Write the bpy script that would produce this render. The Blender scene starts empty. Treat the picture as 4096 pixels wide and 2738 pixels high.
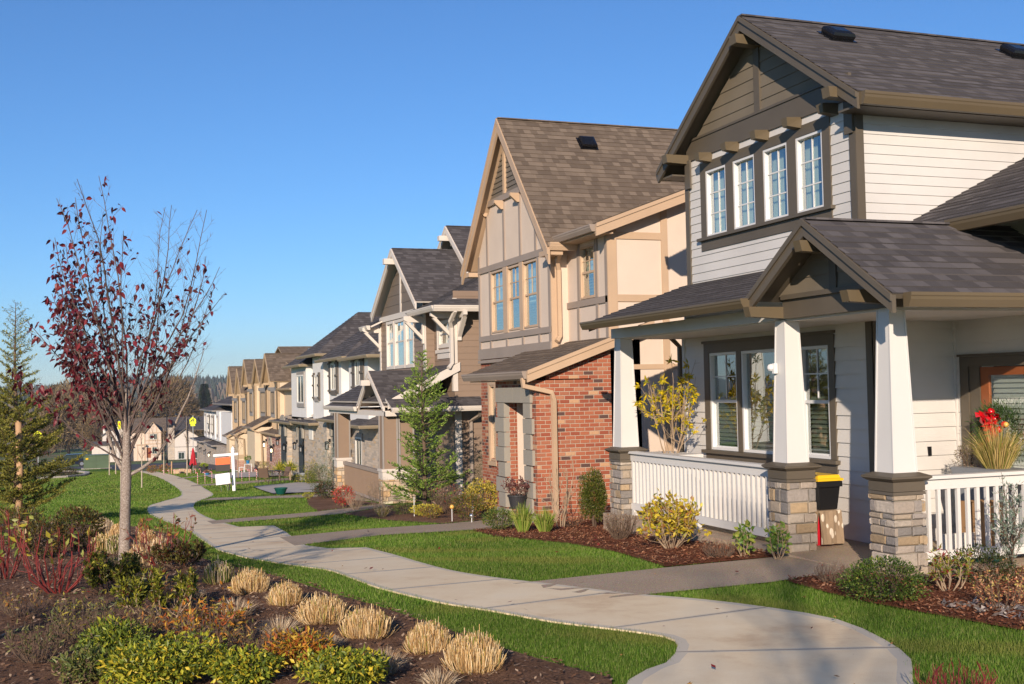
import bpy, math, random
import numpy as np
from mathutils import Vector, Matrix
from mathutils.geometry import delaunay_2d_cdt

SC = bpy.context.scene
COL = SC.collection
R = math.radians
rnd = random.Random(7)

# ------------------------------------------------------------------ camera
EYE = Vector((0.0, 0.0, 1.95))
YAW, PITCH, ROLL = 0.353068, 0.0400566, -0.0201063
fwd = Vector((math.sin(YAW)*math.cos(PITCH), math.cos(YAW)*math.cos(PITCH), math.sin(PITCH)))
rt0 = Vector((math.cos(YAW), -math.sin(YAW), 0)); up0 = rt0.cross(fwd)
rt = math.cos(ROLL)*rt0 + math.sin(ROLL)*up0
up = -math.sin(ROLL)*rt0 + math.cos(ROLL)*up0
cam = bpy.data.objects.new("camera", bpy.data.cameras.new("camera")); COL.objects.link(cam)
cam.matrix_world = Matrix(((rt.x, up.x, -fwd.x, EYE.x), (rt.y, up.y, -fwd.y, EYE.y), (rt.z, up.z, -fwd.z, EYE.z), (0, 0, 0, 1)))
cam.data.sensor_width = 36.0
cam.data.lens = 36.0*4605.3/4096.0
cam.data.clip_start = 0.05; cam.data.clip_end = 12000
SC.camera = cam

# ------------------------------------------------------------------ light
SUN_AZ, SUN_EL = R(30.0), R(18.5)          # sun stands behind the camera, to the left of -Y
to_sun = Vector((-math.sin(SUN_AZ)*math.cos(SUN_EL), -math.cos(SUN_AZ)*math.cos(SUN_EL), math.sin(SUN_EL)))
sl = bpy.data.lights.new("sun", 'SUN'); sl.energy = 4.15; sl.angle = R(0.5); sl.color = (1.0, 0.83, 0.67)
sun = bpy.data.objects.new("sun", sl); COL.objects.link(sun)
sun.rotation_euler = (-to_sun).to_track_quat('-Z', 'Y').to_euler()
sun.location = (-20, -40, 30)
W = bpy.data.worlds.new("World"); SC.world = W; W.use_nodes = True
wn = W.node_tree.nodes; wl = W.node_tree.links; wn.clear()
sky = wn.new('ShaderNodeTexSky'); sky.sky_type = 'NISHITA'; sky.sun_disc = False
sky.sun_elevation = SUN_EL; sky.sun_rotation = math.atan2(to_sun.x, to_sun.y)
sky.altitude = 100; sky.air_density = 1.0; sky.dust_density = 0.05; sky.ozone_density = 8.0
bg = wn.new('ShaderNodeBackground'); bg.inputs['Strength'].default_value = 0.092
wo = wn.new('ShaderNodeOutputWorld'); wl.new(sky.outputs[0], bg.inputs[0]); wl.new(bg.outputs[0], wo.inputs[0])
SC.view_settings.view_transform = 'Standard'; SC.view_settings.look = 'None'
SC.view_settings.exposure = 0.60; SC.view_settings.gamma = 1.0
SC.cycles.max_bounces = 8; SC.cycles.transparent_max_bounces = 16
SC.cycles.diffuse_bounces = 5; SC.cycles.glossy_bounces = 3
SC.cycles.use_denoising = True
SC.cycles.sample_clamp_indirect = 6

# ------------------------------------------------------------------ terrain height
GY = np.array([-400, -10, 0, 8, 12, 19, 29.5, 40, 50, 65, 80, 110, 140, 172, 250, 390, 420, 580, 1400, 1e5])
GZ = np.array([.3, .25, .2, .02, -.06, -.45, -1.0, -1.55, -2.05, -2.75, -3.45, -4.8, -6.1, -7.73, -11.8, -19.05, -19.8, -20, -19, -19])
_d = np.diff(GZ)/np.diff(GY); _m = np.concatenate([[_d[0]], (_d[:-1]+_d[1:])/2, [_d[-1]]])
def gnd(x, y):
    i = int(np.clip(np.searchsorted(GY, y)-1, 0, len(GY)-2)); h = GY[i+1]-GY[i]; t = (y-GY[i])/h
    return float((2*t**3-3*t*t+1)*GZ[i]+(t**3-2*t*t+t)*h*_m[i]+(-2*t**3+3*t*t)*GZ[i+1]+(t**3-t*t)*h*_m[i+1])
_ys = np.concatenate([np.linspace(-30, 200, 2301), np.linspace(201, 1500, 1300)]); _zs = np.array([gnd(0, y) for y in _ys])
def gndv(y): return np.interp(y, _ys, _zs)

# ------------------------------------------------------------------ node helpers
class NT:
    def __init__(s, name, rough=.6, spec=.4):
        s.m = bpy.data.materials.new(name); s.m.use_nodes = True
        s.t = s.m.node_tree; s.n = s.t.nodes; s.l = s.t.links
        s.b = s.n['Principled BSDF']; s.b.inputs['Roughness'].default_value = rough
        s.b.inputs['Specular IOR Level'].default_value = spec; s._uv = None
    def node(s, t, **k):
        q = s.n.new(t)
        for a, v in k.items(): setattr(q, a, v)
        return q
    def set(s, sock, v):
        if hasattr(v, 'is_output'): s.l.new(v, sock)
        else: sock.default_value = v
    def M(s, op, a, b=0.0, c=None):
        q = s.node('ShaderNodeMath', operation=op); s.set(q.inputs[0], a); s.set(q.inputs[1], b)
        if c is not None: s.set(q.inputs[2], c)
        return q.outputs[0]
    def uv(s):
        if s._uv is None:
            a = s.node('ShaderNodeUVMap', uv_map='UVMap'); b = s.node('ShaderNodeSeparateXYZ'); s.l.new(a.outputs[0], b.inputs[0])
            s._uv = (a.outputs[0], b.outputs[0], b.outputs[1])
        return s._uv
    def obj(s):
        return s.node('ShaderNodeTexCoord').outputs['Object']
    def wnoise(s, x, y):
        c = s.node('ShaderNodeCombineXYZ'); s.set(c.inputs[0], x); s.set(c.inputs[1], y)
        w = s.node('ShaderNodeTexWhiteNoise', noise_dimensions='2D'); s.l.new(c.outputs[0], w.inputs['Vector']); return w.outputs['Value']
    def noise(s, vec, scale, detail=3, rough=.55):
        q = s.node('ShaderNodeTexNoise'); q.inputs['Scale'].default_value = scale; q.inputs['Detail'].default_value = detail
        q.inputs['Roughness'].default_value = rough
        if vec is not None: s.l.new(vec, q.inputs['Vector'])
        return q.outputs['Fac']
    def stretch(s, vec, sx, sy, sz=1):
        q = s.node('ShaderNodeMapping'); q.inputs['Scale'].default_value = (sx, sy, sz); s.l.new(vec, q.inputs[0]); return q.outputs[0]
    def ramp(s, fac, stops, const=False):
        q = s.node('ShaderNodeValToRGB'); e = q.color_ramp
        if const: e.interpolation = 'CONSTANT'
        while len(e.elements) < len(stops): e.elements.new(.5)
        for el, (p, c) in zip(e.elements, stops): el.position = p; el.color = (*c, 1)
        s.l.new(fac, q.inputs[0]); return q.outputs[0]
    def mix(s, f, a, b, mode='MIX'):
        q = s.node('ShaderNodeMix', data_type='RGBA', blend_type=mode); s.set(q.inputs[0], f)
        for i, v in ((6, a), (7, b)):
            if hasattr(v, 'is_output'): s.l.new(v, q.inputs[i])
            else: q.inputs[i].default_value = (*v, 1)
        return q.outputs[2]
    def color(s, v):
        if hasattr(v, 'is_output'): s.l.new(v, s.b.inputs['Base Color'])
        else: s.b.inputs['Base Color'].default_value = (*v, 1)
    def bump(s, h, strength=.3, dist=.01):
        q = s.node('ShaderNodeBump'); q.inputs['Strength'].default_value = strength; q.inputs['Distance'].default_value = dist
        s.l.new(h, q.inputs['Height']); s.l.new(q.outputs[0], s.b.inputs['Normal'])
    def cells(s, w, h, shift=.5, jitter=0.0):
        """running-bond cells in metres of UV: (random per cell, distance to the cell edge in u, in v, row)"""
        _, u, v = s.uv(); vv = s.M('DIVIDE', v, h); row = s.M('FLOOR', vv)
        off = s.M('MULTIPLY', row, shift)
        if jitter: off = s.M('ADD', off, s.M('MULTIPLY', s.wnoise(row, 3.3), jitter))
        uu = s.M('ADD', s.M('DIVIDE', u, w), off); c = s.M('FLOOR', uu)
        fu = s.M('FRACT', uu); fv = s.M('FRACT', vv)
        eu = s.M('MULTIPLY', s.M('MINIMUM', fu, s.M('SUBTRACT', 1.0, fu)), w)
        ev = s.M('MULTIPLY', s.M('MINIMUM', fv, s.M('SUBTRACT', 1.0, fv)), h)
        return s.wnoise(c, row), eu, ev, row

def paint(name, c, rough=.55, var=.08, grain=0, spec=.35):
    n = NT(name, rough, spec); o = n.obj()
    f = n.noise(o, 1.3, 4); d = tuple(x*(1-var) for x in c); e = tuple(min(1, x*(1+var)) for x in c)
    n.color(n.ramp(f, [(.3, d), (.7, e)]))
    if grain: n.bump(n.noise(n.stretch(n.uv()[0], 6, 90), 1.5, 4), grain, .003)
    return n.m
def stucco(name, c):
    c = tuple(x*.8 for x in c)
    n = NT(name, .8, .2); o = n.obj(); n.color(n.ramp(n.noise(o, 2.0, 5), [(.3, tuple(x*.93 for x in c)), (.7, c)]))
    n.bump(n.noise(o, 45, 4, .7), .35, .008); return n.m
def shingles(name, cols, w=.155, h=.14):
    n = NT(name, .9, .15); r, eu, ev, row = n.cells(w, h, .37, 5.0); r2, _, _, _ = n.cells(w*2.3, h, .61, 7.0)
    f = n.M('ADD', n.M('MULTIPLY', r, .8), n.M('MULTIPLY', r2, .2))
    c = n.ramp(f, [(.15, cols[0]), (.5, cols[1]), (.85, cols[2])])
    g = n.noise(n.obj(), 160, 2, .8); c = n.mix(n.M('MULTIPLY', g, .5), c, tuple(x*1.9 for x in cols[2]), 'MIX')
    big = n.noise(n.obj(), .5, 3); c = n.mix(.15, c, n.ramp(big, [(.35, (.75, .75, .75)), (.65, (1, 1, 1))]), 'MULTIPLY'); n.color(c)
    step = n.M('MULTIPLY', n.M('GREATER_THAN', r, .5), .6)
    n.bump(n.M('ADD', step, n.M('MULTIPLY', g, .25)), .5, .006); return n.m
def bricks(name, stops, mortar, w=.215, h=.068, mw=.006, shift=.5, jit=0, rough=.85):
    n = NT(name, rough, .2); r, eu, ev, row = n.cells(w, h, shift, jit); e = n.M('MINIMUM', eu, ev)
    nz = n.noise(n.obj(), 30, 4, .7); e2 = n.M('ADD', e, n.M('MULTIPLY', n.M('SUBTRACT', nz, .5), mw*1.2))
    mask = n.node('ShaderNodeMapRange'); mask.inputs[1].default_value = mw*.6; mask.inputs[2].default_value = mw*1.4; n.l.new(e2, mask.inputs[0])
    c = n.ramp(r, stops, True); c = n.mix(n.M('MULTIPLY', nz, .5), c, tuple(x*.6 for x in stops[0][1]), 'MIX')
    n.color(n.mix(mask.outputs[0], mortar, c)); n.bump(n.M('ADD', mask.outputs[0], n.M('MULTIPLY', nz, .35)), .7, .012); return n.m
def colattr(name, rough=.55, trans=.25, spec=.3, bumpy=0):
    """material that takes each leaf's or stone's own colour from the mesh"""
    n = NT(name, rough, spec); a = n.node('ShaderNodeAttribute', attribute_name='Col'); n.color(a.outputs['Color'])
    if bumpy:
        nz = n.noise(n.obj(), 28, 5, .7); n.bump(nz, bumpy, .02)
        n.color(n.mix(.5, a.outputs['Color'], n.ramp(nz, [(.3, (.55, .55, .55)), (.7, (1.15, 1.12, 1.08))]), 'MULTIPLY'))
    if trans:
        t = n.node('ShaderNodeBsdfTranslucent'); n.l.new(a.outputs['Color'], t.inputs[0]); m = n.node('ShaderNodeMixShader')
        m.inputs[0].default_value = trans; n.l.new(n.b.outputs[0], m.inputs[1]); n.l.new(t.outputs[0], m.inputs[2])
        n.l.new(m.outputs[0], n.n['Material Output'].inputs[0])
    return n.m
def glass_mat(name, base=.32, tint=(.8, .88, .86)):
    n = NT(name); n.n.remove(n.b)
    ge = n.node('ShaderNodeNewGeometry'); dt = n.node('ShaderNodeVectorMath', operation='DOT_PRODUCT'); n.l.new(ge.outputs['Normal'], dt.inputs[0]); n.l.new(ge.outputs['Incoming'], dt.inputs[1])
    f = n.M('MINIMUM', n.M('ADD', n.M('MULTIPLY', n.M('POWER', n.M('SUBTRACT', 1.0, n.M('ABSOLUTE', dt.outputs['Value'])), 4.0), 1.5), base), 1.0)   # reflection grows towards grazing views, as in double glazing
    t = n.node('ShaderNodeBsdfTransparent'); t.inputs[0].default_value = (*tint, 1)
    g = n.node('ShaderNodeBsdfGlossy'); g.inputs['Roughness'].default_value = .02; g.inputs[0].default_value = (.9, .95, .95, 1)
    wv = n.noise(n.obj(), 1.6, 2); bp = n.node('ShaderNodeBump'); bp.inputs['Strength'].default_value = .05; bp.inputs['Distance'].default_value = .05
    n.l.new(wv, bp.inputs['Height']); n.l.new(bp.outputs[0], g.inputs['Normal'])
    m = n.node('ShaderNodeMixShader'); n.l.new(f, m.inputs[0]); n.l.new(t.outputs[0], m.inputs[1]); n.l.new(g.outputs[0], m.inputs[2])
    n.l.new(m.outputs[0], n.n['Material Output'].inputs[0]); return n.m

MT = {}
def build_materials():
    K = .8; P = lambda n, c, *a: paint(n, tuple(x*K for x in c), *a)
    MT['white'] = P('white_siding', (.74, .715, .67), .5, .07, .3); MT['whitetrim'] = P('white_trim', (.78, .765, .73), .5, .03)
    MT['vinyl'] = P('white_vinyl', (.82, .82, .81), .35, .02)
    MT['brown'] = P('brown_trim', (.135, .112, .082), .5, .1, .2); MT['gable'] = P('brown_shingle_siding', (.215, .18, .13), .65, .12, .5)
    MT['gutter'] = P('brown_gutter', (.15, .115, .068), .4, .06)
    MT['tan'] = P('tan_trim', (.60, .43, .285), .5, .06, .12); MT['taupe'] = P('taupe_trim', (.38, .31, .255), .55, .07)
    MT['taupedark'] = P('taupe_louver_siding', (.20, .17, .135), .6, .1, .3)
    MT['cream'] = stucco('cream_stucco', (.80, .665, .545)); MT['tanstucco'] = stucco('tan_stucco', (.76, .62, .445)); MT['whitestucco'] = stucco('white_stucco', (.86, .85, .82))
    MT['brownlap'] = P('brown_lap_siding', (.30, .215, .155), .55, .06, .3); MT['browndark'] = P('dark_brown_gable_siding', (.21, .165, .125), .6, .08, .3)
    MT['brownstucco'] = stucco('brown_column_stucco', (.34, .245, .175)); MT['pinkwhite'] = P('warm_white_trim', (.76, .69, .61), .5, .04)
    MT['tan5'] = P('golden_tan_trim', (.50, .375, .24), .5, .07); MT['shutter'] = P('grey_brown_shutter', (.155, .13, .105), .6, .1)
    MT['graytrim'] = P('grey_trim', (.36, .33, .30), .6, .06); MT['gutter4'] = P('khaki_gutter', (.36, .29, .195), .45, .05)
    MT['roofdark'] = shingles('charcoal_shingles', ((.024, .022, .023), (.046, .042, .043), (.098, .090, .090)))
    MT['roofbrown'] = shingles('brown_shingles', ((.055, .041, .031), (.095, .073, .055), (.16, .125, .094)))
    MT['brick'] = bricks('red_brick', [(0, (.36, .11, .060)), (.3, (.41, .145, .080)), (.52, (.30, .085, .050)), (.7, (.38, .155, .092)), (.82, (.46, .22, .13)), (.90, (.57, .36, .21)), (.935, (.065, .055, .055))], (.48, .38, .29), .19, .072, .0055)
    MT['brickpale'] = bricks('washed_brick', [(0, (.42, .20, .14)), (.4, (.50, .29, .22)), (.7, (.36, .14, .10)), (.86, (.62, .50, .42))], (.52, .45, .38), .26, .072, .007)
    MT['ledge'] = bricks('ledgestone', [(0, (.52, .44, .35)), (.3, (.42, .37, .31)), (.55, (.58, .49, .39)), (.75, (.33, .30, .265)), (.87, (.54, .39, .24))], (.46, .41, .35), .42, .10, .006, .41, 5.0)
    MT['stone'] = colattr('column_stone', .85, 0, .2, .6); MT['mortar'] = stucco('stone_mortar', (.38, .34, .28))
    MT['quoin'] = stucco('cast_stone', (.40, .37, .31))
    n = NT('path_concrete', .85, .2); o = n.obj(); _, u, v = n.uv()
    a = n.noise(o, 1.1, 6, .68); b = n.noise(n.stretch(n.uv()[0], 3, 60), 2.2, 4, .7); c = n.ramp(a, [(.30, (.66, .48, .29)), (.45, (.82, .67, .44)), (.6, (.88, .75, .52)), (.8, (.86, .76, .56))])
    c = n.mix(n.M('MULTIPLY', b, .35), c, (.66, .50, .32)); j = n.M('FRACT', n.M('DIVIDE', u, 1.52)); jm = n.M('LESS_THAN', n.M('MINIMUM', j, n.M('SUBTRACT', 1.0, j)), .028)
    ed = n.M('GREATER_THAN', n.M('ABSOLUTE', v), .80); sm = n.M('MAXIMUM', jm, ed); c = n.mix(n.M('MULTIPLY', sm, .85), c, (.60, .54, .43))
    gr = n.M('LESS_THAN', n.M('MINIMUM', j, n.M('SUBTRACT', 1.0, j)), .006); c = n.mix(gr, c, (.20, .165, .13)); n.color(c)
    n.bump(n.M('SUBTRACT', n.M('MULTIPLY', b, n.M('SUBTRACT', 1.0, sm)), n.M('MULTIPLY', gr, 3.0)), .35, .004); MT['path'] = n.m
    n = NT('exposed_aggregate', .85, .25); o = n.obj(); v = n.node('ShaderNodeTexVoronoi'); v.inputs['Scale'].default_value = 95; n.l.new(o, v.inputs[0])
    c = n.ramp(v.outputs['Distance'], [(.15, (.62, .48, .33)), (.55, (.33, .25, .17))]); c = n.mix(.4, c, v.outputs['Color'], 'SOFT_LIGHT')
    n.color(n.mix(.3, c, n.ramp(n.noise(o, 1.1, 4), [(.3, (.36, .28, .2)), (.7, (.56, .46, .35))]))); n.bump(v.outputs['Distance'], .6, .006); MT['agg'] = n.m
    n = NT('patio_concrete', .85); o = n.obj(); n.color(n.ramp(n.noise(o, 1.5, 5), [(.3, (.40, .36, .31)), (.7, (.52, .47, .41))])); MT['patio'] = n.m
    for nm, cs in (('mulch', ((.08, .043, .027), (.22, .122, .073), (.40, .25, .16))), ('bark', ((.08, .027, .014), (.19, .068, .035), (.30, .125, .065)))):
        n = NT(nm+'_soil', .95, .1); o = n.obj(); a = n.noise(o, 60, 5, .75); b = n.noise(o, 1.7, 4)
        c = n.ramp(n.M('ADD', n.M('MULTIPLY', a, .75), n.M('MULTIPLY', b, .25)), [(.36, cs[0]), (.5, cs[1]), (.68, cs[2])]); n.color(c); n.bump(a, 1.0, .03); MT[nm] = n.m
    n = NT('lawn_soil_and_turf', .95, .1); o = n.obj(); a = n.noise(o, 55, 5, .8); b = n.noise(o, .35, 4)
    c = n.ramp(a, [(.3, (.06, .115, .012)), (.5, (.11, .19, .02)), (.72, (.17, .255, .035))]); c = n.mix(.5, c, n.ramp(b, [(.3, (.75, .85, .7)), (.7, (1.15, 1.05, .9))]), 'MULTIPLY')
    sp = n.node('ShaderNodeSeparateXYZ'); n.l.new(o, sp.inputs[0]); far = n.node('ShaderNodeMapRange'); far.inputs[1].default_value = 175; far.inputs[2].default_value = 330; n.l.new(sp.outputs[1], far.inputs[0])
    f2 = n.ramp(n.noise(n.stretch(o, .004, .02), 3, 4), [(.38, (.15, .115, .07)), (.47, (.20, .155, .095)), (.53, (.10, .145, .04)), (.62, (.12, .17, .05))]); n.color(n.mix(far.outputs[0], c, f2)); n.bump(a, .8, .03); MT['turf'] = n.m
    n = NT('asphalt', .9); o = n.obj(); n.color(n.ramp(n.noise(o, 20, 4, .8), [(.3, (.05, .047, .05)), (.7, (.085, .08, .083))])); MT['asphalt'] = n.m
    MT['roadpaint'] = P('road_paint', (.75, .74, .70), .7)
    n = NT('hill_ground', .95); n.color(n.ramp(n.noise(n.obj(), .004, 5), [(.35, (.03, .045, .028)), (.7, (.055, .065, .04))])); MT['hill'] = n.m
    P = paint
    MT['leaf'] = colattr('leaves', .45, .3, .35); MT['needle'] = colattr('needles', .6, .2, .25); MT['dryleaf'] = colattr('dry_stems_and_leaves', .8, .15, .1)
    n = NT('grass_blades', .6, .25); a = n.node('ShaderNodeAttribute', attribute_name='Col'); n.color(a.outputs[0]); t = n.node('ShaderNodeBsdfTranslucent'); n.l.new(a.outputs[0], t.inputs[0]); m = n.node('ShaderNodeMixShader'); m.inputs[0].default_value = .35
    n.l.new(n.b.outputs[0], m.inputs[1]); n.l.new(t.outputs[0], m.inputs[2]); n.l.new(m.outputs[0], n.n['Material Output'].inputs[0]); MT['grass'] = n.m
    n = NT('grey_bark', .85, .2); o = n.obj(); a = n.noise(n.stretch(o, 1, 1, 1.6), 55, 5, .75); b = n.noise(o, 5, 3)
    n.color(n.mix(n.M('MULTIPLY', b, .6), n.ramp(a, [(.35, (.13, .10, .08)), (.5, (.30, .25, .205)), (.62, (.56, .50, .43))]), (.22, .16, .13))); n.bump(a, .7, .012); MT['bark2'] = n.m
    MT['twig'] = P('brown_twigs', (.13, .088, .06), .8, .25); MT['redtwig'] = P('red_dogwood_twigs', (.185, .030, .026), .5, .3); MT['darktwig'] = P('plum_twigs', (.115, .082, .07), .7, .25)
    MT['paletwig'] = P('pale_twigs', (.34, .25, .165), .8, .2); MT['birch'] = P('pale_sapling_bark', (.44, .37, .28), .8, .2)
    MT['stake'] = P('lodgepole_stake', (.46, .29, .16), .8, .18, .5)
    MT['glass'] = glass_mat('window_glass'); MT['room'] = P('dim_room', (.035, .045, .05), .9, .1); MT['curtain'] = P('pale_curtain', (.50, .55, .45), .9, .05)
    MT['blind'] = P('window_blind', (.24, .26, .21), .8, .05); MT['darkpane'] = P('dark_green_glass', (.028, .045, .038), .08, .2, 0, .8)
    MT['door'] = P('red_brown_wood_door', (.27, .085, .03), .35, .25, .4); MT['black'] = P('black_plastic', (.012, .012, .013), .35, .1); MT['blackmetal'] = P('black_metal', (.010, .011, .013), .4, .1, 0, .5)
    MT['yellow'] = P('yellow_plastic', (.72, .46, .015), .4, .04); MT['red'] = P('red_plastic', (.55, .015, .03), .4, .05); MT['pot'] = P('charcoal_pot', (.03, .03, .033), .6, .1)
    MT['steel'] = P('galvanised_steel', (.6, .61, .62), .25, .05); MT['steel'].node_tree.nodes['Principled BSDF'].inputs['Metallic'].default_value = .9
    MT['orange'] = P('orange_sign_panel', (.85, .135, .03), .5, .03); MT['signblack'] = P('black_sign_panel', (.025, .02, .018), .5, .1); MT['signwhite'] = P('white_sign_board', (.86, .86, .87), .5, .02); MT['pink'] = P('pale_red_print', (.62, .22, .25), .6)
    MT['lime'] = P('fluorescent_yellow_green', (.78, .85, .0), .5, .02); MT['utility'] = P('green_utility_paint', (.075, .115, .065), .5, .1); MT['umbrella'] = P('red_canvas', (.42, .018, .03), .7, .12)
    MT['bluepot'] = P('blue_glazed_pot', (.02, .16, .33), .3, .1); MT['greenpot'] = P('green_glazed_pot', (.008, .075, .06), .2, .1); MT['graypot'] = P('grey_pot', (.25, .265, .28), .6, .1); MT['woodbox'] = P('pale_wood_planter', (.50, .36, .22), .8, .15, .4)
    MT['cardboard'] = P('cardboard', (.36, .21, .10), .85, .08); MT['chair'] = P('brown_sling_fabric', (.13, .085, .06), .8, .1); MT['bronze'] = P('dark_bronze_frame', (.045, .033, .027), .5, .1)
    MT['ribbon'] = P('shiny_red_bow', (.55, .005, .012), .18, .15, 0, .8); MT['bauble'] = P('gold_bauble', (.75, .42, .10), .2, .05); MT['carwhite'] = P('white_car_paint', (.7, .72, .74), .25, .03); MT['cardark'] = P('dark_blue_car_paint', (.012, .018, .035), .2, .05); MT['tyre'] = P('tyre_rubber', (.015, .015, .015), .8)
    MT['leaflitter'] = colattr('fallen_leaves', .7, .1, .2); MT['chips'] = colattr('bark_chips', .9, 0, .1)
    MT['vent'] = P('black_roof_vent', (.008, .008, .009), .25, .1, 0, .6); MT['offwhite'] = P('off_white_box', (.72, .70, .64), .5)
    n = NT('warm_lamp_bulb'); n.b.inputs['Emission Color'].default_value = (1, .75, .4, 1); n.b.inputs['Emission Strength'].default_value = 4; MT['bulb'] = n.m
    n = NT('striped_candy_plastic', .3); o = n.obj(); w = n.node('ShaderNodeTexWave', wave_type='BANDS', bands_direction='DIAGONAL'); w.inputs['Scale'].default_value = 7; n.l.new(o, w.inputs[0]); n.color(n.ramp(w.outputs[1], [(.45, (.62, .03, .05)), (.55, (.8, .8, .8))])); MT['candy'] = n.m
    n = NT('floral_blanket', .95); o = n.obj(); v = n.node('ShaderNodeTexVoronoi'); v.inputs['Scale'].default_value = 13; n.l.new(n.stretch(o, 1, 1, .55), v.inputs[0]); n.color(n.ramp(v.outputs['Distance'], [(.30, (.62, .54, .43)), (.36, (.27, .195, .125))])); MT['blanket'] = n.m
build_materials()

# ------------------------------------------------------------------ mesh builder
class MB:
    def __init__(s): s.v = []; s.f = []; s.uv = []; s.c = None; s.mi = []
    def poly(s, pts, uv=None, m=0):
        i = len(s.v); s.v += [tuple(p) for p in pts]; s.f.append(tuple(range(i, i+len(pts)))); s.uv.append(uv); s.mi.append(m)
    def hexa(s, p, m=0):
        for q in ((0, 3, 2, 1), (4, 5, 6, 7), (0, 1, 5, 4), (1, 2, 6, 5), (2, 3, 7, 6), (3, 0, 4, 7)):
            s.poly([p[k] for k in q], None, m)
    def box(s, x0, x1, y0, y1, z0, z1, m=0):
        s.hexa([(x0, y0, z0), (x1, y0, z0), (x1, y1, z0), (x0, y1, z0), (x0, y0, z1), (x1, y0, z1), (x1, y1, z1), (x0, y1, z1)], m)
    def fbox(s, F, a0, a1, b0, b1, c0, c1, m=0):
        s.hexa([F(a0, b0, c0), F(a1, b0, c0), F(a1, b0, c1), F(a0, b0, c1), F(a0, b1, c0), F(a1, b1, c0), F(a1, b1, c1), F(a0, b1, c1)], m)
    def taper(s, x, y, z0, z1, h0, h1, k0=None, k1=None, m=0):
        k0 = h0 if k0 is None else k0; k1 = h1 if k1 is None else k1
        s.hexa([(x-h0, y-k0, z0), (x+h0, y-k0, z0), (x+h0, y+k0, z0), (x-h0, y+k0, z0), (x-h1, y-k1, z1), (x+h1, y-k1, z1), (x+h1, y+k1, z1), (x-h1, y+k1, z1)], m)
    def beam(s, p, q, w, h, upv=(0, 0, 1), m=0):
        p = Vector(p); q = Vector(q); d = (q-p).normalized(); sd = d.cross(Vector(upv)).normalized(); u = sd.cross(d).normalized()
        s.hexa([p-sd*w/2-u*h/2, p+sd*w/2-u*h/2, q+sd*w/2-u*h/2, q-sd*w/2-u*h/2, p-sd*w/2+u*h/2, p+sd*w/2+u*h/2, q+sd*w/2+u*h/2, q-sd*w/2+u*h/2], m)
    def prism(s, pts, vec, m=0):
        vec = Vector(vec); a = [Vector(p) for p in pts]; b = [p+vec for p in a]; s.poly(a, None, m); s.poly(b[::-1], None, m)
        for k in range(len(a)): s.poly([a[k], a[(k+1) % len(a)], b[(k+1) % len(a)], b[k]], None, m)
    def tube(s, pts, rad, n=6, cap=True, m=0, sq=False):
        pts = [Vector(p) for p in pts]; rad = rad if hasattr(rad, '__len__') else [rad]*len(pts); rings = []; ref = None
        for k, p in enumerate(pts):
            d = (pts[min(k+1, len(pts)-1)]-pts[max(k-1, 0)]).normalized()
            if ref is None: ref = d.orthogonal() if not sq else (Vector((0, 0, 1)) if abs(d.z) < .9 else Vector((1, 0, 0)))
            a = (ref-d*ref.dot(d)); a = a.normalized() if a.length > 1e-5 else d.orthogonal().normalized(); ref = a; b = d.cross(a)
            i = len(s.v); ph = math.pi/n if sq else 0
            for j in range(n):
                t = 2*math.pi*j/n+ph; s.v.append(tuple(p+(a*math.cos(t)+b*math.sin(t))*rad[k]))
            rings.append(i)
        for k in range(len(rings)-1):
            for j in range(n):
                s.f.append((rings[k]+j, rings[k]+(j+1) % n, rings[k+1]+(j+1) % n, rings[k+1]+j)); s.uv.append(None); s.mi.append(m)
        if cap:
            s.f.append(tuple(rings[-1]+j for j in range(n))); s.uv.append(None); s.mi.append(m)
            s.f.append(tuple(rings[0]+n-1-j for j in range(n))); s.uv.append(None); s.mi.append(m)
    def lathe(s, x, y, prof, n=16, m=0):
        i = len(s.v)
        for r, z in prof:
            for j in range(n): t = 2*math.pi*j/n; s.v.append((x+r*math.cos(t), y+r*math.sin(t), z))
        for k in range(len(prof)-1):
            for j in range(n):
                s.f.append((i+k*n+j, i+k*n+(j+1) % n, i+(k+1)*n+(j+1) % n, i+(k+1)*n+j)); s.uv.append(None); s.mi.append(m)
        for k, rv in ((0, True), (len(prof)-1, False)):
            if prof[k][0] > 1e-4:
                r = [i+k*n+j for j in range(n)]; s.f.append(tuple(r[::-1] if rv else r)); s.uv.append(None); s.mi.append(m)
    def ball(s, c, r, n=8, m=0, sz=1.0):
        k = max(4, n//2+1); s.lathe(c[0], c[1], [(max(1e-5, r*math.sin(math.pi*i/k)), c[2]-r*sz*math.cos(math.pi*i/k)) for i in range(k+1)], n, m)
    def npfaces(s, V, k):
        """append len(V)/k faces of k corners each from an (N,3) array"""
        i = len(s.v); s.v += [tuple(p) for p in V.tolist()]
        for j in range(len(V)//k): s.f.append(tuple(range(i+j*k, i+j*k+k)))
        s.uv += [None]*(len(V)//k); s.mi += [0]*(len(V)//k)
    def build(s, name, mats, parent=None, smooth=False, at=None, colors=None, place=None):
        mats = mats if isinstance(mats, (list, tuple)) else [mats]
        V = np.array(s.v, float).reshape(-1, 3)
        if place is not None: V = (V-np.array(place[0]))*place[2]+np.array(place[1])
        if parent is not None: org = np.array(parent['org'])
        elif at is not None: org = np.array(at, float)
        else: org = np.array([V[:, 0].mean(), V[:, 1].mean(), V[:, 2].min()])
        me = bpy.data.meshes.new(name); me.from_pydata((V-org).tolist(), [], s.f)
        lt = np.concatenate([np.full(len(f), k) for k, f in enumerate(s.f)]) if s.f else np.zeros(0, int)
        nl = len(me.loops); nrm = np.zeros(len(me.polygons)*3); me.polygons.foreach_get('normal', nrm); nrm = np.abs(nrm.reshape(-1, 3))
        vi = np.zeros(nl, int); me.loops.foreach_get('vertex_index', vi); L = V[vi]; ln = nrm[lt]
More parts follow.
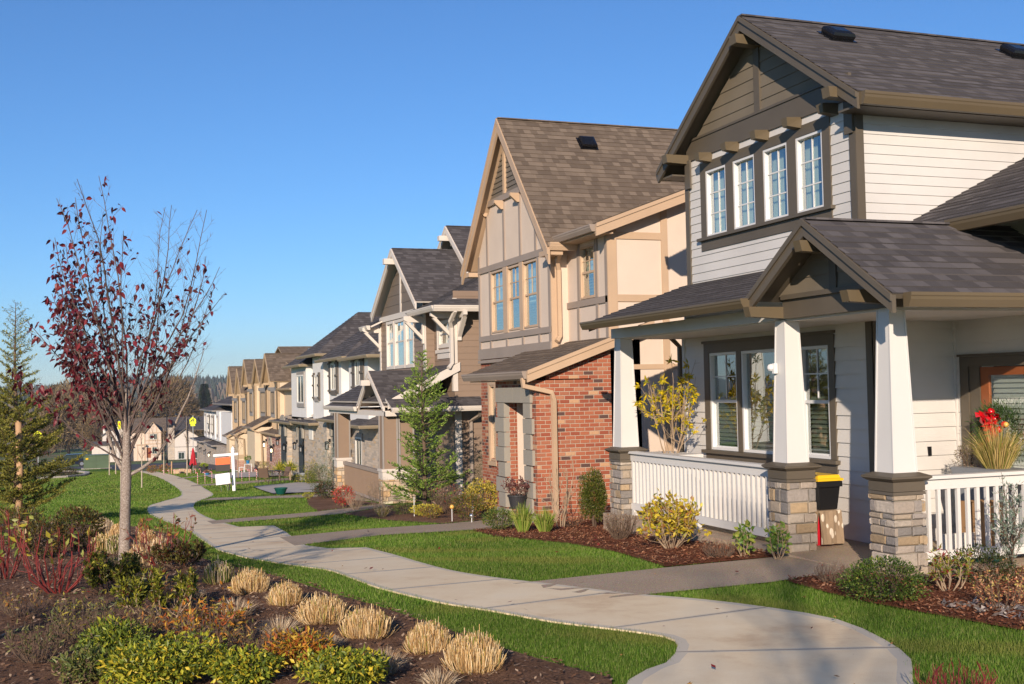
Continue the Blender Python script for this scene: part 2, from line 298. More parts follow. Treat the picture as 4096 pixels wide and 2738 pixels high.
        uv = np.where((ln[:, 2] >= np.maximum(ln[:, 0], ln[:, 1]))[:, None], L[:, [0, 1]], np.where((ln[:, 0] > ln[:, 1])[:, None], L[:, [1, 2]], L[:, [0, 2]]))
        k = 0
        for f, u in zip(s.f, s.uv):
            if u is not None: uv[k:k+len(f)] = u
            k += len(f)
        me.uv_layers.new(name='UVMap').data.foreach_set('uv', uv.astype(np.float32).ravel())
        for m in mats: me.materials.append(MT[m] if isinstance(m, str) else m)
        if len(mats) > 1: me.polygons.foreach_set('material_index', np.array(s.mi, np.int32))
        if colors is not None:
            ca = me.color_attributes.new('Col', 'FLOAT_COLOR', 'POINT'); c4 = np.ones((len(V), 4), np.float32); c4[:, :3] = colors; ca.data.foreach_set('color', c4.ravel())
        if smooth: me.polygons.foreach_set('use_smooth', np.ones(len(me.polygons), bool))
        o = bpy.data.objects.new(name, me); COL.objects.link(o); o['org'] = [float(x) for x in org]
        if parent is not None: o.parent = parent
        else: o.location = org
        return o
def tag(o, label=None, cat=None, group=None, kind=None):
    for k, v in (('label', label), ('category', cat), ('group', group), ('kind', kind)):
        if v: o[k] = v
    return o
def thing(name, loc, label, cat, group=None):
    o = bpy.data.objects.new(name, None); COL.objects.link(o); o.location = loc; o['org'] = [float(x) for x in loc]; o.empty_display_size = .2
    return tag(o, label, cat, group)
def front(X, d=1):
    """frame of a wall facing -X: a along Y, b up, c outward"""
    return lambda a, b, c: (X-c, a, b)
def side(Y):
    """frame of a wall facing -Y: a along X, b up, c outward"""
    return lambda a, b, c: (a, Y-c, b)

# ---- coursed surfaces (lap siding, roof shingles): real overlapping courses
def clip(poly, n0, n1, k):
    """keep n0*a+n1*b >= k of a convex polygon"""
    out = []
    for i in range(len(poly)):
        p, q = poly[i], poly[(i+1) % len(poly)]; dp = n0*p[0]+n1*p[1]-k; dq = n0*q[0]+n1*q[1]-k
        if dp >= 0: out.append(p)
        if (dp > 0 and dq < 0) or (dp < 0 and dq > 0):
            t = dp/(dp-dq); out.append((p[0]+(q[0]-p[0])*t, p[1]+(q[1]-p[1])*t))
    return out if len(out) > 2 else []
def minus(poly, h):
    a0, a1, b0, b1 = h; out = [clip(poly, -1, 0, -a0), clip(poly, 1, 0, a1)]; mid = clip(clip(poly, 1, 0, a0), -1, 0, -a1)
    if mid: out += [clip(mid, 0, -1, -b0), clip(mid, 0, 1, b1)]
    return [p for p in out if len(p) > 2]
def courses(mb, F, poly, exposure, lip=.012, holes=(), base=.002, b_start=None, m=0):
    b0 = min(p[1] for p in poly); b1 = max(p[1] for p in poly); k0 = b0 if b_start is None else b_start
    r = math.floor((b0-k0)/exposure)
    while k0+r*exposure < b1-1e-4:
        lo = k0+r*exposure; hi = lo+exposure; r += 1
        q = clip(clip(poly, 0, 1, lo), 0, -1, -hi)
        if not q: continue
        ps = [q]
        for h in holes: ps = [z for p in ps for z in minus(p, h)]
        for p in ps:
            off = lambda b: base+lip*(1-(b-lo)/exposure)
            mb.poly([F(a, b, off(b)) for a, b in p], [(a, b) for a, b in p], m)
            for i in range(len(p)):
                s, t = p[i], p[(i+1) % len(p)]
                if abs(s[1]-lo) < 1e-5 and abs(t[1]-lo) < 1e-5:
                    mb.poly([F(s[0], lo, base), F(t[0], lo, base), F(t[0], lo, base+lip), F(s[0], lo, base+lip)], [(s[0], lo-.001)]*4, m)
def slope_frame(A, U, V):
    """frame of a roof plane: a along the eave from A, b up the slope, c outward"""
    A = Vector(A); U = Vector(U).normalized(); V = Vector(V).normalized(); N = U.cross(V)
    if N.z < 0: N = -N
    return (lambda a, b, c: A+U*a+V*b+N*c), A, U, V, N
def roof_plane(mb, pts, eave_dir, exposure=.14, t=.05, lip=.013, over=0.0):
    """shingled plane over a convex polygon of 3-D points, with a deck below"""
    pts = [Vector(p) for p in pts]; U = Vector(eave_dir).normalized(); N = None
    nn = Vector((0, 0, 0))
    for i in range(len(pts)): nn += pts[i].cross(pts[(i+1) % len(pts)])
    N = nn.normalized(); N = -N if N.z < 0 else N
    V = N.cross(U).normalized(); V = -V if V.z < 0 else V
    A = min(pts, key=lambda p: p.dot(V)); F, A, U, V, N = slope_frame(A, U, V)
    q = [((p-A).dot(U), (p-A).dot(V)) for p in pts]
    courses(mb, F, q, exposure, lip)
    mb.prism([p-N*.001 for p in pts], -N*t, m=1)
# ------------------------------------------------------------------ house parts
def window(par, F, a0, a1, b0, b1, sash='dh', grid=None, fw=.045, fm='vinyl', curtain=None, blind=None, deep=.5, glass='glass', split=.5, c=0, place=None):
    mb = MB(); D = .055
    for q in ((a0, a0+fw, b0, b1), (a1-fw, a1, b0, b1), (a0+fw, a1-fw, b0, b0+fw), (a0+fw, a1-fw, b1-fw, b1)): mb.fbox(F, *q, c-D, c+.018)
    bm = b0+(b1-b0)*split
    if sash == 'dh':
        mb.fbox(F, a0+fw, a1-fw, bm-.02, bm+.022, c-.045, c-.012)
        for q in ((a0+fw, a0+fw+.02, b0+fw, bm-.02), (a1-fw-.02, a1-fw, b0+fw, bm-.02), (a0+fw+.02, a1-fw-.02, b0+fw, b0+fw+.02)): mb.fbox(F, *q, c-.05, c-.022)
    w = mb.build('window', fm, par, place=place)
    mb = MB(); mb.poly([F(a0+fw, b0+fw, c-.04), F(a1-fw, b0+fw, c-.04), F(a1-fw, b1-fw, c-.04), F(a0+fw, b1-fw, c-.04)]); p = mb.build('pane', glass, par, place=place); p.parent = w
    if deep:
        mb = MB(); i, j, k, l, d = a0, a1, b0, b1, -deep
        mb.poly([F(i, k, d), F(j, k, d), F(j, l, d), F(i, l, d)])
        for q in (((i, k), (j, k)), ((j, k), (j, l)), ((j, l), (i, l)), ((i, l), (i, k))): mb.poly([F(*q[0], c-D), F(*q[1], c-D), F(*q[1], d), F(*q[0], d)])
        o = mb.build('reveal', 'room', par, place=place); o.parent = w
    if grid:
        nx, ny, g0, g1 = grid; mb = MB(); A0, A1, B0, B1 = a0+fw, a1-fw, max(b0+fw, g0), min(b1-fw, g1); g = .0085
        for i in range(1, nx): x = A0+(A1-A0)*i/nx; mb.fbox(F, x-g, x+g, B0, B1, c-.037, c-.028)
        for i in range(1, ny): z = B0+(B1-B0)*i/ny; mb.fbox(F, A0, A1, z-g, z+g, c-.0375, c-.0285)
        o = mb.build('grille', fm, par, place=place); o.parent = w
    if curtain:
        mb = MB(); x0, x1 = a0+(a1-a0)*curtain[0], a0+(a1-a0)*curtain[1]; n = 14
        pt = [(x0+(x1-x0)*i/n, -.13-.018*(i % 2)) for i in range(n+1)]
        for i in range(n): mb.poly([F(pt[i][0], b0, pt[i][1]), F(pt[i+1][0], b0, pt[i+1][1]), F(pt[i+1][0], b1, pt[i+1][1]), F(pt[i][0], b1, pt[i][1])])
        o = mb.build('curtain', 'curtain', par, place=place); o.parent = w
    if blind:
        mb = MB(); z = b0+.02; zt = b0+(b1-b0)*blind
        while z < zt: mb.poly([F(a0+.03, z, -.10), F(a1-.03, z, -.10), F(a1-.03, z+.05, -.135), F(a0+.03, z+.05, -.135)]); z += .06
        o = mb.build('blind', 'blind', par, place=place); o.parent = w
    return w
def boards(par, name, mat, F, rects, c0=.0, c1=.028, place=None):
    """flat boards on a wall, each a part of its own"""
    for i, q in enumerate(rects):
        mb = MB(); mb.fbox(F, q[0], q[1], q[2], q[3], q[4] if len(q) > 4 else c0, (q[5] if len(q) > 5 else c1)+.0004*(i % 3)); o = mb.build(name, mat, par, place=place)
    return o
def gutter(par, p, q, out, mat, w=.12, h=.12, place=None):
    """K-style gutter from p to q (top inner edge), out = unit vector away from the house"""
    p = Vector(p); q = Vector(q); o = Vector(out); z = Vector((0, 0, 1)); mb = MB()
    sec = [(0, 0), (w, 0), (w, -h*.22), (w*.93, -h*.3), (w*.9, -h*.5), (w*.62, -h), (0, -h)]
    mb.prism([p+o*a+z*b for a, b in sec], q-p); return mb.build('gutter', mat, par, place=place)
def downspout(par, pts, mat, r=.045, place=None):
    mb = MB(); mb.tube(pts, r*1.2, 4, sq=True); return mb.build('downspout', mat, par, place=place)
def rake(par, mat, x, y0, z0, yr, zr, y1, z1, t=.045, d=.17, trim=.055, place=None):
    """pair of rake boards on a front gable: eave tip, ridge, eave tip, outer face at x, a thinner trim board lapped on top"""
    for (ya, za, yb, zb) in ((y0, z0, yr, zr), (y1, z1, yr, zr)):
        mb = MB()
        mb.prism([(x, ya, za), (x, yb, zb), (x, yb, zb-d), (x, ya, za-d)], (t, 0, 0))
        mb.prism([(x-.022, ya, za+.012), (x-.022, yb, zb+.012), (x-.022, yb, zb-trim), (x-.022, ya, za-trim)], (.0215, 0, 0))
        mb.build('rake_board', mat, par, place=place)
def gable_roof(par, mats, x0, x1, y0, z0, yr, zr, y1, z1, place=None, exposure=.14):
    mb = MB()
    roof_plane(mb, [(x0, y0, z0), (x1, y0, z0), (x1, yr, zr), (x0, yr, zr)], (1, 0, 0), exposure)
    roof_plane(mb, [(x0, y1, z1), (x1, y1, z1), (x1, yr, zr), (x0, yr, zr)], (1, 0, 0), exposure)
    mb.beam((x0+.01, yr, zr+.004), (x1, yr, zr+.004), .13, .022)
    return mb.build('roof', mats, par, place=place)
def roof_vent(par, x, y, z, sl):
    """low black dome vent sitting on a roof slope that rises towards +Y"""
    mb = MB(); F, A, U, V, N = slope_frame((x, y, z), (1, 0, 0), (0, 1, sl)); mb.fbox(F, -.21, .21, -.19, .21, .0, .02)
    rings = [(.17, .15, .021), (.18, .16, .08), (.165, .145, .115), (.11, .09, .135)]
    for (a0, b0, c0), (a1, b1, c1) in zip(rings[:-1], rings[1:]):
        mb.hexa([F(-a0, -b0, c0), F(a0, -b0, c0), F(a0, b0, c0), F(-a0, b0, c0), F(-a1, -b1, c1), F(a1, -b1, c1), F(a1, b1, c1), F(-a1, b1, c1)])
    return mb.build('roof_vent', 'vent', par)

def stone_base(par, x, y, h, z0, z1, seed):
    """ledgestone pier: a mortar core and separately shaped stones wrapped round it"""
    r = random.Random(seed); mb = MB(); cols = []; mb.box(x-h+.02, x+h-.02, y-h+.02, y+h-.02, z0, z1, 1); cols += [(.38, .34, .28)]*24
    pal = [(.35, .30, .25), (.41, .36, .30), (.29, .26, .235), (.38, .315, .24), (.24, .222, .205), (.45, .395, .33), (.38, .285, .18)]
    z = z0
    while z < z1-.03:
        ch = min(r.uniform(.06, .15), z1-z)
        if z1-z-ch < .04: ch = z1-z
        for fx in range(4):
            a = -h
            while a < h-.01:
                L = min(r.uniform(.11, .30), h-a)
                if h-a-L < .06: L = h-a
                g = .006; d0 = h-.03; d1 = h+r.uniform(-.004, .016); e = .010
                q = [(a+g, z+g), (a+L-g, z+g), (a+L-g, z+ch-g), (a+g, z+ch-g)]; q = [(u+r.uniform(-.004, .004), w+r.uniform(-.004, .004)) for u, w in q]
                ca, cb = a+L/2, z+ch/2; i = [(u+(e if u < ca else -e), w+(e if w < cb else -e)) for u, w in q]
                if a+L > h-.005: i[1] = (d1, i[1][1]); i[2] = (d1, i[2][1]); q[1] = (d1-.004, q[1][1]); q[2] = (d1-.004, q[2][1])
                if a < -h+.005: i[0] = (-d1, i[0][1]); i[3] = (-d1, i[3][1]); q[0] = (-d1+.004, q[0][1]); q[3] = (-d1+.004, q[3][1])
                def P(u, w, d): return [(x-d, y+u, w), (x+u, y-d, w), (x+d, y+u, w), (x+u, y+d, w)][fx]
                dm = d1-e*.8; base = pal[r.randrange(7)]; k = r.uniform(.85, 1.15); n0 = len(mb.v)
                mb.poly([P(u, w, d1+r.uniform(-.003, .003)) for u, w in i])
                for s in range(4):
                    t = (s+1) % 4
                    mb.poly([P(*q[s], dm), P(*q[t], dm), P(*i[t], d1), P(*i[s], d1)]); mb.poly([P(*q[s], d0), P(*q[t], d0), P(*q[t], dm), P(*q[s], dm)])
                cols += [tuple(c*k for c in base)]*(len(mb.v)-n0); a += L
        z += ch
    return mb.build('stone_base', ['stone', 'mortar'], par, colors=np.array(cols))

# ------------------------------------------------------------------ house one: white siding, brown trim
def house_white():
    H = thing('white_house', (8.8, 13.7, 0.0), 'white lap sided house with dark brown trim, front porch and steep charcoal roof', 'house')
    Fu = front(8.8); Sx = side(11.6)
    wins = [(12.262, 12.85), (13.05, 13.635), (13.855, 14.43), (14.63, 15.215)]
    # upper front wall
    mb = MB(); courses(mb, Fu, [(11.6, 3.4), (15.83, 3.4), (15.83, 5.42), (11.6, 5.42)], .127, holes=[(12.1, 15.37, 4.06, 5.3)]); mb.build('wall', 'white', H)
    mb = MB(); mb.box(8.81, 8.83, 11.62, 15.81, 3.3, 4.08); mb.box(8.81, 8.83, 11.8, 15.6, 5.28, 5.55); mb.box(8.81, 8.83, 11.62, 12.12, 4.08, 5.28); mb.box(8.81, 8.83, 15.35, 15.81, 4.08, 5.28); mb.box(15.9, 16, 6, 16.2, -.2, 5.3)
    mb.box(8.82, 16, 15.79, 15.83, 3.3, 5.3); mb.build('wall', 'white', H)
    sl = .668
    # brown gable with its band
    mb = MB(); g0 = 5.70; hw = (7.05-.12-g0)/sl
    courses(mb, Fu, [(13.7-hw, g0), (13.7+hw, g0), (13.7, 7.05-.12)], .178, holes=[]); mb.build('wall', 'gable', H)['label'] = 'brown shingle siding in the gable'
    boards(H, 'gable_band', 'brown', Fu, [(11.66, 15.77, 5.41, 5.70, 0, .03), (13.66, 13.8, 5.702, 6.75, 0, .032), (11.66, 15.77, 5.701, 5.735, 0, .045)])
    boards(H, 'corner_board', 'brown', Fu, [(11.585, 11.70, 3.3, 5.2, .0, .032), (15.72, 15.84, 3.3, 5.2, 0, .032)])
    boards(H, 'corner_board', 'brown', Sx, [(8.77, 8.885, 3.3, 5.2, .0, .030)])
    boards(H, 'corner_bracket_board', 'brown', Fu, [(11.60, 11.76, 4.98, 5.42, .034, .06), (15.62, 15.78, 4.98, 5.42, .034, .06)])
    # window group
    tr = [(12.10, 15.37, 5.17, 5.31), (12.10, 12.262, 4.165, 5.17), (15.215, 15.37, 4.165, 5.17)]+[(wins[i][1], wins[i+1][0], 4.165, 5.17) for i in range(3)]
    boards(H, 'window_trim', 'brown', Fu, tr, -.02, .026)
    boards(H, 'window_sill', 'brown', Fu, [(12.05, 15.44, 4.12, 4.164, 0, .075), (12.10, 15.38, 3.97, 4.119, 0, .026)])
    for a, b in wins: window(H, Fu, a, b, 4.168, 5.168, None, (2, 3, 0, 9), curtain=(.52, 1.0), fw=.034)
    for y in (12.0, 12.78, 13.55, 14.33, 15.09):
        mb = MB(); x0 = 8.56; mb.hexa([(x0+.02, y-.055, 5.30), (8.8, y-.075, 5.275), (8.8, y+.075, 5.275), (x0+.02, y+.055, 5.30), (x0, y-.07, 5.41), (8.8, y-.075, 5.425), (8.8, y+.075, 5.425), (x0, y+.07, 5.41)])
        mb.build('eave_block', 'gutter', H)
    # main roof
    gable_roof(H, ['roofdark', 'brown'], 8.5, 17.5, 11.17, 5.36, 13.7, 7.05, 16.23, 5.36)
    rake(H, 'brown', 8.5, 11.17, 5.345, 13.7, 7.035, 16.23, 5.345, .04, .19)
    for y, z, yy in ((11.62, 5.44, .075), (15.78, 5.44, .075), (13.70, 6.70, .08)):
        mb = MB(); mb.hexa([(8.40, y-yy, z-.055), (8.8, y-yy, z-.07), (8.8, y+yy, z-.07), (8.40, y+yy, z-.055), (8.38, y-yy, z+.07), (8.8, y-yy, z+.07), (8.8, y+yy, z+.07), (8.38, y+yy, z+.07)]); mb.build('outrigger_beam', 'gutter', H)
    gutter(H, (8.53, 11.16, 5.35), (17.4, 11.16, 5.35), (0, -1, 0), 'gutter', .11, .15); gutter(H, (8.53, 16.24, 5.35), (17.4, 16.24, 5.35), (0, 1, 0), 'gutter', .11, .15)
    mb = MB(); mb.box(8.55, 17, 11.2, 11.6, 5.20, 5.225); mb.build('soffit', 'brown', H); mb = MB(); mb.box(8.55, 17, 15.83, 16.2, 5.20, 5.225); mb.build('soffit', 'brown', H)
    # side wall facing the camera
    mb = MB(); courses(mb, Sx, [(8.885, 3.4), (16.5, 3.4), (16.5, 5.2), (8.885, 5.2)], .121); mb.build('wall', 'white', H)
    # lower front wall of wide shingle boards, and porch return wall
    Fl = front(8.83); Sl = side(11.43)
    mb = MB(); courses(mb, Fl, [(11.55, 0.0), (16.05, 0.0), (16.05, 2.75), (11.55, 2.75)], .170, .02, holes=[(12.2, 15.44, .82, 2.58)]); mb.build('wall', 'white', H)
    mb = MB(); courses(mb, Sl, [(8.94, 0), (10.0, 0), (10.0, 2.75), (8.94, 2.75)], .172, .02); courses(mb, front(10.03), [(11.36, 0), (11.41, 0), (11.41, 3.9), (11.36, 3.9)], .172); mb.build('wall', 'white', H)
    boards(H, 'corner_board', 'brown', Fl, [(11.41, 11.55, 0, 2.7, 0, .03)]); boards(H, 'corner_board', 'brown', Sl, [(8.8, 8.94, 0, 2.7, 0, .028)])
    boards(H, 'corner_board', 'white', Sl, [(9.99, 10.03, 0, 2.7, 0, .03)]); boards(H, 'corner_board', 'white', Fl, [(16.05, 16.13, -.6, 2.75, 0, .03)])
    mb = MB(); mb.box(8.85, 16, 16.09, 16.12, -.7, 3.4); mb.build('wall', 'white', H)
    W3 = [(12.31, 12.95, 'dh'), (13.07, 14.40, None), (14.52, 15.30, 'dh')]
    boards(H, 'window_trim', 'brown', Fl, [(12.19, 15.45, 2.42, 2.56), (12.19, 12.31, .965, 2.42), (15.30, 15.45, .965, 2.42), (12.95, 13.07, .965, 2.42), (14.40, 14.52, .965, 2.42), (12.16, 15.48, 2.561, 2.60, 0, .05)], -.02, .03)
    boards(H, 'window_sill', 'brown', Fl, [(12.14, 15.5, .915, .963, 0, .085), (12.19, 15.45, .80, .914, 0, .03)])
    for a, b, k in W3: window(H, Fl, a, b, .97, 2.415, k, (2 if k else 3, 2, 1.74, 9) if k else None, curtain=(.72, .98) if k is None else ((.0, .3) if a < 13 else (.7, 1)), blind=.52, fw=.038)
    # door wall
    Fd = front(10.03)
    mb = MB(); courses(mb, Fd, [(6, 2.22), (11.36, 2.22), (11.36, 3.95), (6, 3.95)], .172); courses(mb, Fd, [(6, 0), (9.55, 0), (9.55, 2.22), (6, 2.22)], .172); mb.build('wall', 'white', H)
    boards(H, 'door_trim', 'brown', Fd, [(11.19, 11.33, 0, 2.10, 0, .03), (9.5, 11.33, 2.10, 2.22, 0, .03), (9.5, 9.62, 0, 2.10, 0, .03), (11.02, 11.19, 0, 2.1, -.03, .012), (9.48, 11.35, 2.222, 2.25, 0, .05)])
    mb = MB()
    for q in ((10.885, 11.015, 0, 2.09), (10.0, 10.13, 0, 2.09), (10.13, 10.885, 1.99, 2.09), (10.13, 10.885, 0, .35)): mb.fbox(Fd, *q, -.04, 0)
    d = mb.build('door', 'door', H); mb = MB(); mb.poly([Fd(10.13, .35, -.02), Fd(10.885, .35, -.02), Fd(10.885, 1.99, -.02), Fd(10.13, 1.99, -.02)]); p = mb.build('glass_panel', 'glass', H); p.parent = d
    mb = MB(); z = .4
    while z < 1.98: mb.poly([Fd(10.13, z, -.06), Fd(10.885, z, -.06), Fd(10.885, z+.055, -.085), Fd(10.13, z+.055, -.085)]); z += .06
    p = mb.build('blind', 'offwhite', H); p.parent = d
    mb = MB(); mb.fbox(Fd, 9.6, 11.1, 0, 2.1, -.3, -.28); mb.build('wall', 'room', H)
    # porch floor
    mb = MB(); mb.prism([(7.45, 9.35, -.7), (10.0, 9.35, -.7), (10.0, 16.3, -.7), (7.45, 16.3, -.7)], (0, 0, .70)); mb.build('porch_floor', 'agg', H)
    mb = MB(); mb.box(7.65, 10.03, 9.62, 16.05, 2.665, 2.69); mb.build('porch_ceiling', 'white', H)
    boards(H, 'porch_beam', 'white', front(7.7), [(11.62, 16.14, 2.68, 2.83, -.16, .12)]); boards(H, 'porch_beam', 'white', side(9.62), [(7.62, 10.0, 2.66, 2.80, -.14, .06)])
    boards(H, 'porch_beam', 'white', side(16.1), [(7.86, 8.83, 2.68, 2.83, -.1, .04)])
    # porch shed roof
    mb = MB(); s = .345; e0 = 7.17
    roof_plane(mb, [(e0, 11.63, 2.925), (e0, 16.10, 2.925), (8.84, 16.10, 2.925+(8.84-e0)*s), (8.84, 10.72, 2.925+(8.84-e0)*s)], (0, 1, 0)); mb.build('roof', ['roofdark', 'brown'], H)
    boards(H, 'flashing', 'brown', Fu, [(11.7, 15.9, 3.44, 3.50, .005, .03)])
    gutter(H, (7.20, 11.55, 2.935), (7.20, 16.2, 2.935), (-1, 0, 0), 'gutter', .12, .115)
    mb = MB(); mb.prism([(7.2, 16.1, 2.91), (8.84, 16.1, 3.475), (8.84, 16.1, 3.33), (7.2, 16.1, 2.79)], (0, .03, 0)); mb.build('rake_board', 'brown', H)
    # portico gable
    mb = MB(); k = .65
    roof_plane(mb, [(7.2, 11.62, 2.94), (10.4, 11.62, 2.94), (10.4, 10.45, 3.70), (7.2, 10.45, 3.70)], (1, 0, 0)); roof_plane(mb, [(7.2, 9.03, 2.777), (11.0, 9.03, 2.777), (11.0, 10.45, 3.70), (7.2, 10.45, 3.70)], (1, 0, 0))
    mb.beam((7.21, 10.45, 3.704), (9.3, 10.45, 3.704), .13, .022); mb.build('roof', ['roofdark', 'brown'], H)
    rake(H, 'brown', 7.2, 9.03, 2.765, 10.45, 3.688, 11.62, 2.927, .045, .17)
    Fp = front(7.58)
    mb = MB(); courses(mb, Fp, [(9.36, 2.95), (11.5, 2.95), (10.45, 3.63)], .178); mb.build('wall', 'gable', H)['label'] = 'brown shingle siding in the small porch gable'
    boards(H, 'porch_beam', 'brown', Fp, [(9.50, 11.44, 2.69, 2.905, -.18, .005), (9.4, 11.42, 2.906, 2.96, 0, .045), (10.38, 10.50, 2.961, 3.55, 0, .03)])
    for y, z in ((11.49, 2.765), (9.66, 2.80), (10.45, 3.40)):
        mb = MB(); w = .062; mb.hexa([(7.14, y-w, z-.05), (7.6, y-w, z-.07), (7.6, y+w, z-.07), (7.14, y+w, z-.05), (7.11, y-w, z+.065), (7.6, y-w, z+.065), (7.6, y+w, z+.065), (7.11, y+w, z+.065)]); mb.build('outrigger_beam', 'gutter', H)
    gutter(H, (7.33, 9.03, 2.79), (11, 9.03, 2.79), (0, -1, 0), 'gutter', .12, .14)
    # rear wing roof
    mb = MB(); roof_plane(mb, [(9.22, 4.5, 3.74), (9.22, 11.58, 3.74), (13.5, 11.58, 3.74+.485*4.28), (13.5, 4.5, 3.74+.485*4.28)], (0, 1, 0)); mb.build('roof', ['roofdark', 'brown'], H)
    gutter(H, (9.22, 4.5, 3.75), (9.22, 10.47, 3.75), (-1, 0, 0), 'gutter', .12, .14)
    boards(H, 'flashing', 'brown', Sx, [(9.3, 9.4, 3.7, 3.8, 0, .01)])
    # columns
    for i, (x, y) in enumerate(((7.72, 9.71), (7.72, 11.58), (7.72, 16.0))):
        c = stone_base(H, x, y, .185, -.62 if i == 2 else (-.1 if i else -.16), .80, 40+i); c.name = 'column'
        mb = MB(); mb.taper(x, y, .80, .83, .20, .195); mb.taper(x, y, .835, .93, .195, .195); mb.taper(x, y, .935, .965, .205, .245); mb.taper(x, y, .966, .985, .247, .247); mb.taper(x, y, .986, 1.02, .247, .16); p = mb.build('capital', 'brown', H); p.parent = c
        mb = MB(); mb.taper(x, y, 1.02, 2.68, .142, .092)
        for sx, sy in ((-1, -1), (1, -1), (-1, 1), (1, 1)):   # raised corner battens of the shaft
            b0, b1 = .150, .100; t = .017
            mb.hexa([(x+sx*(b0-t), y+sy*(b0-t), 1.021), (x+sx*b0, y+sy*(b0-t), 1.021), (x+sx*b0, y+sy*b0, 1.021), (x+sx*(b0-t), y+sy*b0, 1.021), (x+sx*(b1-t), y+sy*(b1-t), 2.679), (x+sx*b1, y+sy*(b1-t), 2.679), (x+sx*b1, y+sy*b1, 2.679), (x+sx*(b1-t), y+sy*b1, 2.679)])
        p = mb.build('shaft', 'whitetrim', H); p.parent = c
    # railings
    def railing(p, q, n):
        p = Vector(p); q = Vector(q); mb = MB(); mb.beam(p+Vector((0, 0, .945)), q+Vector((0, 0, .945)), .13, .035); o = mb.build('railing', 'whitetrim', H)
        mb = MB(); mb.beam(p+Vector((0, 0, .87)), q+Vector((0, 0, .87)), .045, .105); mb.beam(p+Vector((0, 0, .135)), q+Vector((0, 0, .135)), .045, .10); s = mb.build('rail', 'whitetrim', H); s.parent = o
        for i in range(n):
            c = p.lerp(q, (i+.5)/n); mb = MB(); mb.box(c.x-.02, c.x+.02, c.y-.018, c.y+.018, .187, .817); s = mb.build('baluster', 'whitetrim', H); s.parent = o
        for t in (.02, .5, .98):
            c = p.lerp(q, t); mb = MB(); mb.box(c.x-.03, c.x+.03, c.y-.03, c.y+.03, 0, .085); s = mb.build('foot', 'whitetrim', H); s.parent = o
    railing((7.72, 11.79, 0), (7.72, 15.82, 0), 35); railing((7.92, 9.71, 0), (11.2, 9.71, 0), 26)
    downspout(H, [(8.35, 16.18, 2.86), (8.62, 16.2, 2.72), (8.8, 16.2, 2.55), (8.8, 16.2, -.4)], 'brown', .035)
    for x, y in ((9.7, 13.14), (12.85, 13.18)):
        roof_vent(H, x, y, 7.05-(13.7-y)*sl, sl)
    # doorbell switch and its paper tag
    boards(H, 'doorbell', 'black', Sl, [(9.55, 9.6, 1.03, 1.14, .01, .03)])
    mb = MB(); c = (7.585, 11.62, 2.13); mb.box(7.55, 7.60, 11.62, 11.66, 2.06, 2.18); mb.ball((7.54, 11.67, 2.13), .045, 8); mb.build('security_light', 'vinyl', H)
    return H
house_white()

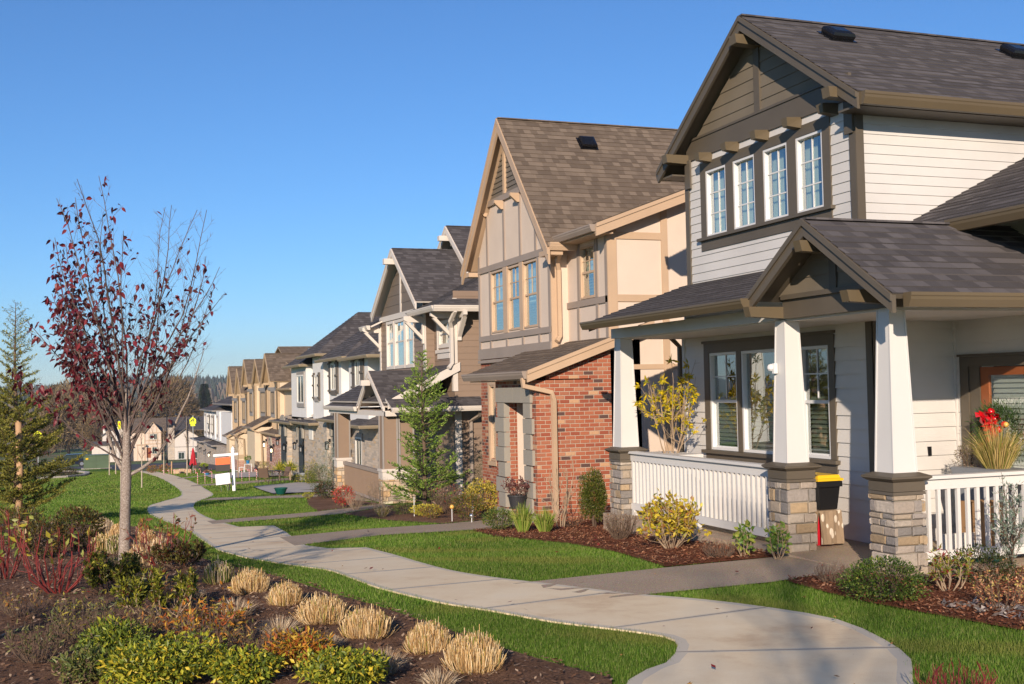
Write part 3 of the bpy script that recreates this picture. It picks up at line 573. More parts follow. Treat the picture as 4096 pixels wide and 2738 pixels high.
# ------------------------------------------------------------------ house two: cream stucco and red brick
def house_brick():
    H = thing('brick_house', (8.55, 22.0, -.6), 'cream stucco house with tan trim, red brick entry and steep brown roof', 'house')
    F = front(8.55); X = 8.55
    wn = [(20.0+1.63, 22.42), (22.63, 23.37), (23.64, 24.46)]
    mb = MB(); hole = (21.63, 24.46, 3.19, 4.56)
    for p in ((20.9, 21.63, 2.75, 4.6), (24.46, 25.33, 2.75, 4.6), (21.63, 24.46, 2.75, 3.19), (21.63, 24.46, 4.56, 4.6)): mb.fbox(F, *p, -.1, 0)
    mb.prism([F(20.9, 4.6, 0), F(25.33, 4.6, 0), F(25.33, 5.0, 0), F(24.46, 6.05, 0), F(21.74, 6.05, 0), F(20.9, 5.08, 0)], (.1, 0, 0))
    mb.build('wall', 'cream', H)
    # studs and bands
    st = [(a, a+.10, b, c) for a, b, c in ((24.62, 4.735, 5.9), (23.50, 4.735, 6.05), (22.50, 4.735, 6.05), (21.62, 4.735, 5.75))]
    st += [(25.22, 25.33, 2.86, 5.0), (24.48, 24.58, 3.16, 4.59), (21.50, 21.60, 3.16, 4.59), (20.90, 21.02, 2.86, 4.75)]+[(a, a+.10, 2.86, 3.02) for a in (24.48, 23.42, 22.44, 21.5)]
    boards(H, 'stud_trim', 'taupe', F, st, 0, .026); boards(H, 'band_trim', 'taupe', F, [(20.9, 25.33, 4.595, 4.73), (20.9, 25.33, 3.03, 3.15), (20.88, 25.35, 2.62, 2.855, 0, .05), (22.1, 25.0, 6.05, 6.18, 0, .05)], 0, .034)
    boards(H, 'mullion_trim', 'tan', F, [(wn[0][1], wn[1][0], 3.155, 4.59), (wn[1][1], wn[2][0], 3.155, 4.59)], -.03, .03)
    for a, b in wn: window(H, F, a, b, 3.19, 4.56, 'dh', (2, 2, 3.9, 9), .032, 'tan', curtain=(.55, 1) if a < 22 else (.45, 1), blind=.8 if 22.5 < a < 23 else .4)
    for y in (24.67, 23.55, 22.55):
        mb = MB(); mb.prism([(X, y-.045, 6.05), (X-.23, y-.045, 6.05), (X-.23, y-.045, 5.99), (X-.08, y-.045, 5.86), (X, y-.045, 5.86)], (0, .09, 0)); mb.build('bracket', 'tan', H)
    mb = MB(); courses(mb, F, [(22.0, 6.18), (24.72, 6.18), (23.1, 7.6)], .11, .02); mb.build('wall', 'taupedark', H)['label'] = 'dark slatted panel at the top of the gable'
    boards(H, 'stud_trim', 'tan', F, [(23.33, 23.44, 6.18, 7.35, 0, .06)])
    s = 1.135; zr, yr = 7.75, 23.1
    gable_roof(H, ['roofbrown', 'tan'], 8.26, 17, 20.36, zr-s*2.74, yr, zr, 25.75, zr-s*2.65)
    rake(H, 'tan', 8.26, 20.33, zr-s*2.77-.02, yr, zr-.015, 25.78, zr-s*2.68-.02, .045, .28, .09)
    mb = MB(); mb.box(8.3, 8.55, 25.33, 25.7, 4.55, 4.65); mb.build('soffit', 'tan', H); mb = MB(); mb.box(8.3, 8.6, 20.40, 20.9, 4.5, 4.6); mb.build('soffit', 'tan', H)
    gutter(H, (8.3, 20.42, 4.73), (8.9, 20.42, 4.73), (0, -1, 0), 'tan', .12, .15)
    # returns, back wing
    mb = MB(); mb.box(8.57, 8.9, 20.9, 21.0, 2.6, 4.8); mb.build('wall', 'cream', H)
    boards(H, 'corner_board', 'tan', side(20.9), [(8.53, 8.66, 2.7, 4.62, 0, .03)])
    Fr = front(8.9); Sd = side(19.0)
    mb = MB()
    for p in ((19.0, 19.58, 2.5, 4.9), (20.25, 20.9, 2.5, 4.9), (19.58, 20.25, 2.5, 3.62), (19.58, 20.25, 4.62, 4.9)): mb.fbox(Fr, *p, -.1, 0)
    mb.build('wall', 'cream', H)
    window(H, Fr, 19.58, 20.25, 3.62, 4.62, 'dh', (2, 2, 4.1, 9), .034, 'tan', curtain=(.5, 1), blind=.45)
    boards(H, 'stud_trim', 'taupe', Fr, [(20.27, 20.38, 3.61, 4.75), (19.44, 19.55, 3.61, 4.75), (19.0, 19.10, 2.6, 4.9, 0, .03), (20.32, 20.42, 2.8, 3.48), (19.44, 19.54, 2.8, 3.48), (19.0, 20.9, 3.482, 3.605, 0, .03), (19.0, 20.9, 4.76, 4.95, 0, .03)], 0, .025)
    mb = MB(); mb.prism([(8.9, 19.0, -.6), (16, 19.0, -.6), (16, 19.0, 7.3), (10.2, 19.0, 5.45), (8.9, 19.0, 4.95)], (0, .1, 0)); mb.build('wall', 'cream', H)
    boards(H, 'panel_trim', 'tan', Sd, [(8.87, 9.06, 2.6, 4.93, 0, .03), (9.06, 9.98, 4.64, 4.77, 0, .025), (9.06, 12, 3.49, 3.62, 0, .025), (9.98, 10.11, -.5, 5.3, 0, .028), (11.6, 11.73, -.5, 5.6, 0, .028), (9.0, 12, 2.25, 2.34, 0, .02)])
    mb = MB(); k = .372; roof_plane(mb, [(8.55, 18.72, 4.85), (8.55, 21.4, 4.85), (15, 21.4, 4.85+k*6.45), (15, 18.72, 4.85+k*6.45)], (0, 1, 0)); mb.build('roof', ['roofbrown', 'tan'], H)
    mb = MB(); mb.prism([(8.53, 18.68, 4.86), (15, 18.68, 4.86+k*6.47), (15, 18.68, 4.64+k*6.47), (8.53, 18.68, 4.64)], (0, .04, 0)); mb.prism([(8.53, 18.66, 4.87), (15, 18.66, 4.87+k*6.47), (15, 18.66, 4.80+k*6.47), (8.53, 18.66, 4.80)], (0, .019, 0)); mb.build('rake_board', 'tan', H)
    gutter(H, (8.55, 18.75, 4.86), (8.55, 20.9, 4.86), (-1, 0, 0), 'taupe', .12, .13)
    mb = MB(); mb.box(8.55, 8.9, 18.76, 20.9, 4.70, 4.725); mb.build('soffit', 'tan', H)
    # brick: wall under the gable, entry block with doorway
    mb = MB()
    for p in ((21.15, 24.33, -1, 2.62), (24.72, 25.33, -1, 2.62), (24.33, 24.72, -1, .38), (24.33, 24.72, 2.03, 2.62)): mb.fbox(F, *p, -.12, 0)
    E = front(7.43)
    for p in ((19.0, 19.55, -1, 2.1), (20.58, 21.15, -1, 2.1), (19.55, 20.58, 1.68, 2.1)): mb.fbox(E, *p, -.2, 0)
    mb.box(7.631, 7.75, 20.60, 21.15, -1, 2.3)
    mb.prism([(7.631, 19.0, -1), (9.5, 19.0, -1), (9.5, 19.0, 2.9), (7.631, 19.0, 2.2)], (0, .2, 0)); mb.build('wall', 'brick', H)['label'] = 'red brick walls'
    boards(H, 'band_trim', 'taupe', F, [(21.1, 25.35, 2.53, 2.60, 0, .06)])
    boards(H, 'window_trim', 'tan', F, [(24.26, 24.35, .30, 2.03), (24.70, 24.79, .30, 2.03), (24.26, 24.79, 2.031, 2.18), (24.24, 24.81, .22, .32, 0, .05)], 0, .03); window(H, F, 24.35, 24.70, .33, 2.03, 'dh', None, .04, 'tan')
    for i, z in enumerate([1.40, 1.12, .84, .56, .27, -.02, -.30, -.6]):   # cast stone blocks, long and short by turns
        for a, b in ((19.10 if i % 2 else 19.20, 19.554), (20.576, 20.95 if i % 2 == 0 else 21.06)):
            mb = MB(); mb.fbox(E, a, b, z+.006, z+.275, -.07, .05 if i % 2 else .04); mb.build('stone_block', 'quoin', H)
    for a0, a1 in ((19.16, 19.60), (19.606, 20.05), (20.056, 20.5), (20.506, 21.0)): mb = MB(); mb.fbox(E, a0, a1, 1.682, 1.96, -.05, .055); mb.build('stone_block', 'quoin', H)
    mb = MB(); mb.box(8.6, 8.7, 19.2, 20.58, -1, 2.35); mb.box(7.66, 8.6, 20.585, 20.599, -1, 2.2); mb.build('wall', 'cream', H); mb = MB(); mb.box(7.5, 8.7, 19.2, 20.6, -.75, -.5); mb.build('porch_floor', 'agg', H)
    mb = MB(); k = .36; z0 = 2.235; roof_plane(mb, [(7.22, 18.84, z0), (7.22, 22.3, z0), (8.95, 22.3, z0+k*1.73), (8.95, 18.84, z0+k*1.73)], (0, 1, 0)); roof_plane(mb, [(8.95, 18.84, z0+k*1.73), (8.95, 19.0, z0+k*1.73), (9.7, 19.0, z0+k*2.48), (9.7, 18.84, z0+k*2.48)], (0, 1, 0)); mb.build('roof', ['roofbrown', 'tan'], H)
    mb = MB(); mb.prism([(7.2, 18.80, z0+.01), (9.7, 18.80, z0+k*2.5), (9.7, 18.80, z0+k*2.5-.2), (7.2, 18.80, z0-.19)], (0, .04, 0)); mb.prism([(7.2, 18.78, z0+.02), (9.7, 18.78, z0+k*2.5+.01), (9.7, 18.78, z0+k*2.5-.06), (7.2, 18.78, z0-.05)], (0, .019, 0)); mb.build('rake_board', 'tan', H)
    gutter(H, (7.24, 18.86, z0+.01), (7.24, 22.35, z0+.01), (-1, 0, 0), 'taupe', .12, .14); mb = MB(); mb.box(7.26, 8.5, 19.0, 22.2, 2.08, 2.10); mb.build('soffit', 'tan', H)
    downspout(H, [(7.17, 18.95, 2.12), (7.17, 18.93, 1.98), (7.45, 18.93, 1.92), (7.7, 18.93, 1.86), (7.74, 18.93, 1.72), (7.74, 18.93, -.7)], 'tan', .045)
    downspout(H, [(8.62, 20.5, 4.66), (8.62, 20.75, 4.42), (8.68, 20.84, 4.25), (8.68, 20.84, 2.95), (8.6, 20.8, 2.85)], 'tan', .045)
    x, y = 10.15, 22.6; z = zr-(yr-y)*s
    roof_vent(H, x, y, z, s)
    return H
house_brick()

# ------------------------------------------------------------------ house three: brown lap siding, white trim
def knee_brace(par, mat, x, y, z, out=.55, dr=(-1, 0)):
    dx, dy = dr; mb = MB(); w = .055; sx, sy = dy*w, dx*w
    P = lambda o, zz, s: (x+dx*o+sx*s, y+dy*o+sy*s, zz)
    def pr(pts): mb.prism([P(o, zz, -1) for o, zz in pts], (2*sx, 2*sy, 0))
    pr([(0, z-.72), (.08, z-.72), (.08, z+.02), (0, z+.02)]); pr([(.082, z-.12), (out-.12, z-.12), (out, z-.06), (out, z+.05), (.082, z+.05)]); pr([(.083, z-.62), (.083, z-.50), (out-.16, z-.121), (out-.04, z-.121)])
    return mb.build('bracket', mat, par)
def house_brown():
    H = thing('brown_house', (9.0, 33.0, -1.2), 'brown lap sided house with white trim, knee brackets and gabled porch', 'house')
    F = front(8.95); S = side(29.5); Fr = front(9.2)
    mb = MB(); courses(mb, F, [(31.3, 1.5), (36.67, 1.5), (36.67, 4.3), (31.3, 4.3)], .17, holes=[(32.55, 35.9, 2.6, 4.15)]); courses(mb, S, [(9.2, -1.5), (16, -1.5), (16, 4.6), (9.2, 4.6)], .17); courses(mb, Fr, [(29.5, -1.5), (31.3, -1.5), (31.3, 4.3), (29.5, 4.3)], .17, holes=[(29.8, 30.94, 3.1, 3.85)])
    courses(mb, side(31.3), [(8.95, 1.5), (9.2, 1.5), (9.2, 4.3), (8.95, 4.3)], .17); mb.box(8.97, 15, 36.5, 36.6, -1.5, 4.3); mb.fbox(front(9.3), 31.3, 36.6, -1.5, 1.9, -.1, 0); mb.build('wall', 'brownlap', H)
    mb = MB(); courses(mb, F, [(31.4, 4.3), (36.55, 4.3), (33.98, 6.0)], .30); mb.build('wall', 'browndark', H)['label'] = 'dark brown boards in the gable'
    boards(H, 'trim_board', 'pinkwhite', F, [(31.28, 31.5, 1.6, 4.3), (36.55, 36.68, 1.6, 4.3), (31.4, 36.6, 4.15, 4.32, 0, .04), (33.92, 34.05, 4.321, 5.9, 0, .03)], 0, .03)
    boards(H, 'trim_board', 'pinkwhite', Fr, [(29.48, 29.62, 1.9, 4.3), (29.75, 29.83, 3.05, 3.9), (30.91, 30.99, 3.05, 3.9), (29.7, 31.05, 2.96, 3.05, 0, .06), (29.8, 30.95, 2.80, 2.955)], 0, .03); boards(H, 'trim_board', 'pinkwhite', S, [(9.18, 9.3, 1.9, 4.4)], 0, .028)
    for a, b in ((32.58, 33.55), (33.62, 34.85), (34.92, 35.86)): window(H, F, a, b, 2.62, 4.13, 'dh', (2, 1, 3.4, 9), .09, 'pinkwhite', curtain=(.6, 1), split=.55)
    window(H, Fr, 29.83, 30.91, 3.1, 3.85, 'dh', None, .1, 'pinkwhite', curtain=(0, .9))
    k = .675
    gable_roof(H, ['roofdark', 'pinkwhite'], 8.68, 15, 31.39, 4.46, 34.0, 6.27, 36.75, 4.42); rake(H, 'pinkwhite', 8.66, 31.37, 4.44, 34.0, 6.255, 36.77, 4.40, .05, .2)
    gable_roof(H, ['roofdark', 'pinkwhite'], 10.6, 16, 32.5, 5.6, 34.6, 7.1, 36.7, 5.6); rake(H, 'pinkwhite', 10.58, 32.48, 5.58, 34.6, 7.085, 36.72, 5.58, .05, .22)
    mb = MB(); courses(mb, front(10.95), [(32.7, 5.2), (36.4, 5.2), (34.6, 6.9)], .3); mb.build('wall', 'browndark', H)
    mb = MB(); mb.box(10.35, 10.95, 34.5, 34.7, 6.62, 6.78); mb.build('outrigger_beam', 'pinkwhite', H); mb = MB(); mb.hexa([(8.42, 33.9, 5.78), (8.95, 33.9, 5.78), (8.95, 34.1, 5.78), (8.42, 34.1, 5.78), (8.42, 33.9, 5.95), (8.95, 33.9, 5.95), (8.95, 34.1, 5.95), (8.42, 34.1, 5.95)]); mb.build('outrigger_beam', 'pinkwhite', H)
    # hipped lower roof over the recess and the side
    mb = MB(); e = 4.16; q = .5
    roof_plane(mb, [(8.6, 29.05, e), (8.6, 32.2, e), (11.75, 32.2, e+q*3.15)], (0, 1, 0)); roof_plane(mb, [(8.6, 29.05, e), (16, 29.05, e), (16, 32.2, e+q*3.15), (11.75, 32.2, e+q*3.15)], (1, 0, 0))
    roof_plane(mb, [(8.45, 36.3, 4.0), (8.45, 37.2, 4.0), (9.1, 37.2, 4.3), (9.1, 36.3, 4.3)], (0, 1, 0)); mb.build('roof', ['roofdark', 'pinkwhite'], H)
    gutter(H, (8.6, 29.05, e+.01), (8.6, 31.6, e+.01), (-1, 0, 0), 'pinkwhite', .13, .14); gutter(H, (8.5, 29.05, e+.01), (14, 29.05, e+.01), (0, -1, 0), 'pinkwhite', .13, .16); gutter(H, (8.5, 36.2, 4.05), (8.5, 37.3, 4.05), (-1, 0, 0), 'pinkwhite', .13, .14)
    for x, y, z, d in ((8.95, 36.6, 3.95, (-1, 0)), (8.95, 31.42, 3.98, (-1, 0)), (9.2, 29.56, 3.98, (-1, 0)), (9.35, 29.5, 3.98, (0, -1))): knee_brace(H, 'pinkwhite', x, y, z, .62, d)
    # porch
    Pm = 'roofdark'
    mb = MB(); roof_plane(mb, [(7.28, 29.62, 1.55), (9.3, 29.62, 1.55), (9.3, 31.3, 2.5), (7.28, 31.3, 2.5)], (1, 0, 0)); roof_plane(mb, [(7.28, 32.7, 1.55), (9.3, 32.7, 1.55), (9.3, 31.3, 2.5), (7.28, 31.3, 2.5)], (1, 0, 0))
    roof_plane(mb, [(7.3, 29.45, 1.66), (7.3, 36.9, 1.66), (9.3, 36.9, 2.66), (9.3, 29.45, 2.66)], (0, 1, 0)); roof_plane(mb, [(7.3, 28.85, 1.5), (9.9, 28.85, 1.5), (9.9, 29.5, 1.75), (7.3, 29.5, 1.75)], (1, 0, 0)); roof_plane(mb, [(7.2, 32.6, 1.5), (7.2, 37.1, 1.5), (8.9, 37.1, 2.3), (8.9, 32.6, 2.3)], (0, 1, 0)); mb.build('roof', [Pm, 'pinkwhite'], H)
    rake(H, 'pinkwhite', 7.26, 29.6, 1.53, 31.3, 2.49, 32.72, 1.53, .05, .16)
    mb = MB(); mb.prism([(7.35, 29.42, 1.67), (9.35, 29.42, 2.68), (9.35, 29.42, 2.45), (7.35, 29.42, 1.46)], (0, .045, 0)); mb.build('rake_board', 'pinkwhite', H)
    mb = MB(); mb.hexa([(7.05, 31.2, 2.1), (7.3, 31.2, 2.1), (7.3, 31.4, 2.1), (7.05, 31.4, 2.1), (7.05, 31.2, 2.25), (7.3, 31.2, 2.25), (7.3, 31.4, 2.25), (7.05, 31.4, 2.25)]); mb.build('outrigger_beam', 'pinkwhite', H)
    gutter(H, (7.3, 28.85, 1.51), (9.9, 28.85, 1.51), (0, -1, 0), 'pinkwhite', .1, .13); gutter(H, (7.22, 32.6, 1.51), (7.22, 37.2, 1.51), (-1, 0, 0), 'pinkwhite', .1, .13)
    mb = MB(); mb.box(7.26, 7.66, 29.4, 36.9, 1.28, 1.42); mb.box(7.26, 9.2, 29.32, 29.5, 1.28, 1.40); mb.build('porch_beam', 'pinkwhite', H); mb = MB(); mb.box(7.4, 9.3, 29.4, 36.6, 1.40, 1.43); mb.build('porch_ceiling', 'brownstucco', H)
    mb = MB(); mb.prism([(7.1, 29.2, -1.6), (9.3, 29.2, -1.6), (9.3, 36.4, -1.6), (7.1, 36.4, -1.6)], (0, 0, .48)); mb.build('porch_floor', 'agg', H)
    for i, (x, y) in enumerate(((7.42, 29.72), (7.86, 29.72), (7.42, 35.6))):
        c = stone_base(H, x, y, .215, -1.5, -.38, 70+i); c.name = 'column'; c.data.materials[0] = MT['stone']
        cd = c.data.color_attributes['Col'].data
        for e in cd: e.color = (min(.62, e.color[0]*1.5), e.color[1]*1.35, e.color[2]*1.15, 1)
        mb = MB(); mb.taper(x, y, -.38, -.17, .225, .225); mb.taper(x, y, -.17, -.10, .25, .25); p = mb.build('capital', 'pinkwhite', H); p.parent = c
        mb = MB(); mb.taper(x, y, -.10, 1.29, .20, .185); p = mb.build('shaft', 'brownstucco', H); p.parent = c
        mb = MB()
        for sx, sy in ((-1, -1), (1, -1), (-1, 1), (1, 1)): mb.taper(x+sx*.19, y+sy*.19, -.098, 1.288, .022, .022)
        p = mb.build('corner_trim', 'graytrim', H); p.parent = c
    mb = MB(); mb.box(7.38, 7.48, 29.9, 35.4, -.30, -.20); o = mb.build('railing', 'taupe', H)
    mb = MB(); mb.box(7.40, 7.45, 29.9, 35.4, -1.08, -1.0)
    mb.build('rail', 'taupe', H).parent = o
    for i in range(46): y = 29.97+i*.118; mb = MB(); mb.box(7.41, 7.45, y, y+.055, -1.0, -.30); mb.build('baluster', 'brownstucco', H).parent = o
    boards(H, 'door', 'door', front(9.3), [(30.3, 31.2, -1.1, .9, 0, .03)]); boards(H, 'door_trim', 'pinkwhite', front(9.3), [(30.15, 30.3, -1.1, 1.0), (31.2, 31.35, -1.1, 1.0), (30.1, 31.4, 1.0, 1.15)])
    boards(H, 'trim_board', 'pinkwhite', S, [(9.2, 9.38, -1.3, 1.4, 0, .03)])
    downspout(H, [(9.75, 28.95, 1.38), (9.75, 29.1, 1.25), (9.62, 29.44, 1.08), (9.62, 29.44, -1.4)], 'taupe', .05)
    downspout(H, [(9.1, 28.98, 4.02), (9.05, 29.3, 3.75), (9.12, 29.42, 3.6), (9.12, 29.42, 2.65), (9.0, 29.35, 2.52)], 'pinkwhite', .05)
    return H
house_brown()

# ------------------------------------------------------------------ houses further down the row
def bay(H, mats, X, ya, yb, z0, z1, xret, place):
    """a two-sided bay: front at X from ya (near) to yb, return at ya back to xret"""
    mb = MB(); mb.box(X, xret+3, ya, yb, z0, z1); return mb.build('wall', mats, H, place=place)
def hip_bay(H, mat, X, ya, yb, z, rise, run, place, trim='gutter4', over=.25):
    x0, y0, y1 = X-over, ya-over, yb+over; ym = (y0+y1)/2; hw = (y1-y0)/2; h = min(rise, hw*1.0)
    mb = MB(); roof_plane(mb, [(x0, y0, z), (x0, y1, z), (x0+hw, ym, z+h)], (0, 1, 0)); roof_plane(mb, [(x0, y0, z), (x0+run, y0, z), (x0+run, ym, z+h), (x0+hw, ym, z+h)], (1, 0, 0)); roof_plane(mb, [(x0, y1, z), (x0+run, y1, z), (x0+run, ym, z+h), (x0+hw, ym, z+h)], (1, 0, 0))
    o = mb.build('roof', [mat, trim], H, place=place)
    gutter(H, (x0, y0-.05, z+.01), (x0, y1+.05, z+.01), (-1, 0, 0), trim, .09, .10, place); gutter(H, (x0-.05, y0, z+.01), (x0+run, y0, z+.01), (0, -1, 0), trim, .09, .10, place); return o
def far_window(H, F, a0, a1, b0, b1, trim, place, shutters=None, apron=True, frame='offwhite'):
    mb = MB()
    for q in ((a0-.03, a0+.04, b0, b1), (a1-.04, a1+.03, b0, b1), (a0+.04, a1-.04, b0, b0+.06), (a0+.04, a1-.04, b1-.06, b1)): mb.fbox(F, *q, 0, .05)
    w = mb.build('window', frame, H, place=place); mb = MB(); mb.fbox(F, a0+.04, a1-.04, b0+.06, b1-.06, 0, .015); p = mb.build('pane', 'darkpane', H, place=place); p.parent = w
    mb = MB(); am = (a0+a1)/2; mb.fbox(F, am-.015, am+.015, b0+.06, b1-.06, .016, .03); p = mb.build('grille', frame, H, place=place); p.parent = w
    boards(H, 'window_trim', trim, F, ([(a0-.10, a1+.10, b1+.001, b1+.14)] if not shutters else [])+[(a0-.10, a1+.10, b0-.17, b0-.001)]+([(a0-.10, a0-.031, b0, b1), (a1+.031, a1+.10, b0, b1)] if not shutters else []), 0, .045, place)
    if shutters:
        w2 = shutters
        for s0, s1 in ((a0-.04-w2, a0-.04), (a1+.04, a1+.04+w2)):
            mb = MB(); mb.fbox(F, s0, s1, b0-.12, b1+.1, .0, .04)
            for zz in (b0-.05, (b0+b1)/2, b1-.05): mb.fbox(F, s0-.02, s1+.02, zz, zz+.07, .041, .075)
            mb.build('shutter', 'shutter', H, place=place)
def lantern(par, x, y, z, place, lit=False):
    mb = MB(); mb.box(x-.03, x+.03, y-.05, y+.05, z+.22, z+.34); mb.taper(x-.1, y, z+.18, z+.26, .10, .02); mb.box(x-.15, x-.05, y-.05, y+.05, z-.06, z-.03)
    for sx in (-.15, -.05):
        for sy in (-.05, .05): mb.box(x+sx-.008, x+sx+.008, y+sy-.008, y+sy+.008, z-.03, z+.18)
    o = mb.build('wall_lantern', 'blackmetal', par, place=place); mb = MB(); mb.box(x-.13, x-.07, y-.03, y+.03, z-.02, z+.12); p = mb.build('lamp_glass', 'bulb' if lit else 'graypot', par, place=place); p.parent = o
def arch(H, F, a0, a1, b0, bs, mat, inner, place, th=.16):
    """arched niche: dark inside, voussoir ring proud of the wall"""
    r = (a1-a0)/2; am = (a0+a1)/2; n = 10; mb = MB(); pts = [(a0, b0), (a1, b0)]+[(am+r*math.cos(math.pi*i/n), bs+r*math.sin(math.pi*i/n)) for i in range(n+1)]
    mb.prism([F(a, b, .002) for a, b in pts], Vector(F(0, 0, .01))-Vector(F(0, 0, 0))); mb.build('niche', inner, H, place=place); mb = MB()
    for i in range(n):
        t0, t1 = math.pi*i/n, math.pi*(i+1)/n; R1 = r+th
        mb.prism([F(am+r*math.cos(t0), bs+r*math.sin(t0), 0), F(am+R1*math.cos(t0), bs+R1*math.sin(t0), 0), F(am+R1*math.cos(t1), bs+R1*math.sin(t1), 0), F(am+r*math.cos(t1), bs+r*math.sin(t1), 0)], Vector(F(0, 0, .07))-Vector(F(0, 0, 0)))
    mb.build('arch_stones', 'quoin', H, place=place)
def house_stucco(k, far=False):
    A = (8.3, 45.0, -1.5); P = (A, (10.79, 58.5, -2.535), k)
    H = thing('stucco_house', P[1], 'white stucco house with brown shutters over a grey ledgestone ground floor, nearer of two', 'house')
    X = 8.3; Z0, Z1, Z2 = -2.0, .92, 3.05
    mb = MB(); mb.box(X, 14, 40.0, 52.2, Z0, Z1); mb.box(X-.14, X+.2, 41.9, 46.6, Z0, Z1); mb.box(X-.2, X+.1, 50.5, 52.3, Z0, Z1-.15); mb.build('wall', 'ledge', H, place=P)['label'] = 'grey ledgestone ground floor'
    mb = MB()
    for ya, yb, x1, zt in ((46.76, 50.4, 8.3, Z2), (43.0, 45.2, 8.28, 3.3), (39.86, 42.0, 8.3, 3.1), (35.66, 38.5, 8.28, 3.05)): mb.box(x1, 8.9, ya, yb, Z1-.1, zt)
    mb.build('wall', 'whitestucco', H, place=P)
    mb = MB(); mb.box(8.62, 12, 35.0, 50.3, Z1-.1, 3.04); mb.build('wall', 'whitestucco', H, place=P)
    mb = MB(); mb.box(8.6, 13, 37.5, 40.0, Z0, Z1); mb.box(8.45, 13, 35.0, 37.0, Z0, Z1-.1); mb.build('wall', 'ledge', H, place=P)
    F = front(8.3)
    far_window(H, F, 47.2, 48.75, 1.5, 2.68, 'graytrim', P); far_window(H, front(8.28), 44.0, 44.65, 1.75, 2.6, 'graytrim', P, .33); far_window(H, F, 40.75, 41.5, 2.0, 2.98, 'shutter', P, .42); far_window(H, front(8.28), 36.7, 37.35, 2.1, 2.96, 'shutter', P, .5)
    hip_bay(H, 'roofdark', 8.3, 46.9, 50.5, 3.08, 1.6, 5, P); hip_bay(H, 'roofdark', 8.25, 43.1, 46.7, 3.38, 1.7, 5, P); hip_bay(H, 'roofdark', 8.25, 38.2, 42.6, 3.12, 1.9, 5, P); hip_bay(H, 'roofdark', 8.25, 34.6, 38.4, 3.06, 1.5, 5, P)
    hip_bay(H, 'roofdark', 9.4, 36.5, 47.5, 3.3, 2.5, 6, P); hip_bay(H, 'roofbrown', 10.6, 44.0, 60.0, 2.6, 4.2, 8, P)
    # eyebrow roofs over the stone storey
    for ya, yb, zz in ((47.8, 53.6, .70), (43.6, 47.8, .78), (38.4, 41.8, .98), (35.0, 37.6, .88)): hip_bay(H, 'roofdark', 7.95, ya, yb, zz, .55, 1.2, P, 'gutter4', .1)
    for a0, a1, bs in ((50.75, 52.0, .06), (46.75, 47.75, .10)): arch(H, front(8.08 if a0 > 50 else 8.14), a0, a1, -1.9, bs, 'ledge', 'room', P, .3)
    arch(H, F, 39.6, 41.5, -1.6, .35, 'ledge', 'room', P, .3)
    far_window(H, F, 42.3, 43.3, -1.1, .35, 'graytrim', P); far_window(H, front(8.6), 38.0, 38.9, -1.0, .4, 'graytrim', P)
    for y, z, x in ((52.3, -.35, 8.05), (50.5, -.5, 8.05), (48.0, -.35, 8.1), (46.6, -.4, 8.1), (41.9, -.1, 8.25), (39.2, -.2, 8.25)): lantern(H, x, y, z, P)
    mb = MB(); mb.fbox(front(8.16), 44.6, 45.4, .1, .5, 0, .03); mb.build('house_number_plaque', 'offwhite', H, place=P)
    return H
house_stucco(1.3)
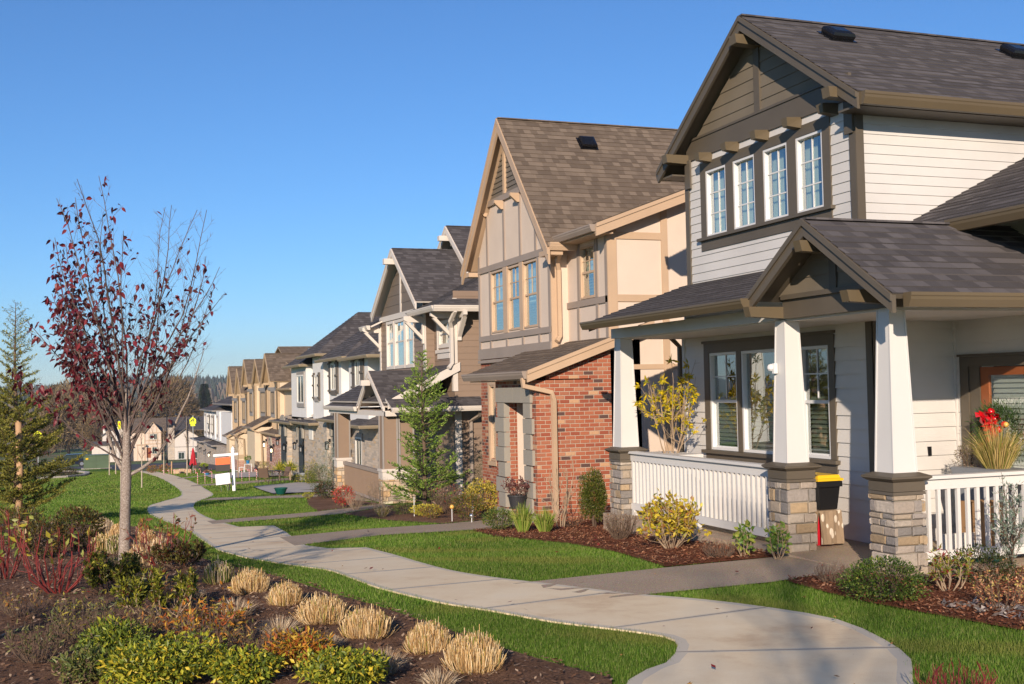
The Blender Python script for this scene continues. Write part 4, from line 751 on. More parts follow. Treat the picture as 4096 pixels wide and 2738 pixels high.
def house_tan(k):
    A = (8.3, 62.0, -1.9); P = (A, (12.035, 89.9, -3.6325), k); H = thing('tan_house', P[1], 'golden tan row house with five steep brown gables and battened walls', 'house'); X = 8.3; F = front(X)
    G = [(54.43, 57.3, 3.85, 56.0, .95, 2.02, 2.5, 55.1, 56.2), (57.95, 60.55, 3.68, 59.5, .94, 2.02, 2.5, 58.2, 59.74), (62.38, 65.0, 3.8, 63.95, .91, 1.99, 2.48, 62.9, 63.97), (65.46, 68.0, 3.38, 67.1, .43, 1.52, 1.98, 65.93, 67.24), (69.25, 72.3, 3.6, 71.2, .40, 1.49, 1.97, 69.9, 71.16)]
    mb = MB(); mb.box(8.62, 14, 51.0, 73, -2.6, 2.1); mb.box(8.4, 10, 69, 72.3, -2.8, 1.8); mb.build('wall', 'tanstucco', H, place=P)
    for ya, yb, zr, yr, w0, w1, ze, a0, a1 in G:
        mb = MB(); mb.box(X, 11, ya, yb, -2.7, ze); mb.prism([(X+.001, ya, ze), (X+.001, yb, ze), (X+.001, yr, zr-.15)], (.1, 0, 0)); mb.build('wall', 'tanstucco', H, place=P)
        b = []; y = ya+.22
        while y < yb: b.append((y, y+.06, w0-.9, ze+.1, 0, .03)); y += .34
        boards(H, 'batten', 'tan5', F, b, 0, .03, P); boards(H, 'corner_board', 'tan5', F, [(ya-.02, ya+.14, -1, ze)], 0, .05, P); boards(H, 'corner_board', 'tan5', side(ya), [(X-.04, X+.1, -1, ze)], 0, .02, P)
        boards(H, 'band_trim', 'graytrim', F, [(ya, yb, ze-.42, ze-.28)], 0, .05, P); far_window(H, F, a0, a1, w0, w1, 'graytrim', P, None, True, 'shutter')
        gable_roof(H, ['roofbrown', 'tan5'], X-.35, 12, ya-.1, ze, yr-.1, zr, yb+.1, ze-.05, P); rake(H, 'tan5', X-.37, ya-.12, ze-.02, yr-.1, zr-.01, yb+.12, ze-.07, .05, .16, .05, P)
        boards(H, 'eave_block', 'tan5', side(yb-.3), [(X-.3, X, ze-.16, ze-.05)], 0, .12, P)
    gable_roof(H, ['roofbrown', 'tan5'], 8.9, 14, 51.5, 2.2, 58, 4.25, 66, 2.2, P); hip_bay(H, 'roofbrown', 8.6, 51.0, 55, 2.15, 1.3, 5, P, 'tan5')
    for i, (ya, yb, z, xx) in enumerate(((55.9, 58.9, .32, 7.3), (62.6, 64.1, -.2, 7.3), (66.5, 68.2, -.4, 7.3))):
        mb = MB(); roof_plane(mb, [(xx, ya, z), (xx, yb, z), (8.3, yb, z+.5), (8.3, ya, z+.5)], (0, 1, 0)); mb.build('roof', ['roofbrown', 'tan5'], H, place=P); gutter(H, (xx, ya, z+.01), (xx, yb, z+.01), (-1, 0, 0), 'taupe', .09, .1, P)
        mb = MB(); mb.prism([(xx, ya-.03, z+.01), (8.3, ya-.03, z+.51), (8.3, ya-.03, z+.36), (xx, ya-.03, z-.13)], (0, .04, 0)); mb.build('rake_board', 'tan5', H, place=P)
        mb = MB(); mb.box(xx+.15, 8.3, ya+.12, yb-.1, -2.6, z); mb.build('wall', 'tanstucco', H, place=P); boards(H, 'base_trim', 'tan5', side(ya+.12), [(xx+.14, 8.2, -1.5, -1.3)], 0, .03, P)
        mb = MB(); mb.box(xx+.1, 8.28, ya+.08, yb-.06, -2.6, -1.6); mb.build('wall', 'brickpale', H, place=P)
        downspout(H, [(xx+.0, ya, z-.1), (xx+.2, ya+.03, z-.2), (xx+.45, ya+.05, z-.25), (xx+.5, ya+.05, -2)], 'tan5', .035, P)
    mb = MB(); mb.box(7.9, 8.8, 51.2, 55.3, -2.5, .1); mb.build('wall', 'brickpale', H, place=P)['label'] = 'pale washed brick wing'; hip_bay(H, 'roofbrown', 7.9, 51.2, 56.6, .12, .6, 1.4, P, 'tan5', .15)
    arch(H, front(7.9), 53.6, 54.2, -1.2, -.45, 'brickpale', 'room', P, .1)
    boards(H, 'door', 'shutter', front(8.6), [(60.7, 61.6, -2.2, -.4, 0, .05), (57.3, 57.9, -2.1, -.3, 0, .05)], 0, .05, P)
    lantern(H, 7.85, 55.1, -.55, P, True); lantern(H, 7.85, 52.8, -.7, P, True)
    mb = MB(); mb.lathe(9.6, 52.6, [(.12, 3.2), (.12, 3.75), (.17, 3.75), (.17, 3.95), (.1, 3.95)], 12); mb.build('flue_cap', 'steel', H, place=P)
    mb = MB(); mb.box(9.2, 9.5, 55.2, 55.5, 3.2, 3.35); mb.build('roof_vent', 'vent', H, place=P)
    return H
house_tan(1.45)
def house_end(k):
    A = (8.3, 85.0, -3.0); P = (A, (12.45, 127.5, -5.475), k); H = thing('stucco_house', P[1], 'white stucco house with ledgestone ground floor at the far end of the row', 'house'); F = front(8.3)
    mb = MB(); mb.box(8.35, 13, 73.5, 90.6, -1.3, .75); mb.build('wall', 'whitestucco', H, place=P)
    mb = MB()
    for ya, yb, x in ((79.5, 81.6, 8.3), (82.6, 84.8, 8.3), (85.6, 87.6, 8.3), (88.2, 90.6, 8.3)): mb.box(x-.05, 10, ya, yb, -1.2, .78)
    mb.build('wall', 'whitestucco', H, place=P)
    mb = MB(); mb.box(8.1, 13, 74, 95.2, -4, -1.5); mb.build('wall', 'ledge', H, place=P)['label'] = 'ledgestone ground floor'
    for a, b in ((88.9, 89.6), (86.3, 86.9), (83.6, 84.2), (80.4, 80.9)): far_window(H, front(8.25), a, b, -.8, .35, 'graytrim', P, .4 if 82 < a < 88 else None)
    hip_bay(H, 'roofdark', 8.3, 82, 91, .82, 1.6, 5, P, 'graytrim'); hip_bay(H, 'roofdark', 8.6, 73.6, 84, 1.3, 2.4, 6, P, 'graytrim')
    for ya, yb, z in ((89, 97, -1.55), (80, 86, -1.5)): hip_bay(H, 'roofdark', 7.9, ya, yb, z, .5, 1.5, P, 'graytrim', .1)
    for y, lit in ((94, 0), (91, 0), (87.5, 0), (84, 1)): lantern(H, 8.05, y, -2.4, P, bool(lit))
    return H
house_end(1.5)
# ---- buildings across the street at the bottom of the slope
def tudor():
    k = 1.9; P = ((10.2, 205, -9.0), (19.38, 389.5, -18.855), k); H = thing('tudor_house', P[1], 'pale half timbered house with pointed gable across the street', 'house'); S = side(205)
    mb = MB(); mb.box(8.9, 11.6, 205, 212, -9.4, -4.3); mb.prism([(8.9, 205, -4.3), (11.6, 205, -4.3), (10.23, 205, -2.6)], (0, .3, 0)); mb.box(6.2, 9.0, 206.5, 212, -9.4, -4.0); mb.build('wall', 'cream', H, place=P)
    boards(H, 'timber_trim', 'tan', S, [(8.9, 11.6, -4.45, -4.35), (8.9, 11.6, -5.75, -5.65), (8.9, 9.0, -9, -4.3), (11.5, 11.6, -9, -4.3), (9.6, 9.68, -4.3, -3.4), (10.2, 10.28, -4.3, -3.2), (10.8, 10.88, -4.3, -3.4), (8.9, 11.6, -6.35, -6.2), (9.55, 9.63, -6.2, -4.4), (11.0, 11.08, -6.2, -4.4), (9.9, 10.55, -3.3, -3.2)], 0, .04, P)
    for a, b, c, d in ((9.76, 10.27, -5.55, -4.55), (10.33, 10.9, -5.55, -4.55), (10.1, 10.9, -8.0, -6.8)): far_window(H, S, a, b, c, d, 'tan', P)
    mb = MB(); mb.box(9.2, 9.9, 204.97, 205, -8.6, -6.9); mb.build('door', 'door', H, place=P)
    mb = MB()
    for y, z in ((8.72, -4.45), (11.78, -4.45)): roof_plane(mb, [(y, 204.6, z), (y, 211, z), (10.23, 211, -2.5), (10.23, 204.6, -2.5)], (0, 1, 0), .2)
    roof_plane(mb, [(6.0, 206, -4.2), (13.6, 206, -4.2), (13.2, 211, -2.0), (7.0, 211, -2.0)], (1, 0, 0), .2); mb.build('roof', ['roofbrown', 'tan'], H, place=P)
    mb = MB(); mb.box(7.6, 9.1, 204.2, 205, -6.5, -6.3); mb.box(7.7, 7.8, 204.2, 204.3, -9.2, -6.5); mb.box(8.9, 9.0, 204.2, 204.3, -9.2, -6.5); mb.build('porch', 'tan', H, place=P)
    mb = MB(); mb.box(12.6, 13.7, 204.3, 205.5, -9.3, -3.6); mb.build('chimney', 'ledge', H, place=P); mb = MB(); mb.box(12.65, 13.65, 204.35, 205.4, -3.6, -3.3); mb.box(12.5, 13.8, 204.2, 205.6, -3.3, -3.2); mb.build('chimney_cap', 'black', H, place=P)
def clubhouse():
    k = 1.9; P = ((15.6, 204, -9.0), (29.64, 387.6, -18.855), k); H = thing('gabled_hall', P[1], 'pale grey gabled building with wide doors beside the stone chimney', 'building'); S = side(204)
    mb = MB(); mb.box(13.72, 18.0, 204, 212, -9.5, -5.5); mb.prism([(13.72, 204, -5.5), (18.0, 204, -5.5), (15.6, 204, -3.95)], (0, .3, 0)); mb.build('wall', 'pinkwhite', H, place=P)
    mb = MB()
    for y, z in ((13.4, -5.35), (18.3, -5.75)): roof_plane(mb, [(y, 203.6, z), (y, 211, z), (15.6, 211, -3.7), (15.6, 203.6, -3.7)], (0, 1, 0), .2)
    roof_plane(mb, [(12.5, 208, -4.2), (22, 208, -4.2), (22, 214, -2.0), (12.5, 214, -2.0)], (1, 0, 0), .2)
    mb.build('roof', ['roofdark', 'taupe'], H, place=P); boards(H, 'band_trim', 'graytrim', S, [(13.7, 18, -6.95, -6.85)], 0, .05, P)
    for a in (14.3, 16.4): far_window(H, S, a, a+1.0, -9.0, -7.8, 'graytrim', P, None, True, 'vinyl')
def cottage():
    k = 1.9; P = ((4.5, 206, -8.0), (8.55, 391.4, -16.955), k); H = thing('gabled_house', P[1], 'pinkish white gabled house behind the bare saplings', 'house'); S = side(206)
    mb = MB(); mb.box(2.2, 6.3, 206, 212, -9.2, -4.6); mb.prism([(2.2, 206, -4.6), (6.3, 206, -4.6), (4.6, 206, -3.1)], (0, .3, 0)); mb.box(0.5, 6.3, 205, 206, -9.2, -6.2); mb.build('wall', 'pinkwhite', H, place=P)
    mb = MB()
    for y, z in ((1.9, -4.7), (6.6, -4.7)): roof_plane(mb, [(y, 205.6, z), (y, 211, z), (4.6, 211, -2.9), (4.6, 205.6, -2.9)], (0, 1, 0), .2)
    roof_plane(mb, [(.3, 204.6, -6.2), (6.4, 204.6, -6.2), (6.4, 206, -5.6), (.3, 206, -5.6)], (1, 0, 0), .2); mb.build('roof', ['roofdark', 'taupe'], H, place=P)
    for a in (3.2, 4.9): far_window(H, S, a, a+.6, -5.6, -4.8, 'graytrim', P)
    mb = MB(); mb.box(2.3, 2.7, 207, 207.5, -4.5, -2.9); mb.build('chimney', 'offwhite', H, place=P)
tudor(); clubhouse(); cottage()
# ------------------------------------------------------------------ ground, paths, beds
def inpoly(P, poly):
    x, y = P[:, 0], P[:, 1]; r = np.zeros(len(P), bool); n = len(poly); j = n-1
    for i in range(n):
        xi, yi = poly[i]; xj, yj = poly[j]; c = ((yi > y) != (yj > y)) & (x < (xj-xi)*(y-yi)/(yj-yi+1e-12)+xi); r ^= c; j = i
    return r
def drape(name, poly, mat, lift, step=.5, bump=0, freq=2.0, kind='structure', seed=1, mound=0):
    """flat polygon laid over the terrain, a little above it"""
    rs = np.random.RandomState(seed); B = []; n = len(poly)
    for i in range(n):
        a = np.array(poly[i]); b = np.array(poly[(i+1) % n]); k = max(1, int(np.hypot(*(b-a))/step))
        for t in range(k): B.append(tuple(a+(b-a)*t/k))
    A = np.array(poly); x0, y0 = A.min(0); x1, y1 = A.max(0)
    gx, gy = np.meshgrid(np.arange(x0+step/2, x1, step), np.arange(y0+step/2, y1, step)); g = np.stack([gx.ravel(), gy.ravel()], 1); g = g+rs.uniform(-.2, .2, g.shape)*step
    g = g[inpoly(g, B)]; Bd = np.array(B)
    if len(g): d = np.min(np.hypot(g[:, None, 0]-Bd[None, :, 0], g[:, None, 1]-Bd[None, :, 1]), 1); g = g[d > step*.35]
    V = [Vector(p) for p in B]+[Vector(p) for p in g.tolist()]; nb = len(B)
    o, _, f, *_ = delaunay_2d_cdt(V, [(i, (i+1) % nb) for i in range(nb)], [], 1, 1e-5)
    X = np.array([(p.x, p.y) for p in o]); z = gndv(X[:, 1])+lift
    if bump or mound:
        d = np.min(np.hypot(X[:, None, 0]-Bd[None, :, 0], X[:, None, 1]-Bd[None, :, 1]), 1); w = np.clip(d/.3, 0, 1)
        z = z+w*(bump*(np.sin(X[:, 0]*freq*1.7+X[:, 1]*.6)*np.sin(X[:, 1]*freq)+.6*np.sin(X[:, 0]*freq*4.1)*np.sin(X[:, 1]*freq*3.3+1))+mound*.5+rs.uniform(-1, 1, len(X))*bump*.5)
    mb = MB(); mb.v = np.column_stack([X, z]).tolist(); mb.f = [tuple(t) for t in f]; mb.uv = [None]*len(f); mb.mi = [0]*len(f)
    ob = mb.build(name, mat, smooth=True); return tag(ob, kind=kind)
ob = MB(); ys = np.concatenate([np.arange(-30, 60, 1.0), np.arange(60, 260, 5), np.arange(260, 700, 20), np.arange(700, 1601, 100)]); xs = np.array([-1600, -700, -300, -120, -60, -30, -15, -8, -4, -2, 0, 2, 4, 6, 8, 12, 18, 30, 60, 120, 300, 700, 1600])
ob.v = [(x, y, float(gndv(y))) for y in ys for x in xs]; nx = len(xs)
ob.f = [(j*nx+i, j*nx+i+1, (j+1)*nx+i+1, (j+1)*nx+i) for j in range(len(ys)-1) for i in range(nx-1)]; ob.uv = [None]*len(ob.f); ob.mi = [0]*len(ob.f)
tag(ob.build('ground', 'turf', at=(0, 0, 0), smooth=True), kind='structure')
PATH = [((1.4, -3), (3.0, -3)), ((1.7, 2), (3.3, 2)), ((2.1, 4), (3.75, 3.8)), ((2.6, 5.5), (4.3, 5.15)), ((3.25, 6.78), (4.81, 5.96)), ((3.7, 7.12), (5.2, 6.45)), ((4.05, 7.6), (5.48, 7.1)), ((4.12, 7.95), (5.66, 7.9)), ((3.9, 8.4), (5.5, 8.6)), ((3.6, 8.9), (5.2, 9.25)), ((3.3, 9.65), (4.75, 9.9)), ((3.01, 10.31), (4.42, 10.6)), ((2.74, 11.43), (4.0, 11.5)), ((2.66, 12.4), (3.78, 12.4)), ((2.58, 13.4), (3.72, 13.6)), ((2.23, 14.62), (3.72, 14.8)), ((1.97, 15.9), (3.70, 16.2)), ((1.95, 16.1), (3.22, 16.5)), ((1.8, 17.6), (3.05, 17.4)), ((1.79, 19), (3.15, 19)), ((1.79, 20.8), (3.3, 20.8)), ((1.79, 22.6), (3.40, 22.9)), ((1.77, 22.9), (2.76, 23.15)), ((1.69, 25.35), (2.62, 25.4)), ((1.55, 27.6), (2.56, 27.6)), ((1.45, 30.5), (2.6, 30.4)), ((1.5, 33.2), (2.72, 33)), ((1.69, 36.2), (2.95, 35.7)), ((2.01, 38), (3.31, 38.2)), ((2.39, 39.9), (3.75, 40.3)), ((2.83, 41.9), (4.15, 42.5)), ((3.23, 44.75), (4.4, 45.2)), ((3.66, 52), (4.72, 52)), ((3.8, 57), (4.95, 57)), ((4.1, 70), (5.3, 70)), ((4.2, 85), (5.45, 85)), ((3.8, 108), (5.1, 104))]
def path_mesh():
    P = [(np.array(a), np.array(b)) for a, b in PATH]; fine = []
    for i in range(len(P)-1):
        pm = P[max(i-1, 0)], P[i], P[i+1], P[min(i+2, len(P)-1)]; n = max(2, int(np.hypot(*(P[i+1][0]-P[i][0]))/.22))
        for k in range(n):
            t = k/n; c = [0, 1-t, t, 0] if 14 <= i <= 23 else [(-.5*t**3+t*t-.5*t), (1.5*t**3-2.5*t*t+1), (-1.5*t**3+2*t*t+.5*t), (.5*t**3-.5*t*t)]
            fine.append((sum(w*q[0] for w, q in zip(c, pm)), sum(w*q[1] for w, q in zip(c, pm))))
    mb = MB(); s = 0; prev = None; T = np.linspace(0, 1, 7)
    rows = []
    for a, b in fine:
        m = (a+b)/2
        if prev is not None: s += float(np.hypot(*(m-prev)))
        prev = m; rows.append((s, [a+(b-a)*t for t in T]))
    lift = .014
    V = lambda p: (p[0], p[1], float(gndv(p[1]))+lift)
    for i in range(len(rows)-1):
        (s0, r0), (s1, r1) = rows[i], rows[i+1]
        for j in range(6):
            v0, v1 = (T[j]-.5)*1.8, (T[j+1]-.5)*1.8
            mb.poly([V(r0[j]), V(r0[j+1]), V(r1[j+1]), V(r1[j])], [(s0, v0), (s0, v1), (s1, v1), (s1, v0)])
        for j in (0, 6):
            d = lambda p: (p[0], p[1], float(gndv(p[1]))-.08); mb.poly([V(r0[j]), V(r1[j]), d(r1[j]), d(r0[j])], [(.7, .2)]*4)
    tag(mb.build('path', 'path'), kind='structure'); return [tuple(a) for a, b in fine]+[tuple(b) for a, b in fine[::-1]]
PATHPOLY = path_mesh()
WALKS = [[(4.0, 10.98), (5.87, 11.22), (7.46, 11.35), (7.46, 9.87), (6.8, 9.93), (6.27, 9.79), (4.5, 9.72)], [(2.9, 17.5), (4.5, 18.6), (6.3, 18.4), (7.42, 18.9), (7.42, 20.9), (6.2, 20.4), (4.6, 20.3), (3.0, 19.6)], [(2.4, 24.7), (5.2, 25.6), (7.1, 28.2), (7.1, 29.3), (5.0, 27.2), (2.4, 25.9)], [(3.4, 38.2), (6.4, 36.3), (8.6, 37.6), (8.6, 39.0), (6.3, 38.8), (3.9, 40.1)], [(4.4, 55.4), (6.6, 55.4), (11, 60), (11, 63), (6.6, 58.8), (4.6, 57)], [(5.0, 71.5), (6.7, 74.5), (11, 78), (11, 82), (6.6, 77), (5.0, 73)]]
for i, w in enumerate(WALKS): tag(drape('walkway', w, 'agg', .014+.0004*i, .4, seed=i), kind='structure')
PATIOS = [[(5.95, 40.2), (6.2, 44.9), (6.5, 49.6), (8.9, 52.5), (9.4, 49.5), (9.9, 44.5), (9.2, 42.5), (7.2, 42.6), (8.6, 40.9), (8.6, 39.4)], [(6.6, 66.5), (6.9, 77), (9.5, 82), (11.5, 80), (11.5, 66)]]
for i, w in enumerate(PATIOS): drape('patio_slab', w, 'patio', .06, .6, seed=i)
LEFTBED = [(3.17, 6.86), (2.98, 7.54), (2.86, 8.1), (2.67, 9.16), (2.48, 10.19), (2.29, 10.98), (2.1, 12.02), (1.95, 13.09), (1.62, 14.73), (1.45, 16.05), (1.38, 18.06), (1.45, 21.66), (1.1, 23.94), (0.75, 25.98), (-.2, 27.4), (-1.5, 29.5), (-3.0, 30.3), (-6, 30), (-7, 20), (-6, 10), (-4, 4), (0, 3), (2.3, 5.0)]
drape('mulch_bed', LEFTBED, 'mulch', .02, .16, .016, 3.0, seed=4, mound=.04)
REDBED = [(5.87, 11.25), (6.08, 13), (6.1, 14.5), (5.8, 16.6), (5.95, 18.2), (7.1, 18.7), (7.43, 18.95), (9.4, 18.95), (9.4, 16.3), (7.46, 16.3), (7.46, 11.36)]
REDBED2 = [(6.42, 9.78), (6.36, 9.0), (6.36, 8.4), (6.55, 6.9), (7.2, 5.0), (11, 4.5), (11, 9.34), (7.46, 9.34), (7.46, 9.86), (6.8, 9.9)]
DARKBED = [(6.1, 20.45), (5.55, 22.5), (5.4, 24.3), (5.3, 25.55), (7.1, 28.1), (9.1, 28.9), (9.1, 25.5), (8.5, 25.3), (8.5, 21.2), (7.45, 21.2), (7.4, 20.95)]
DARKBED2 = [(5.1, 27.4), (5.5, 31), (6.4, 36.2), (8.8, 37.5), (8.8, 36.5), (7.1, 36.4), (7.1, 29.35)]
FARBED = [(8.3, 50.5), (9.4, 53), (10.8, 55), (10.8, 45), (9.8, 42.5), (9.6, 45)]
drape('bark_bed', REDBED, 'bark', .018, .2, .014, 3, seed=5, mound=.03); drape('bark_bed', REDBED2, 'bark', .018, .2, .014, 3, seed=6, mound=.03); drape('mulch_bed', DARKBED, 'mulch', .018, .25, .014, 3, seed=7, mound=.03); drape('mulch_bed', DARKBED2, 'mulch', .018, .3, .014, 3, seed=8); drape('mulch_bed', FARBED, 'mulch', .02, .5, seed=9)
drape('road', [(-90, 140), (0.6, 131), (2.1, 119.5), (4.6, 101.5), (7.5, 97), (45, 90), (45, 171), (-90, 171)], 'asphalt', .02, 4, seed=10)
drape('road_marking', [(7.6, 136.5), (16, 132), (16, 132.8), (7.8, 137.4)], 'roadpaint', .03, 2, seed=11); drape('pavement', [(-90, 171), (45, 171), (45, 176), (-90, 176)], 'patio', .12, 4, seed=12)
mb = MB()   # far road edge below the trees, where the pick-up drives
drape('road', [(-60, 588), (-4, 586), (-4, 612), (-60, 618)], 'patio', .1, 6, seed=13)
LAWNX = [PATHPOLY]+WALKS+PATIOS+[LEFTBED, REDBED, REDBED2, DARKBED, DARKBED2, FARBED]

# ------------------------------------------------------------------ grass blades: one mass nobody could count
def blades(P, h, w, rs, cols, lean=.5):
    n = len(P); z = gndv(P[:, 1]); th = rs.uniform(0, 2*np.pi, n); ld = rs.uniform(0, 2*np.pi, n); hh = h*rs.uniform(.5, 1.15, n); l = hh*lean*rs.uniform(.2, 1, n); ww = w*rs.uniform(.6, 1.2, n)
    b = np.column_stack([P, z]); s = np.column_stack([np.cos(th)*ww, np.sin(th)*ww, np.zeros(n)]); t = b+np.column_stack([np.cos(ld)*l, np.sin(ld)*l, hh])
    V = np.stack([b-s, b+s, t], 1).reshape(-1, 3); c = np.array(cols)[rs.randint(0, len(cols), n)]*rs.uniform(.75, 1.2, (n, 1)); return V, np.repeat(c, 3, 0)
def lawn():
    rs = np.random.RandomState(3); VV = []; CC = []
    cols = [(.085, .185, .013), (.12, .225, .02), (.155, .265, .03), (.07, .15, .013), (.20, .30, .05), (.27, .30, .09)]
    for (y0, y1, x0, x1, den, h, w) in ((4.5, 10, 1.5, 7.6, 8500, .036, .0020), (10, 15, 1.2, 6.6, 5000, .036, .0026), (15, 22, 1, 7.5, 1900, .042, .0045), (22, 32, -3, 7, 650, .05, .007), (32, 50, -5, 8, 260, .055, .012), (50, 110, -9, 9, 70, .06, .028)):
        n = int((y1-y0)*(x1-x0)*den); P = np.column_stack([rs.uniform(x0, x1, n), rs.uniform(y0, y1, n)])
        if y1 <= 22:
            lump = np.sin(P[:, 0]*7+np.sin(P[:, 1]*5)*2)*np.sin(P[:, 1]*6+P[:, 0]*2); P = P[rs.rand(len(P)) < .8+.2*lump]
        ex = np.zeros(len(P), bool)
        for q in LAWNX:
            A = np.array(q)
            if A[:, 1].max() < y0 or A[:, 1].min() > y1: continue
            ex |= inpoly(P+rs.normal(0, .022, P.shape), q)
        P = P[~ex]; V, C = blades(P, h, w, rs, cols)
        t = .5+.5*np.sin(P[:, 0]*1.3+P[:, 1]*.7)*np.sin(P[:, 1]*1.1-P[:, 0]*.5); C = C*np.repeat(.82+.36*t, 3)[:, None]; dry = np.clip(np.sin(P[:, 0]*2.1+3*np.sin(P[:, 1]*.9))*np.sin(P[:, 1]*1.7+P[:, 0])-.35, 0, .5); dry = np.repeat(dry, 3)[:, None]; C = C*(1-dry)+dry*np.array([[.26, .24, .06]]); VV.append(V); CC.append(C)
    V = np.concatenate(VV); C = np.concatenate(CC); me = bpy.data.meshes.new('grass'); n = len(V)
    me.vertices.add(n); me.vertices.foreach_set('co', V.astype(np.float32).ravel()); me.loops.add(n); me.loops.foreach_set('vertex_index', np.arange(n, dtype=np.int32)); me.polygons.add(n//3); me.polygons.foreach_set('loop_start', np.arange(0, n, 3, dtype=np.int32))
    me.update(calc_edges=True); ca = me.color_attributes.new('Col', 'FLOAT_COLOR', 'POINT'); c4 = np.ones((n, 4), np.float32); c4[:, :3] = C; ca.data.foreach_set('color', c4.ravel()); me.materials.append(MT['grass'])
    o = bpy.data.objects.new('grass', me); COL.objects.link(o); tag(o, 'short green lawn grass beside the curving path', 'grass', kind='stuff')
lawn()
def scatter_bits(name, polys, n, size, cols, mat, label, cat, seed, flat=.35, lift=.03, box=None):
    rs = np.random.RandomState(seed); Ps = []
    for q, k in polys:
        A = np.array(q); P = np.column_stack([rs.uniform(A[:, 0].min(), A[:, 0].max(), k), rs.uniform(A[:, 1].min(), A[:, 1].max(), k)]); P = P[inpoly(P, q)]
        if box: P = P[(P[:, 0] > box[0]) & (P[:, 0] < box[1]) & (P[:, 1] > box[2]) & (P[:, 1] < box[3])]
        Ps.append(P)
    P = np.concatenate(Ps); n = len(P); c = np.column_stack([P, gndv(P[:, 1])+lift+rs.uniform(0, .02, n)]); th = rs.uniform(0, 6.28, n); L = size*rs.uniform(.5, 1.5, n); Wd = L*rs.uniform(.25, .6, n)
    a = np.column_stack([np.cos(th), np.sin(th), rs.uniform(-flat, flat, n)])*L[:, None]; b = np.column_stack([-np.sin(th), np.cos(th), rs.uniform(-flat, flat, n)])*Wd[:, None]
    V = np.stack([c-a, c+b*.8, c+a, c-b], 1).reshape(-1, 3); C = np.array(cols)[rs.randint(0, len(cols), n)]*rs.uniform(.7, 1.25, (n, 1)); mb = MB(); mb.npfaces(V, 4)
    tag(mb.build(name, mat, at=(0, 0, 0), colors=np.repeat(C, 4, 0)), label, cat, kind='stuff')
scatter_bits('bark_chips', [(LEFTBED, 90000)], 0, .021, [(.16, .09, .055), (.24, .15, .095), (.07, .04, .026), (.42, .30, .2), (.18, .095, .055)], 'chips', 'dark bark mulch chips covering the planting bed', 'mulch', 11, .45, .045, (-3, 3.3, 5, 24))
scatter_bits('bark_chips', [(REDBED, 24000), (REDBED2, 22000)], 0, .019, [(.22, .08, .04), (.30, .13, .068), (.12, .042, .024), (.38, .2, .115)], 'chips', 'reddish bark chips in the beds by the white porch', 'mulch', 12, .45, .035)
scatter_bits('fallen_leaves', [(PATHPOLY, 70), (REDBED, 240), (LEFTBED, 420), ([(1, 6), (7, 6), (7, 20), (1, 20)], 110)], 0, .022, [(.20, .025, .025), (.12, .02, .022), (.26, .13, .05), (.42, .24, .06)], 'leaflitter', 'scattered fallen red and brown leaves', 'leaves', 13, .5, .05, (-3, 9, 5.5, 26))

# ------------------------------------------------------------------ leaves, stems and shrubs
def unit(a): return a/np.maximum(np.linalg.norm(a, axis=-1, keepdims=True), 1e-9)
def leafset(P, D, L, Wd, cols, rs, flat=None, fold=.18):
    n = len(P); D = unit(D); rv = rs.normal(size=(n, 3)) if flat is None else np.tile(np.array(flat, float), (n, 1))+rs.normal(size=(n, 3))*.35
    S = unit(np.cross(D, rv)); N = np.cross(S, D); L = (L*rs.uniform(.65, 1.25, n))[:, None]; W2 = (Wd*rs.uniform(.7, 1.2, n))[:, None]/2
    V = np.stack([P, P+D*L*.45+S*W2+N*L*fold*.3, P+D*L-N*L*fold*.4, P+D*L*.45-S*W2+N*L*fold*.3], 1).reshape(-1, 3)
    cw = np.array([c[3] if len(c) > 3 else 1 for c in cols], float); C = np.array([c[:3] for c in cols])[rs.choice(len(cols), n, p=cw/cw.sum())]*rs.uniform(.75, 1.2, (n, 1)); return V, np.repeat(C, 4, 0)
def leaf_mesh(name, mat, par, V, C):
    mb = MB(); mb.npfaces(V, 4); return mb.build(name, mat, par, colors=C)
def root_at(name, x, y, label, cat, group=None, z=None): return thing(name, (x, y, gnd(x, y)+.02 if z is None else z), label, cat, group)
LUMPY = .55
